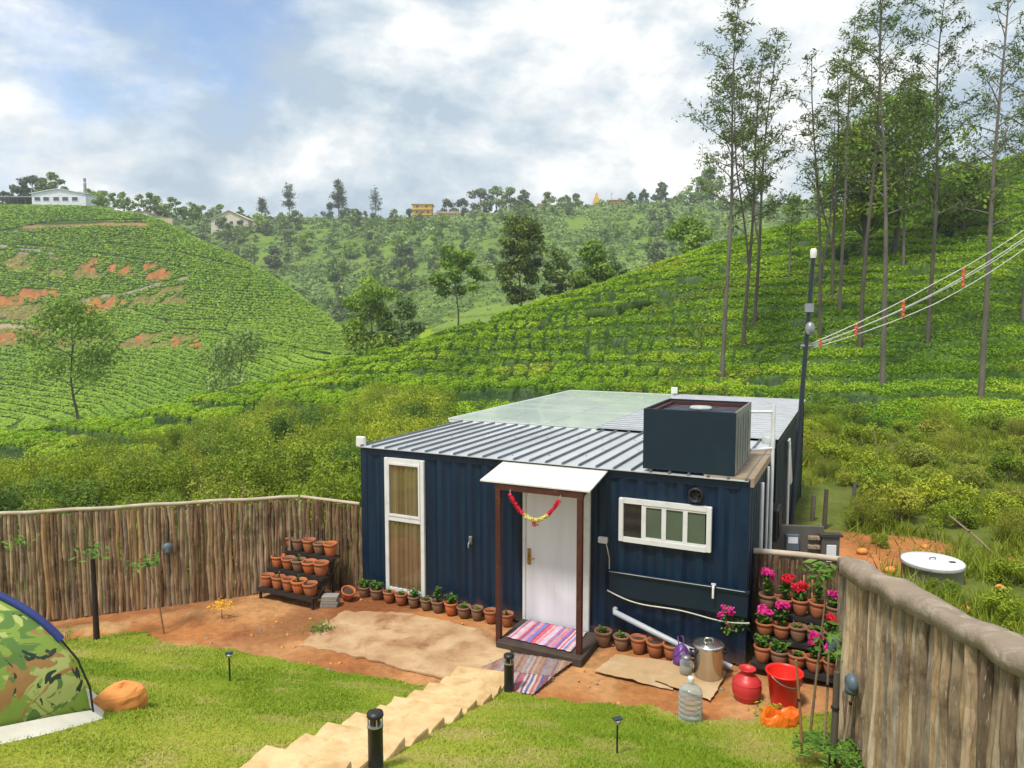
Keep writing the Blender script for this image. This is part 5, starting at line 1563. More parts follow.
t = thing('mast', 'thin grey mast beside the shrine tower', 'mast', (*at(610, 424)[:2], zpy(204, 424))); q = MB(); q.tube([(0, 0, -3), (0, 0, 7)], [.22, .1], 6); q.build('pole', M_HGREY, t); q = MB(); q.box(-.9, .9, -.06, .06, 5.6, 5.8); q.build('crossarm', M_HGREY, t)

HAZE = .00036
# ------------------------------------------------------------------ yard surfaces
M_PATIO = pm('worn_cement_patio', (.52, .36, .20), .9, (.33, .185, .09), 2.0, .35, .7, bump=.35, bscale=14, col3=(.25, .11, .045), scale3=1.5, lo3=.50, hi3=.66)
M_SAND = pm('ochre_step_stone', (.64, .47, .25), .9, (.50, .33, .15), 5, bump=.5, bscale=16, col3=(.40, .23, .09), scale3=3.2, lo3=.50, hi3=.74, detail=8)


def sheet_poly(name, pts, z, mat, kind=None, thick=0.0, jag=0.0, seed=0, par=None):
    """an irregular flat sheet on the ground, its rim ragged"""
    rng = random.Random(seed); P = []
    for (a, b) in zip(pts, pts[1:] + pts[:1]):
        n = max(1, int((Vector(b) - Vector(a)).length / .10)) if jag else 1
        for k in range(n):
            q = Vector(a).lerp(Vector(b), k / n); P.append((q[0] + rng.uniform(-jag, jag), q[1] + rng.uniform(-jag, jag)))
    mb = MB(); mb.prism(P[::-1] if False else P, z, z + thick, 0)
    o = mb.build(name, mat)
    if kind: o['kind'] = kind
    return o


pat = [G(*p)[:2] for p in ((343, 612), (405, 613), (485, 630), (512, 645), (505, 664), (487, 676), (452, 680), (400, 668), (350, 655), (298, 646), (318, 628))]
sheet_poly('cement_patio', pat[::-1], -.01, M_PATIO, 'structure', .024, .035, 4)

# steps running down the lawn: each slab a part
t = thing('garden_steps', 'flight of sand coloured slab steps coming down the lawn to the porch', 'steps', STEP_A)
L = (STEP_B - STEP_A).length; rng = np.random.default_rng(8)
for k in range(STEP_N + 1):
    s0 = L * k / STEP_N - .16; s1 = L * (k + 1) / STEP_N + .02
    c = STEP_A + STEP_DIR * ((s0 + s1) / 2); zt = Tz(c.x, c.y) + .055 + (.02 if k == 0 else 0)
    w = STEP_W / 2 * rng.uniform(.95, 1.06); an = rng.uniform(-.05, .05); P = []
    for (a, b) in ((s0, -w), (s0, w), (s1, w), (s1, -w)):
        a0 = a - (s0 + s1) / 2; P.append((a0, b))
    R = []
    for (p, r) in zip(P, P[1:] + P[:1]):
        for j in range(6):
            f = j / 6; x_ = p[0] + (r[0] - p[0]) * f + rng.uniform(-.014, .014); y_ = p[1] + (r[1] - p[1]) * f + rng.uniform(-.016, .016)
            q = c + STEP_DIR * (x_ * cos(an) - y_ * sin(an)) + STEP_NRM * (x_ * sin(an) + y_ * cos(an)); R.append((q.x - STEP_A.x, q.y - STEP_A.y))
    area = sum(a[0] * b[1] - b[0] * a[1] for a, b in zip(R, R[1:] + R[:1]))
    if area < 0: R = R[::-1]
    q = MB(); n = len(R)
    q.idx([(x, y, zt - .26) for x, y in R] + [(x, y, zt - .018) for x, y in R] + [(x * .985 + (c.x - STEP_A.x) * .015, y * .985 + (c.y - STEP_A.y) * .015, zt) for x, y in R],
          [tuple(range(2 * n, 3 * n))] + [(i, (i + 1) % n, n + (i + 1) % n, n + i) for i in range(n)] + [(n + i, n + (i + 1) % n, 2 * n + (i + 1) % n, 2 * n + i) for i in range(n)])
    q.build('step', M_SAND, t)

# rugs with woven stripes


def stripe_mat(name, cols, scale, ax=0):
    m, nt, b = newmat(name); tc = nt.nodes.new('ShaderNodeTexCoord'); sp = nt.nodes.new('ShaderNodeSeparateXYZ')
    nt.links.new(tc.outputs['Object'], sp.inputs[0])
    w = nt.nodes.new('ShaderNodeTexWhiteNoise'); w.noise_dimensions = '1D'
    nt.links.new(mathn(nt, 'FLOOR', mathn(nt, 'MULTIPLY', mathn(nt, 'ADD', sp.outputs[ax], mathn(nt, 'MULTIPLY', noisen(nt, tc.outputs['Object'], 3, 3), .04)), scale)), w.inputs['W'])
    c = rampn(nt, w.outputs[0], [(i / len(cols), q) for i, q in enumerate(cols)], 'CONSTANT')
    c = mixc(nt, 1.0, c, rampn(nt, noisen(nt, tc.outputs['Object'], 22, 4, .7), [(.3, .65), (.7, 1.2)]), 'MULTIPLY')
    nt.links.new(c, b.inputs['Base Color']); b.inputs['Roughness'].default_value = .95; b.inputs['Specular IOR Level'].default_value = .1
    return m


M_RUG1 = stripe_mat('pink_blue_striped_rug', [(.55, .14, .20), (.62, .38, .40), (.45, .06, .10), (.60, .50, .52), (.16, .20, .50), (.58, .22, .30), (.35, .07, .16), (.50, .45, .58), (.60, .30, .26)], 34)
M_RUG2 = stripe_mat('faded_striped_rug', [(.30, .20, .16), (.36, .29, .26), (.22, .13, .13), (.32, .20, .14), (.24, .22, .25), (.38, .27, .20), (.30, .15, .12)], 30)
M_RUG3 = stripe_mat('dark_striped_rug', [(.40, .12, .13), (.45, .40, .42), (.14, .11, .18), (.42, .26, .24), (.22, .10, .14), (.50, .42, .36), (.12, .12, .24)], 32)


def rug(label, corners, z, mat, drop=0.0):
    c = [Vector(p) for p in corners]; o = (c[0] + c[1] + c[2] + c[3]) / 4; ex = ((c[1] - c[0]) + (c[2] - c[3])); ang = atan2(ex.y, ex.x)
    t = thing('rag_rug', label, 'rug', (o.x, o.y, z), ang, 'striped rag rugs at the porch'); R = Matrix.Rotation(-ang, 3, 'Z')
    n, m = 26, 16; V = []; F = []
    for i in range(n + 1):
        for j in range(m + 1):
            p = c[0].lerp(c[1], i / n).lerp(c[3].lerp(c[2], i / n), j / m); q = R @ Vector((p.x - o.x, p.y - o.y, 0))
            V.append((q.x + .006 * sin(j * 2.2), q.y + .01 * sin(i * 1.7), .010 + .010 * float(vnoise([p.x], [p.y], .16, 3, 2)[0])))
    K = len(V)
    for i in range(n):
        for j in range(m): F.append((i * (m + 1) + j, (i + 1) * (m + 1) + j, (i + 1) * (m + 1) + j + 1, i * (m + 1) + j + 1))
    ob = link('woven_cloth', fast_mesh('woven_cloth', V, F, mat, None, True), t)
    so = ob.modifiers.new('thickness', 'SOLIDIFY'); so.thickness = .009; so.offset = -1


zc = .102
rug('pink and blue striped rag rug lying on the dark porch step', [H(3.24, -.10, 0), H(4.20, -.12, 0), H(4.22, -.84, 0), H(3.20, -.80, 0)], zc, M_RUG1)
gA = [G(*p) for p in ((514, 655), (573, 664), (552, 679), (478, 671))]
rug('faded brown striped rag rug on the ground below the porch step', [gA[0], gA[1], gA[2], gA[3]], .013, M_RUG2)
gB = [G(*p) for p in ((512, 675), (553, 680), (533, 698), (505, 694))]
rug('dark red and grey striped rag rug nearest the lawn', [gB[0], gB[1], gB[2], gB[3]], .030, M_RUG3)

M_CARD = pm('flattened_cardboard', (.46, .31, .165), .9, (.39, .255, .13), 2.5, bump=.08, col3=(.52, .39, .24), scale3=1.5)


def cardboard(label, pix, z, seed):
    P = [G(*p) for p in pix]; o = sum(P, Vector()) / len(P)
    t = thing('cardboard_sheet', label, 'cardboard', (o.x, o.y, z)); rng = random.Random(seed)
    n = 14; V = []; F = []
    for i in range(n + 1):
        for j in range(n + 1):
            p = P[0].lerp(P[1], i / n).lerp(P[3].lerp(P[2], i / n), j / n) - o; e = (i in (0, n)) or (j in (0, n))
            V.append((p.x + (rng.uniform(-.012, .012) if e else 0), p.y + (rng.uniform(-.012, .012) if e else 0), .012 + .02 * float(vnoise([p.x], [p.y], .5, seed, 2)[0]) + (.012 if i == n // 2 else 0)))
    for i in range(n):
        for j in range(n): F.append((i * (n + 1) + j, (i + 1) * (n + 1) + j, (i + 1) * (n + 1) + j + 1, i * (n + 1) + j + 1))
    ob = link('board', fast_mesh('board', V, F, M_CARD, None, False), t); so = ob.modifiers.new('thickness', 'SOLIDIFY'); so.thickness = .006


cardboard('large flattened cardboard sheet on the red soil left of the steel pot', ((616, 656), (690, 666), (672, 692), (594, 673)), .0, 3)
cardboard('smaller torn cardboard sheet under the steel pot', ((672, 664), (727, 675), (711, 704), (655, 684)), .022, 5)

# ------------------------------------------------------------------ flower pots
M_TERRA = pm('terracotta', (.40, .135, .055), .8, (.30, .095, .040), 6, bump=.1, col3=(.46, .24, .14), scale3=4, lo3=.58, hi3=.8)
M_TERRA2 = pm('weathered_terracotta', (.25, .125, .070), .88, (.17, .10, .060), 7, bump=.15, col3=(.20, .17, .12), scale3=5, lo3=.5, hi3=.75)
M_TERRA3 = pm('bright_terracotta', (.52, .15, .045), .75, (.42, .115, .04), 6, bump=.1)
M_SOIL = pm('potting_soil', (.075, .045, .028), .95, (.045, .028, .018), 14, bump=.6)
M_SHELF = pm('dark_painted_shelf', (.018, .018, .020), .6, (.035, .028, .024), 5)


def pot_mesh(m, s=1.0):
    q = MB(); q.lathe([(.068, 0), (.074, .006), (.092, .06), (.104, .115), (.104, .145), (.097, .155), (.097, .162), (.117, .166), (.120, .178), (.120, .194), (.115, .200), (.106, .200), (.100, .192), (.094, .165), (.09, .158)], 22)
    return q.mesh('pot_body', m)


POTS = {0: pot_mesh(M_TERRA), 1: pot_mesh(M_TERRA2), 2: pot_mesh(M_TERRA3)}
_q = MB(); _q.lathe([(.001, .172), (.05, .170), (.094, .162)], 14); SOILMESH = _q.mesh('soil', M_SOIL)


def plantlet(seed, n, R, Ht, leaf, stems=6, z0=.16, mat=None):
    rng = np.random.default_rng(seed); mb = MB(); tips = []
    for k in range(stems):
        a = rng.uniform(0, 2 * pi); r = R * rng.uniform(.2, .9); tip = (r * cos(a), r * sin(a), z0 + Ht * rng.uniform(.55, 1)); tips.append(tip)
        mb.tube([(r * .2 * cos(a), r * .2 * sin(a), z0), (tip[0] * .6, tip[1] * .6, z0 + Ht * .5), tip], [.006, .005, .003], 5, cap=False)
    T_ = np.array(tips); idx = rng.integers(0, stems, n)
    f = rng.uniform(.35, 1.05, (n, 1)); P = np.array([[0, 0, z0]]) * (1 - f) + T_[idx] * f + rng.normal(0, R * .22, (n, 3)) * np.array([1, 1, .6])
    V, Q = cards(P, np.tile([[0, 0, 1.0]], (n, 1)) + P * 2, leaf * rng.uniform(.7, 1.3, n), leaf * .75, rng, .5)
    TV = np.array(mb.v); Qt = np.array(mb.f) + len(V)
    var = np.concatenate([np.repeat(np.clip(rng.normal(.5, .25, n), 0, 1), 4), np.full(len(TV), .2)])
    return fast_mesh('plant', np.concatenate([V, TV]), np.concatenate([Q, Qt]), mat or M_POTLEAF, {'var': ('FLOAT', var)}), tips


def blossom(seed, tips, mat, n=80, r=.05, up=.05):
    rng = np.random.default_rng(seed); P = []
    for tip in tips:
        u = unit(rng.normal(0, 1, (n, 3))); u[:, 2] = np.abs(u[:, 2]) * .9 - .1; P.append(np.array(tip) + np.array([0, 0, up]) + u * r * rng.uniform(.6, 1.1, (n, 1)))
    P = np.concatenate(P); N = P - P.mean(0) + np.array([0, 0, .05])
    V, Q = cards(P, N, .034, .030, rng, .5)
    return fast_mesh('flower', V, Q, mat, {'var': ('FLOAT', np.repeat(rng.uniform(0, 1, len(P)), 4))})


PL_SMALL, t_s = plantlet(1, 60, .06, .09, .040, 5)
PL_LEAFY, t_l = plantlet(2, 170, .10, .17, .050, 9)
PL_TALL, t_t = plantlet(3, 150, .10, .30, .050, 8)
PL_SPRIG, t_g = plantlet(4, 26, .04, .10, .035, 3)
PL_DRY, t_d = plantlet(5, 40, .07, .07, .035, 6, mat=M_WEED)
FL = {'magenta': blossom(1, t_l[:7], M_MAGENTA), 'red': blossom(2, t_l[:6], M_REDFLOWER), 'magenta_tall': blossom(3, t_t[:7], M_MAGENTA), 'red_tall': blossom(4, t_t[:5], M_REDFLOWER)}
PLM = {'small': PL_SMALL, 'leafy': PL_LEAFY, 'tall': PL_TALL, 'sprig': PL_SPRIG, 'dry': PL_DRY}


def pot(label, loc, tone=0, plant=None, flower=None, s=1.0, group=None, tilt=None, rz=0.0):
    t = thing('flower_pot', label, 'flower pot', loc, rz, group)
    if tilt: t.rotation_euler = tilt
    k_ = random.uniform(.92, 1.08); t.scale = (s * k_, s * k_, s * random.uniform(.92, 1.08))
    if not tilt: t.rotation_euler = (random.uniform(-.035, .035), random.uniform(-.035, .035), rz)
    link('pot_body', POTS[tone], t); link('soil', SOILMESH, t)
    if plant:
        p = link('plant', PLM[plant], t)
        if flower: link('flower', FL[flower], p)
    return t


def rack(label, u0, u1, rows, seed):
    """three tier stand: rows = [(n, z)] front to back"""
    base = H((u0 + u1) / 2, rows[0][0]); t = thing('pot_stand', label, 'plant stand', base, HYAW); w = (u1 - u0) / 2; n0 = rows[0][0]
    for n, z in rows:
        q = MB(); q.box(-w, w, n - n0 - .11, n - n0 + .11, z - .03, z - .004, bevel=.004); q.box(-w - .01, w + .01, n - n0 - .125, n - n0 - .112, z - .05, z + .012); q.build('shelf', M_SHELF, t)
    for u in (-w + .03, w - .03):
        for n, z in rows:
            q = MB(); q.box(u - .018, u + .018, n - n0 - .09, n - n0 - .054, 0, z - .031); q.build('leg', M_SHELF, t)
        q = MB(); q.tube([(u + .022, rows[0][0] - n0 - .05, .12), (u + .022, rows[-1][0] - n0 + .06, rows[-1][1] - .12)], .012, 6); q.build('side_brace', M_SHELF, t)
    return t


LR = [(-.93, .20), (-.67, .46), (-.41, .72)]; LU0, LU1 = -1.42, -.22
rack('dark three tier stand of terracotta pots in the corner of the fence on the left', LU0, LU1, LR, 1)
ORD = ('leftmost', 'second from left', 'middle', 'second from right', 'rightmost')
SHELF = ('bottom', 'middle', 'top'); TONE = ('terracotta pot', 'weathered brown pot', 'orange pot'); PLW = {None: 'empty ', 'small': 'planted ', 'sprig': 'sprouting ', 'leafy': 'leafy ', 'tall': 'tall ', 'dry': 'sparse '}
ltone = ((0, 0, 0, 2, 0), (2, 0, 1, 2, 0), (0, 1, 0, 1, 2)); lpl = ((None, 'sprig', None, 'sprig', None), (None, None, 'sprig', None, None), (None, None, None, None, None))
for r, (n, z) in enumerate(LR):
    for k in range(5):
        u = LU0 + .13 + (LU1 - LU0 - .26) * k / 4
        pot(f'{PLW[lpl[r][k]]}{TONE[ltone[r][k]]}, {ORD[k]}, {SHELF[r]} shelf of the left stand', H(u, n, z), ltone[r][k], lpl[r][k], None, 1.08, 'pots on the left stand', rz=k * 1.1)
RR = [(-.04, .14), (.19, .42), (.42, .70)]; RU0, RU1 = 6.54, 7.66
rack('dark three tier stand of flowering pots by the right fence', RU0, RU1, RR, 2)
rtone = ((0, 1, 0, 0, 0), (0, 0, 1, 1, 1), (1, 0, 0, 0, 1))
rpl = (('leafy', 'leafy', 'small', 'tall', 'leafy'), ('leafy', 'tall', 'dry', 'small', 'leafy'), ('tall', 'tall', 'leafy', 'tall', 'leafy'))
rfl = ((None, None, None, 'magenta_tall', 'magenta'), ('magenta', 'magenta_tall', None, None, 'red'), ('magenta_tall', 'red_tall', 'red', None, 'magenta'))
for r, (n, z) in enumerate(RR):
    for k in range(5):
        u = RU0 + .13 + (RU1 - RU0 - .26) * k / 4; fl = rfl[r][k]
        fw = f' with {fl.split("_")[0]} flowers' if fl else ''
        pot(f'{PLW[rpl[r][k]]}{TONE[rtone[r][k]]}{fw}, {ORD[k]}, {SHELF[r]} shelf of the right stand', H(u, n, z), rtone[r][k], rpl[r][k], fl, 1.06, 'pots on the right stand', rz=k * 1.7 + r)


def ucol(px, n, z=0.0):
    lo, hi = -2.0, 9.0
    for _ in range(40):
        m = (lo + hi) / 2; p = H(m, n, z)
        if proj(p.x, p.y, p.z)[0] < px: lo = m
        else: hi = m
    return lo


WALLP = [(364, 1, 'leafy', 'bushy grey brown pot at the left end of the row along the cabin'), (376.5, 1, 'leafy', 'grey brown leafy pot, second from the left in the row along the cabin'), (389, 0, 'small', 'terracotta pot under the left edge of the tall window'), (401, 0, 'small', 'terracotta pot under the middle of the tall window'),
         (413.5, 1, 'leafy', 'grey brown leafy pot under the right edge of the tall window'), (426, 1, 'small', 'dark grey brown pot just right of the tall window'), (438, 1, 'tall', 'tall leafy dark green plant pot in the row along the cabin'), (451, 2, 'leafy', 'bright orange pot with leaves, beside the tall leafy plant'),
         (464, 1, 'small', 'grey brown pot right of the bright orange leafy pot'), (477, 1, 'dry', 'dull grey brown pot two left of the left porch post'), (491, 0, None, 'empty terracotta pot just left of the left porch post'), (507, 0, 'sprig', 'terracotta pot behind the left porch post by the dark step')]
for px, tn, pl, lab in WALLP: pot(lab, H(ucol(px, -.17, .1), -.17), tn, pl, None, .93, 'pots along the cabin wall', rz=px)
for k, (px, tn, pl, lab) in enumerate([(603, 1, 'small', 'grey brown pot right beside the door step'), (621.5, 1, 'small', 'grey brown pot, second right of the door step'), (638.5, 0, None, 'empty terracotta pot, middle of the five right of the door step'), (655, 0, None, 'empty terracotta pot, fourth right of the door step'), (672, 0, None, 'terracotta pot under the grey pipe, last of five right of the step')]):
    pot(lab, H(ucol(px, -.19, .1), -.19), tn, pl, None, 1.08, 'pots right of the door', rz=px)
pot('bright orange pot leaning over by itself between the left stand and the cabin', H(-.02, -.42, .03), 2, None, None, 1.0, None, (.35, .3, 0))
t = thing('slab_pile', 'small pile of grey slabs beside the legs of the left stand', 'slabs', H(-.12, -.75)); q = MB()
for k in range(4): q.box(-.13 + .01 * k, .15 + .015 * (k % 2), -.10, .10 - .01 * k, .05 * k, .05 * k + .046, bevel=.006)
q.build('slab_stack', M_CONC, t)

# ------------------------------------------------------------------ things standing about the yard
M_STAIN = pm('polished_steel', (.62, .60, .57), .22, (.52, .49, .45), 3, metal=.95)
M_PURPLE = pm('purple_plastic', (.13, .045, .22), .4, (.09, .03, .16), 6)
M_REDPL = pm('red_plastic', (.78, .030, .018), .35, (.70, .022, .016), 4)
M_KUDAM = pm('rose_red_plastic', (.55, .040, .042), .4, (.46, .030, .034), 5, col3=(.62, .12, .11), scale3=3, lo3=.6, hi3=.85)
M_ORANGE = pm('orange_plastic_film', (.82, .19, .012), .4, (.62, .10, .01), 6)
M_BOULDER = pm('orange_boulder', (.72, .31, .085), .9, (.58, .21, .055), 3, bump=.4, bscale=10, col3=(.60, .30, .11), scale3=2)
M_LAMPGREY = pm('blue_grey_lamp', (.11, .15, .19), .45, (.08, .11, .14), 6)
M_CHROME = pm('brushed_alloy', (.55, .55, .54), .3, (.45, .45, .45), 5, metal=.8)


def plastic_clear(name, tint, mixf):
    m, nt, b = newmat(name); b.inputs['Base Color'].default_value = (*tint, 1); b.inputs['Roughness'].default_value = .12
    tr = nt.nodes.new('ShaderNodeBsdfTransparent'); tr.inputs[0].default_value = (.86, .92, .93, 1)
    lw = nt.nodes.new('ShaderNodeLayerWeight'); lw.inputs[0].default_value = .35
    mx = nt.nodes.new('ShaderNodeMixShader'); nt.links.new(mathn(nt, 'ADD', mathn(nt, 'MULTIPLY', lw.outputs[1], .7), mixf, clamp=True), mx.inputs[0])
    nt.links.new(tr.outputs[0], mx.inputs[1]); nt.links.new(b.outputs[0], mx.inputs[2]); nt.links.new(mx.outputs[0], nt.nodes['Material Output'].inputs[0]); return m


M_PET = plastic_clear('clear_bottle_plastic', (.50, .58, .60), .22)
M_JAR = plastic_clear('clear_jar_glass', (.55, .60, .60), .2)

p = G(708, 679); t = thing('steel_pot', 'large lidded stainless steel pot standing on the cardboard', 'pot', (p.x, p.y, .045))
q = MB(); q.lathe([(.17, 0), (.185, .012), (.188, .40), (.20, .41), (.20, .425), (.185, .43)], 32); bd = q.build('pot_wall', M_STAIN, t)
q = MB(); q.lathe([(.205, .428), (.208, .44), (.18, .455), (.10, .475), (.001, .482)], 32); ld = q.build('lid', M_STAIN, t)
q = MB(); q.tube([(-.06, 0, .475), (-.05, 0, .515), (.05, 0, .515), (.06, 0, .475)], .011, 8); q.build('lid_handle', M_STAIN, ld)
for s in (-1, 1):
    q = MB(); q.tube([(s * .185, -.06, .33), (s * .235, -.05, .345), (s * .235, .05, .345), (s * .185, .06, .33)], .012, 8); q.build('handle', M_BLACK, t)
p = G(681, 667); t = thing('purple_bag', 'crumpled purple plastic bag left of the steel pot', 'bag', (p.x, p.y, .03), .3); rng = np.random.default_rng(3)
q = MB(); V = []; n = 16
for i in range(9):
    f = i / 8; r = (.10 * sin(pi * min(1, .25 + f * .7)) + .02) * (1 if f < .95 else .5)
    for k in range(n): V.append((r * cos(2 * pi * k / n) * (1 + rng.uniform(-.15, .15)), r * sin(2 * pi * k / n) * (1 + rng.uniform(-.15, .15)), .30 * f))
q.idx(V, [(i * n + k, i * n + (k + 1) % n, (i + 1) * n + (k + 1) % n, (i + 1) * n + k) for i in range(8) for k in range(n)] + [tuple(range(n - 1, -1, -1))]); q.build('bag_body', M_PURPLE, t)
q = MB(); q.tube([(-.04, 0, .29), (-.05, .02, .40), (.03, .02, .40), (.04, 0, .29)], .010, 6); q.build('handle', M_PURPLE, t)
p = G(686, 677); t = thing('glass_jar', 'small clear jar in front of the purple bag', 'jar', (p.x, p.y, .045)); q = MB(); q.lathe([(.075, 0), (.085, .01), (.085, .17), (.06, .20), (.055, .22)], 20); q.build('jar_body', M_JAR, t)
q = MB(); q.lathe([(.06, .215), (.062, .25), (.001, .255)], 18); q.build('lid', M_STEEL, t); q = MB(); q.lathe([(.001, .006), (.078, .008), (.078, .09), (.001, .09)], 18); q.build('contents', M_TIMBER, t)
p = GT(690, 723); t = thing('water_bottle', 'large clear plastic water bottle on the grass edge', 'bottle', p, .4)
q = MB(); pr = [(.12, 0), (.135, .012)]
for k in range(5): pr += [(.137, .03 + k * .062), (.137, .065 + k * .062), (.131, .07 + k * .062), (.131, .086 + k * .062)]
pr += [(.137, .35), (.125, .40), (.085, .44), (.040, .465), (.030, .48), (.030, .51)]
q.lathe(pr, 28); bb = q.build('bottle_body', M_PET, t)
q = MB(); q.lathe([(.034, .50), (.036, .53), (.034, .555), (.001, .56)], 18); q.build('cap', M_WHITE, t)
q = MB()
V = []; F = []
for i in range(9):
    a = -.75 + i * .16 - pi / 2 + .9
    for z in (.06, .19): V.append((.1395 * cos(a), .1395 * sin(a), z))
q.idx(V, [(2 * i, 2 * i + 2, 2 * i + 3, 2 * i + 1) for i in range(8)], 0, True)
V2 = [(x * 1.008, y * 1.008, .10 + (z - .06) * .35) for x, y, z in V[6:14]]; q.idx(V2, [(2 * i, 2 * i + 2, 2 * i + 3, 2 * i + 1) for i in range(3)], 1, True)
q.build('paper_label', [pm('white_label_paper', (.6, .62, .66), .6), pm('navy_label_ink', (.05, .06, .20), .5)], bb)
p = GT(750, 706); t = thing('water_pitcher', 'round rose red plastic water pot with a narrow neck', 'water pot', (p.x, p.y + .14, p.z - .01))
q = MB(); q.lathe([(.11, 0), (.125, .01), (.168, .10), (.182, .18), (.172, .255), (.120, .315), (.082, .335), (.070, .36), (.075, .385), (.105, .41), (.108, .42), (.095, .42), (.062, .37), (.06, .33)], 30)
q.build('vessel', M_KUDAM, t); q = MB()
for z, r in ((.10, .1695), (.24, .176)): q.lathe([(r, z), (r + .003, z + .006), (r, z + .012)], 30)
q.build('ring_band', M_KUDAM, t)
p = GT(788, 712); t = thing('bucket', 'bright red plastic bucket beside the water pot', 'bucket', (p.x, p.y + .15, p.z - .01), .5)
q = MB(); q.lathe([(.135, 0), (.145, .01), (.155, .05), (.205, .42), (.222, .425), (.224, .445), (.205, .448), (.196, .42), (.14, .03), (.001, .02)], 32); q.build('bucket_wall', M_REDPL, t)
q = MB(); q.tube([(.222 * cos(a), .222 * sin(a) - .02 * sin(a), .43 - .11 * abs(sin(a))) for a in np.linspace(pi, 2 * pi, 17)], .006, 6); q.build('handle', M_STEEL, t)
p = GT(780, 727); t = thing('orange_bag', 'open orange plastic bag lying on the grass in front of the bucket', 'bag', p, .2); rng = np.random.default_rng(6)
q = MB(); n = 28; V = []
for i, (rx, ry, z) in enumerate([(.17, .11, .0), (.215, .15, .03), (.215, .15, .10), (.20, .135, .16), (.185, .115, .175), (.165, .095, .14), (.13, .07, .05), (.02, .02, .03)]):
    for k in range(n):
        a = 2 * pi * k / n; w = 1 + .10 * sin(5 * a + i) + rng.uniform(-.05, .05); V.append((rx * cos(a) * w, ry * sin(a) * w, z * (1 + .22 * sin(3 * a + 1)) + .004))
q.idx(V, [(i * n + k, i * n + (k + 1) % n, (i + 1) * n + (k + 1) % n, (i + 1) * n + k) for i in range(7) for k in range(n)]); q.build('bag_film', M_ORANGE, t)


def bollard(px, py, label, h=.55):
    p = GT(px, py); t = thing('bollard_light', label, 'garden light', (p.x, p.y, p.z - .02), 0, 'black bollard lights along the steps')
    q = MB(); q.lathe([(.075, 0), (.062, .01), (.062, h * .74), (.066, h * .745), (.066, h * .76)], 22); q.build('post', M_BLACK, t)
    q = MB(); q.lathe([(.045, h * .76), (.045, h * .90)], 18); q.build('lamp_glass', M_DARKGLASS, t)
    q = MB()
    for k in range(4):
        a = k * pi / 2 + .4; q.tube([(.058 * cos(a), .058 * sin(a), h * .75), (.058 * cos(a), .058 * sin(a), h * .92)], .006, 5)
    q.build('cage_bar', M_CHROME, t)
    q = MB(); q.lathe([(.066, h * .905), (.070, h * .92), (.066, h * .965), (.03, h * .99), (.001, h)], 22); q.build('cap', M_BLACK, t)
    q = MB(); q.lathe([(.064, h * .762), (.064, h * .785)], 22); q.build('alloy_band', M_CHROME, t)


bollard(376, 772, 'black bollard light in the foreground right of the lower steps')
bollard(509, 694, 'black bollard light farther off at the top of the lawn by the rugs')


def spike_light(px, py, label, h=.36):
    p = GT(px, py); t = thing('spike_light', label, 'garden light', (p.x, p.y, p.z - .03), .4, 'small spike lights in the lawn')
    q = MB(); q.tube([(0, 0, 0), (0, 0, h)], .010, 6); q.build('spike', M_BLACK, t)
    q = MB(); q.lathe([(.03, h), (.036, h + .015), (.036, h + .035), (.001, h + .04)], 14); q.build('lamp_head', M_CHROME, t)
    q = MB(); q.box(-.045, .045, -.03, .03, h + .042, h + .05); q.build('solar_panel', M_DARKGLASS, t)


spike_light(230, 684, 'small spike light standing alone in the left lawn')
spike_light(617, 757, 'small spike light standing in the right lawn')


def fence_lamp(loc, rz, label):
    t = thing('fence_lamp', label, 'fence lamp', loc, rz, 'blue grey lamps on the fences'); rot = Matrix.Rotation(pi / 2, 4, 'X')
    q = MB(); q.lathe([(.03, 0), (.075, .015), (.085, .06), (.06, .095), (.001, .10)], 18, (0, 0, 0), ax=rot); q.build('lamp_shade', M_LAMPGREY, t)
    q = MB(); q.lathe([(.001, -.10), (.055, -.10), (.06, -.05), (.05, -.0)], 14, (0, -.05, -.0)); q.build('lamp_glass', M_LAMPGREY, t)


def on_long_fence(px, z):
    lo, hi = 0.0, 7.0
    for _ in range(40):
        m = (lo + hi) / 2; q = FC + FDIR * m
        if proj(q.x, q.y, z)[0] > px: lo = m
        else: hi = m
    return FC + FDIR * lo + FN * .06 + Vector((0, 0, z))


fence_lamp(on_long_fence(168, 1.02), atan2(FN.y, FN.x) + pi / 2, 'blue grey lamp on the long left fence')
fence_lamp(Vector((3.20, 6.42, 1.37)), -pi / 2 - .08, 'larger blue grey lamp on the near face of the matted right fence')
fence_lamp(Vector((4.05, 8.70, .72)), -pi / 2 + .4, 'blue grey lamp at the right end of the flower stand')

p = GT(109, 713); rng = np.random.default_rng(12); t = thing('boulder', 'orange boulder half buried in the lawn beside the tent', 'boulder', (p.x, p.y + .1, p.z), .25)
q = MB(); V = []; n = 14
for i in range(8):
    th = pi / 2 * i / 7
    for k in range(n):
        a = 2 * pi * k / n; w = 1 + .16 * sin(2 * a + 1) + .10 * sin(3 * a + i * .4) + rng.uniform(-.06, .06)
        V.append((.235 * cos(th) ** .75 * cos(a) * w + .07 * sin(th), .18 * cos(th) ** .6 * sin(a) * w, .27 * sin(th) ** .9 * (1 + .1 * sin(a)) * .92 - .04))
q.idx(V, [(i * n + k, i * n + (k + 1) % n, (i + 1) * n + (k + 1) % n, (i + 1) * n + k) for i in range(7) for k in range(n)]); q.build('rock', M_BOULDER, t)

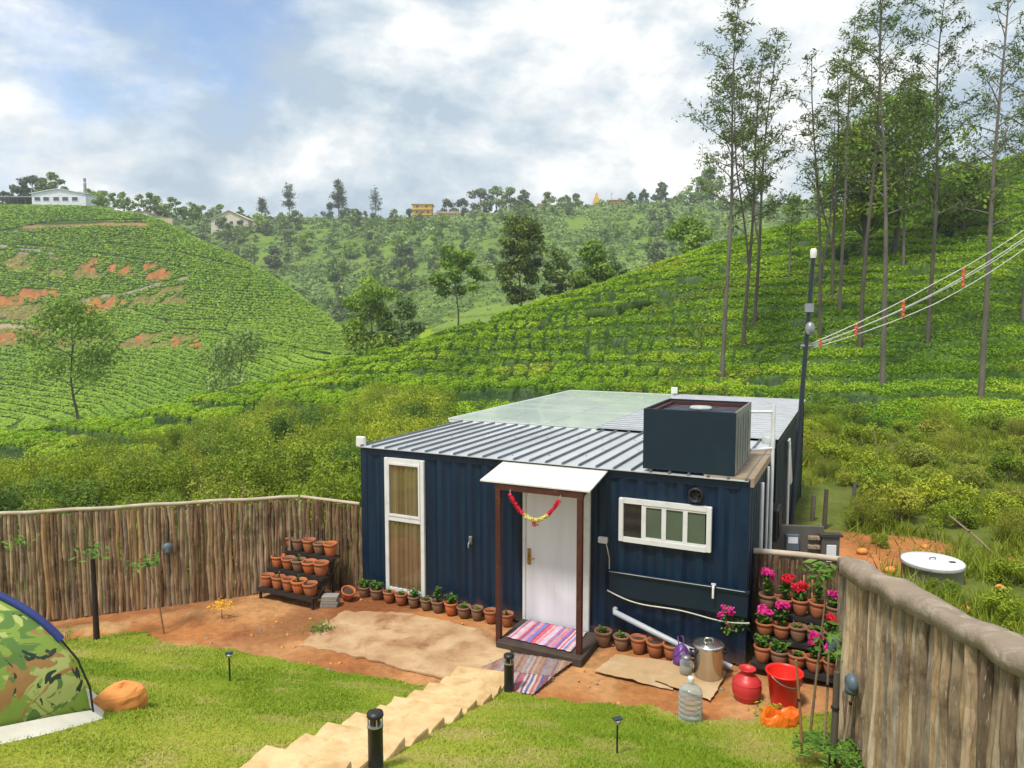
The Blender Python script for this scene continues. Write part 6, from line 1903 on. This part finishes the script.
# pebbles on the bare soil
rng = np.random.default_rng(21); q = MB(); V = []; F = []
N = 520; xs = rng.uniform(-7.5, 4.3, N); ys = rng.uniform(8.1, 12.2, N)
for x_, y_ in zip(xs, ys):
    if lawn_mask(np.array([x_]), np.array([y_]))[0] or fence_dist(x_, y_) < .1: continue
    un = ((x_ - HA.x) * HU.x + (y_ - HA.y) * HU.y, (x_ - HA.x) * HN.x + (y_ - HA.y) * HN.y)
    if un[1] > -.05 and un[0] > -.1: continue
    r = .008 + .022 * rng.uniform() ** 3; q.ball((x_, y_, Tz(x_, y_) + r * .2), (r * 1.2, r, r * .7), int(rng.integers(0, 2)), 5, random.Random(int(x_ * 999)), .25)
tag(q.build('pebbles', [M_CONC, M_BOULDER]), 'small pebbles and crumbs of soil strewn over the bare yard', 'pebbles', kind='stuff')

# camouflage tent


def camo_mat():
    m, nt, b = newmat('camouflage_cloth'); tc = nt.nodes.new('ShaderNodeTexCoord'); o = tc.outputs['Object']
    def lay(off, sc, lo): return rampn(nt, noisen(nt, mapn(nt, o, (1, 1, 1), off), sc, 3, .55, 1.4), [(lo, 0.0), (lo + .012, 1.0)])
    c = mixc(nt, lay((0, 0, 0), 2.6, .50), (.22, .33, .045), (.42, .47, .14))
    c = mixc(nt, lay((5, 2, 1), 2.3, .54), c, (.36, .19, .055))
    c = mixc(nt, lay((1, 7, 3), 3.0, .57), c, (.10, .20, .035))
    c = mixc(nt, lay((3, 3, 9), 3.8, .61), c, (.018, .035, .022))
    nt.links.new(c, b.inputs['Base Color']); b.inputs['Roughness'].default_value = .6
    bn = nt.nodes.new('ShaderNodeBump'); bn.inputs['Strength'].default_value = .3; bn.inputs['Distance'].default_value = .05
    nt.links.new(noisen(nt, o, 4, 3), bn.inputs['Height']); nt.links.new(bn.outputs[0], b.inputs['Normal']); return m


def build_tent():
    pc = GT(91, 722); R, Ht = 1.62, 1.42; a0 = radians(8)
    c = Vector((pc.x - R * cos(a0), pc.y - R * sin(a0), 0)); c.z = pc.z
    t = thing('camouflage_tent', 'camouflage dome tent with a blue edge and white skirt at the left edge', 'tent', c)
    ang = [a0 + k * pi / 2 for k in range(4)]
    gz = lambda x, y: Tz(c.x + x, c.y + y) - c.z
    def arc(k, f, off=0.0):
        th = f * pi / 2; r = R * cos(th) + off; a = ang[k % 4]; x, y = r * cos(a), r * sin(a)
        return Vector((x, y, (Ht + off) * sin(th) ** .92 + gz(R * cos(a), R * sin(a)) * (1 - f) + .01))
    M_CAMO = camo_mat(); M_SKIRT = pm('white_tent_skirt', (.66, .63, .54), .7, (.56, .53, .44), 5); M_TBLUE = pm('blue_tent_binding', (.025, .045, .20), .6)
    n, m = 22, 18
    for k in range(4):
        V = []; F = []
        for i in range(n + 1):
            f = i / n
            for j in range(m + 1):
                g = j / m; p = arc(k, f).lerp(arc(k + 1, f), g); sag = sin(pi * g)
                d = Vector((p.x, p.y, 0)); d = d.normalized() if d.length > .001 else d
                p = p + d * (.16 * sag * cos(f * pi / 2)) + Vector((0, 0, -.05 * sag * sin(f * pi))); V.append(tuple(p))
        F = [(i * (m + 1) + j, i * (m + 1) + j + 1, (i + 1) * (m + 1) + j + 1, (i + 1) * (m + 1) + j) for i in range(n) for j in range(m)]
        link('tent_panel', fast_mesh('tent_panel', V, F, M_CAMO, None, True), t)
        S = MB(); rim = [Vector(V[j]) for j in range(m + 1)]
        for j in range(m):
            a, b = rim[j], rim[j + 1]; da = Vector((a.x, a.y, 0)).normalized() * (.10 + .16 * sin(pi * j / m)); db = Vector((b.x, b.y, 0)).normalized() * (.10 + .16 * sin(pi * (j + 1) / m))
            up = Vector((0, 0, .10)); za = gz(a.x + da.x, a.y + da.y); zb_ = gz(b.x + db.x, b.y + db.y)
            S.face([a + da * .12 + up, Vector((a.x + da.x, a.y + da.y, za + .035)), Vector((b.x + db.x, b.y + db.y, zb_ + .035)), b + db * .12 + up], 0, True)
        S.build('skirt', M_SKIRT, t)
    for k in range(4):
        q = MB(); P = [arc(k, .34 + .66 * i / 18, .012) for i in range(19)]; q.tube(P, .034, 8); q.build('blue_edge', M_TBLUE, t)
        q = MB(); q.tube([arc(k, 0, .03) + Vector((0, 0, -.02)), arc(k, .12, .035), arc(k, .24, .03), arc(k, .36, .014)], .010, 6); q.build('pole', M_BLACK, t)
    q = MB(); P = []
    for i in range(14):
        f = .02 + .62 * i / 13; g = .30 + .22 * (i / 13) ** 1.5; p = arc(3, f).lerp(arc(4, f), g); d = Vector((p.x, p.y, 0)).normalized(); sag = sin(pi * g)
        P.append(p + d * (.16 * sag * cos(f * pi / 2) + .008) + Vector((0, 0, -.05 * sag * sin(f * pi))))
    q.tube(P, .008, 5); q.build('door_zip', M_BLACK, t)


build_tent()

# saplings, stakes and small plants


def sapling(label, base, pts, heads, r=.014, mat=None, leaf=.09, n=60, R=.12, name='sapling', cat='sapling', leafm=None, group=None):
    t = thing(name, label, cat, base, 0, group); q = MB(); q.tube(pts, [r * (1 - .5 * i / max(1, len(pts) - 1)) for i in range(len(pts))], 7); q.build('stem', mat or M_TWIG, t)
    rng = np.random.default_rng(int(abs(base[0] * 1000)) % 9999); P = []
    for h in heads: P.append(np.array(h) + rng.normal(0, 1, (n, 3)) * np.array([R, R, R * .5]))
    if P:
        P = np.concatenate(P); V, Q = cards(P, np.tile([[0, -.2, 1.0]], (len(P), 1)), leaf * rng.uniform(.7, 1.3, len(P)), leaf * .42, rng, .5)
        link('foliage', fast_mesh('foliage', V, Q, leafm or M_POTLEAF, {'var': ('FLOAT', np.repeat(rng.uniform(.2, .9, len(P)), 4))}), t)
    return t


p = G(97, 642, .1); p.z = .1
M_STEM = pm('dark_red_brown_stem', (.034, .020, .016), .85, (.02, .013, .012), 4)
sapling('young tree with a thick dark stem and a leaf tuft by the left fence', p, [(0, 0, -.1), (0, 0, .6), (.0, 0, 1.22), (.03, 0, 1.3)], [(.06, 0, 1.36), (.0, 0, 1.30)], .045, M_STEM, .10, 26, .11)
p = G(160, 628, .1)
sapling('thin leaning sapling with a green tuft below the fence lamp', p, [(.06, 0, -.1), (.0, 0, .4), (-.10, 0, .8), (-.16, 0, .98)], [(-.20, 0, 1.0), (-.12, 0, 1.03)], .012, None, .10, 30, .10)
p = G(20, 640, .1)
sapling('small leafy shoot against the left fence above the tent', p, [(0, 0, -.1), (.0, 0, .8), (-.02, 0, 1.45)], [(-.04, 0, 1.46), (.06, 0, 1.45)], .010, None, .10, 20, .10)
p = G(222, 618, 0.02)
sapling('low plant with yellow flowers at the foot of the long fence', p, [(0, 0, -.02), (0, 0, .15)], [(0, 0, .24), (.06, 0, .2), (-.06, 0, .2)], .01, None, .05, 40, .07, 'marigold_plant', 'plant', M_YELLOWFLOWER)
p = G(66, 640, .1); sapling('tiny green weed on the soil bank behind the tent', p, [(0, 0, -.02), (0, 0, .1)], [(0, 0, .12)], .006, None, .06, 40, .07, 'weed', 'plant', M_WEED)
yg = Tz(2.95, 7.2)
sapling('tall thin sapling with two leafy tufts beside the matted right fence', (3.12, 7.12, Tz(3.12, 7.12)), [(-.05, 0, -.05), (0, 0, .7), (.06, .02, 1.35), (.10, .02, 1.86)], [(.06, 0, 1.90), (.0, 0, 1.86), (.22, -.1, 1.20), (.16, -.1, 1.12)], .016, None, .12, 22, .10)
def stick(label, a, b, r, mat, name='stake'):
    a, b = Vector(a), Vector(b); t = thing(name, label, 'stake', a); d = b - a; q = MB(); q.tube([(0, 0, -.05), tuple(d * .5 + Vector((.008, 0, 0))), tuple(d)], [r, r * .95, r * .8], 7); q.build('rod', mat, t)
    q = MB(); q.lathe([(r * 1.15, 0), (r * 1.15, .02)], 8, tuple(d * .62)); q.build('tie', M_BLACK, t)
b0 = GT(803, 766); r_ = ray(796, 660); k_ = b0.y / r_[1]
M_STICK = pm('orange_brown_stick', (.36, .17, .07), .8, (.25, .11, .05), 6)
stick('thin orange brown stake in front of the orange bag', b0, (r_[0] * k_, r_[1] * k_, CAM_H + r_[2] * k_), .014, M_STICK)
b0 = GT(824, 745); r_ = ray(829, 650); k_ = b0.y / r_[1]; stick('pale bamboo stake in front of the right stand', b0, (r_[0] * k_, r_[1] * k_, CAM_H + r_[2] * k_), .014, M_TIMBER)
b0 = GT(832, 768); r_ = ray(837, 672); k_ = b0.y / r_[1]; stick('thick dark stake beside the right fence corner', b0, (r_[0] * k_, r_[1] * k_, CAM_H + r_[2] * k_), .035, M_BARK2)
b0 = GT(838, 768); r_ = ray(858, 665); k_ = b0.y / r_[1]; stick('pale slanting stake leaning on the right fence corner', b0, (r_[0] * k_, r_[1] * k_, CAM_H + r_[2] * k_), .014, M_TIMBER)
t = thing('trailing_geranium', 'trailing pink geranium hanging off the left end of the right stand', 'plant', H(6.50, .05, .50), HYAW); rng = np.random.default_rng(14)
q = MB(); tips = []
for k in range(9):
    tip = Vector((-.12 - .26 * rng.uniform(), -.22 + .25 * rng.uniform(), .02 + .42 * rng.uniform())); q.tube([(0, 0, 0), tip * .5 + Vector((0, 0, .08)), tip], .005, 5); tips.append(tip)
q.build('stem', M_POTLEAF, t)
A = np.concatenate([np.array(tp) * rng.uniform(.4, 1.0) + rng.normal(0, .04, (22, 3)) for tp in tips]); V, Q = cards(A, A * 0 + np.array([0, -.3, 1.0]), .05, .04, rng, .5); link('foliage', fast_mesh('foliage', V, Q, M_POTLEAF, {'var': ('FLOAT', np.repeat(rng.uniform(.2, .9, len(A)), 4))}), t)
A = np.concatenate([np.array(tp) + rng.normal(0, .026, (60, 3)) for tp in tips[:7]]); V, Q = cards(A, A * 0 + np.array([0, -.6, 1.0]), .034, .030, rng, .6); link('flower', fast_mesh('flower', V, Q, M_MAGENTA, {'var': ('FLOAT', np.repeat(rng.uniform(0, 1, len(A)), 4))}), t)
# frond plant at the foot of the fence
t = thing('frond_plant', 'light green plant with spreading fronds at the foot of the right fence', 'plant', (2.98, 6.45, Tz(2.98, 6.45)))
rng = np.random.default_rng(4); P = []; N = []; q = MB()
for k in range(11):
    a = k * 2.4; l = .34 * rng.uniform(.7, 1.1)
    A = [(l * f * cos(a), l * f * sin(a), .16 + .30 * f - .30 * f * f) for f in np.linspace(0, 1, 7)]; q.tube([(0, 0, 0)] + A, .006, 4)
    for f in np.linspace(.15, 1, 12):
        for s in (-1, 1): P.append((l * f * cos(a) - s * .035 * sin(a), l * f * sin(a) + s * .035 * cos(a), .16 + .30 * f - .30 * f * f)); N.append((0, 0, 1))
q.build('stem', M_POTLEAF, t); P = np.array(P); V, Q = cards(P, np.array(N, float), .10, .03, rng, .25)
link('frond', fast_mesh('frond', V, Q, M_POTLEAF, {'var': ('FLOAT', np.repeat(rng.uniform(.4, 1, len(P)), 4))}), t)
for i, (px, py, lab, mt) in enumerate(((745, 655, 'green weedy plant behind the rose red water pot', M_POTLEAF), (772, 716, 'broad yellowish leaf plant between the water pot and bucket', M_WEED), (320, 632, 'low weeds growing below the left stand', M_POTLEAF), (815, 745, 'patch of weeds by the stakes in the right corner', M_POTLEAF))):
    p = GT(px, py); sapling(lab, p, [(0, 0, -.03), (0, 0, .06)], [(0, 0, .07), (.09, .02, .06), (-.09, .02, .06)], .006, None, .06, 35, .07, 'weed', 'plant', mt)

# flower garland on the porch beam
t = thing('garland', 'garland of red and yellow flowers hanging across the door from the porch beam', 'garland', H(3.52, -.93, 2.25), HYAW)
rng = np.random.default_rng(2); P = []; C = []
for i in range(46):
    f = i / 45; u = -.20 + .74 * f; z = -.31 * (1 - (2 * f - 1) ** 2) * 1.0 + .02
    P.append((u, -.0, z)); C.append(0 if (f < .28 or f > .80) else 1)
for name, lo_, hi_, mt in (('red_flowers', 0, 13, M_REDFLOWER), ('red_flowers', 36, 46, M_REDFLOWER), ('yellow_flowers', 13, 36, M_WHITEPETAL)):
    A = np.array(P[lo_:hi_]); A = np.repeat(A, 26, 0); u = unit(rng.normal(0, 1, A.shape)); A = A + u * .028 * rng.uniform(.6, 1.1, (len(A), 1))
    V, Q = cards(A, u, .030, .024, rng, .4); link(name, fast_mesh(name, V, Q, mt, {'var': ('FLOAT', np.repeat(rng.uniform(0, 1, len(A)), 4))}), t)
A = np.array([[.17, 0, -.345]]) + rng.normal(0, .022, (60, 3)); V, Q = cards(A, A * 0 + 1, .03, .025, rng, .8); link('pendant', fast_mesh('pendant', V, Q, M_REDFLOWER, {'var': ('FLOAT', np.repeat(rng.uniform(0, .3, 60), 4))}), t)
q = MB(); q.tube([(P[i][0], 0, P[i][2]) for i in range(0, 46, 3)], .004, 5); q.tube([(P[0][0], 0, P[0][2]), (P[0][0] - .01, .02, .10)], .004, 4); q.tube([(P[-1][0], 0, P[-1][2]), (P[-1][0] + .02, .02, .10)], .004, 4); q.build('string', M_CABLE, t)

# ------------------------------------------------------------------ beyond the low fence
M_METER = pm('grey_meter_board', (.10, .095, .085), .7, (.075, .07, .065), 4, bump=.1)
c = G(803, 575, .55); c = Vector(((803 - 512) / FPX * 12.2, 12.2, 0)); t = thing('meter_board', 'dark grey electric meter board with a pale display and three fuses', 'meter board', c, -.12)
q = MB(); q.box(-.44, .44, -.02, .05, .35, 1.22, bevel=.01); q.build('board', M_METER, t)
for x in (-.36, .36):
    q = MB(); q.box(x - .03, x + .03, .052, .11, -.1, 1.1); q.build('post', M_BARK2, t)
q = MB(); q.box(-.20, .02, -.10, -.02, .80, 1.08, bevel=.012); mm = q.build('meter', M_LAMPGREY, t); q = MB(); q.box(-.17, -.01, -.105, -.1005, .93, 1.04); q.build('display', M_HWHITE, mm)
for k in range(3):
    q = MB(); q.box(.17, .38, -.06, -.02, .66 + .16 * k, .74 + .16 * k, bevel=.01); q.box(.20, .24, -.09, -.06, .68 + .16 * k, .72 + .16 * k); q.box(.31, .35, -.09, -.06, .68 + .16 * k, .72 + .16 * k); q.build('fuse_holder', M_TIMBER, t)
c = Vector(((837 - 512) / FPX * 12.1, 12.1, 0)); t = thing('meter_box', 'smaller brown meter box with a pale dial right of the meter board', 'meter box', c, -.1)
q = MB(); q.box(-.15, .15, -.04, .08, .55, 1.06, bevel=.01); q.build('box_body', M_METER, t); q = MB(); q.box(-.19, .19, -.07, .10, 1.06, 1.10); q.build('rain_cover', M_DARKT, t)
q = MB(); q.box(-.07, .09, -.06, -.041, .62, .92, bevel=.006); q.build('dial', M_HWHITE, t); q = MB(); q.box(-.03, .03, .0, .06, -.1, .55); q.build('post', M_BARK2, t)
c = G(948, 590); t = thing('concrete_tank', 'round concrete tank with a white lid in the red soil', 'tank', (c.x, c.y + .5, .08))
q = MB(); q.lathe([(.50, -.1), (.50, .20), (.52, .21), (.52, .26), (.46, .265)], 36); q.build('ring', M_CONC, t)
q = MB(); q.lathe([(.515, .262), (.52, .275), (.51, .292), (.25, .302), (.001, .305)], 36); l_ = q.build('lid', M_HWHITE, t); q = MB(); q.tube([(-.06, 0, .30), (-.05, 0, .34), (.05, 0, .34), (.06, 0, .30)], .010, 6); q.box(.22, .32, -.18, -.12, .30, .315); q.build('lid_handle', M_BLACK, l_)
for i, (px, py, top, lab, mt) in enumerate(((824, 528, 487, 'brown fence stub, taller one in the rough ground right of the lamp pole', M_BARK2), (812, 520, 493, 'shorter grey fence stub right of the lamp pole', M_BARK), (853, 505, 480, 'far thin stub standing in the rough shrubs', M_BARK))):
    p = G(px, py); h_ = zpy(top, p.y); t = thing('fence_stub', lab, 'post', (p.x, p.y, Tz(p.x, p.y) - .1), 0, 'old fence stubs right of the cabin'); q = MB(); q.tube([(0, 0, -.2), (.02, 0, h_ * .6), (.03, 0, h_ + .05)], [.055, .05, .045], 7); q.build('post_body', mt, t); q = MB(); q.tube([(.02, -.05, h_ * .7), (.02, .05, h_ * .7)], .012, 5); q.build('nail', M_STEEL, t)
p = G(1003, 560); stick('long dry bare branch leaning in the rough ground at the right edge', p, (p.x - .75, p.y + .6, .75), .02, M_TIMBER, 'dry_branch')
p = G(880, 470); stick('thin pale dead stalk standing in the rough shrubs', p, (p.x - .25, p.y, 1.3), .02, M_TIMBER, 'dry_branch')
rng = np.random.default_rng(15)
for i in range(9):
    px, py = [(862, 553), (905, 558), (925, 548), (985, 605), (1000, 590), (915, 600), (890, 572), (1010, 612), (965, 610)][i]
    p = G(px, py); r = rng.uniform(.06, .14); t = thing('stone', ('reddish stone on the bare soil beyond the right fence', 'pale stone on the bare soil beyond the right fence')[i % 2], 'stone', (p.x, p.y, Tz(p.x, p.y)), i, 'stones on the red soil ' + ('reddish', 'pale')[i % 2]); q = MB(); q.ball((0, 0, r * .3), (r, r * .8, r * .6), 0, 10, random.Random(i), .14); q.build('rock', (M_BOULDER, M_CONC)[i % 2], t)
for i, (px, py, lab) in enumerate(((945, 598, 'green leafy weed growing against the concrete tank'), (1000, 625, 'dense green weeds at the right edge below the concrete tank'), (1015, 585, 'tall green weed right of the concrete tank'), (880, 545, 'small plant on the red soil right of the meter box'))):
    p = G(px, py); s = (.32, .5, .45, .25)[i]; o = link('shrub', SH[5], None, (p.x, p.y, -.03), i * 2.0); o.scale = (s, s, s); tag(o, lab, 'plant')

# leaning lamp pole, its wires and their orange spacers
pb_ = Vector((5.30, 13.5, 0)); ptop = Vector(((810 - 512) / FPX * pb_.y * 1.0, pb_.y, zpy(257, pb_.y)))
t = thing('lamp_pole', 'dark leaning lamp pole with a white lamp on top, behind the cabin', 'pole', (pb_.x, pb_.y, 0)); d = ptop - Vector((pb_.x, pb_.y, 0))
M_POLEB = pm('black_painted_steel', (.012, .018, .026), .4, (.02, .028, .036), 5)
q = MB(); q.tube([(0, 0, -.1), tuple(d * .5), tuple(d)], [.052, .046, .038], 10); q.build('pole', M_POLEB, t)
q = MB(); q.lathe([(.05, -.02), (.058, .03), (.058, .13), (.04, .155), (.001, .16)], 14, tuple(d)); q.build('lamp', pm_lens, t)
wz = zpy(346, pb_.y); f_ = wz / d.z
q = MB(); q.tube([tuple(d * f_ + Vector((-.10, 0, .0))), tuple(d * f_ + Vector((.14, 0, .0)))], .03, 8); q.build('crossarm', M_STEEL, t); q = MB(); q.ball(tuple(d * (f_ + .055) + Vector((.02, -.07, 0))), (.09, .09, .13), 0, 10); q.build('insulator', M_STEEL, t)
q = MB(); q.lathe([(.085, -.08), (.085, .08)], 12, tuple(d * (f_ + .12))); q.build('clamp', M_STEEL, t)
w0 = Vector((pb_.x, pb_.y, 0)) + d * f_ + Vector((.1, 0, 0)); w1 = Vector(((1130 - 512) / FPX * 25, 25, zpy(128, 25)))
M_SPACER = pm('orange_spacer', (.72, .13, .045), .5)
def wpt(f, off, sag): 
    p_ = w0.lerp(w1, f); return p_ + Vector((0, 0, off * (.25 + .75 * min(1, f * 4)) - sag * 4 * f * (1 - f)))
OFFS = (-.17, -.06, .06, .18)
t = thing('overhead_wires', 'four pale overhead wires rising from the lamp pole to the right', 'wires', w0)
for o_ in OFFS:
    q = MB(); q.tube([tuple(wpt(i / 40, o_, .86 + .10 * sin(o_ * 30)) - w0) for i in range(41)], .010, 6); q.build('wire', M_CABLE, t)
def fpx(px):
    lo, hi = 0, 1
    for _ in range(40):
        m = (lo + hi) / 2; p_ = wpt(m, 0, .86)
        if proj(*p_)[0] < px: lo = m
        else: hi = m
    return lo
for px, lab in ((820, 'orange wire spacer nearest the lamp pole'), (856, 'second orange wire spacer from the lamp pole'), (903, 'third orange wire spacer from the lamp pole'), (963, 'orange wire spacer farthest up the wires')):
    f = fpx(px); p_ = wpt(f, 0, .86); k_ = .25 + .75 * min(1, f * 4); t = thing('wire_spacer', lab, 'spacer', p_, 0, 'orange spacers on the overhead wires')
    q = MB(); q.box(-.032, .032, -.016, .016, -.23 * k_, .23 * k_, bevel=.01)
    for o_ in OFFS: q.lathe([(.026, o_ * k_ - .02), (.040, o_ * k_), (.026, o_ * k_ + .02)], 8)
    q.build('spacer_bar', M_SPACER, t)

# ------------------------------------------------------------------ the air over the valley
q = MB(); q.box(-860, 860, -13.5, 705, -66, 105); m = bpy.data.materials.new('valley_air'); m.use_nodes = True; m.node_tree.nodes.clear()
o_ = m.node_tree.nodes.new('ShaderNodeOutputMaterial'); v_ = m.node_tree.nodes.new('ShaderNodeVolumePrincipled'); v_.inputs['Color'].default_value = (.86, .92, .97, 1); v_.inputs['Density'].default_value = HAZE
m.node_tree.links.new(v_.outputs[0], o_.inputs['Volume'])
hz = q.build('haze', m); tag(hz, 'thin pale air that fades the far hills', 'haze', kind='stuff')
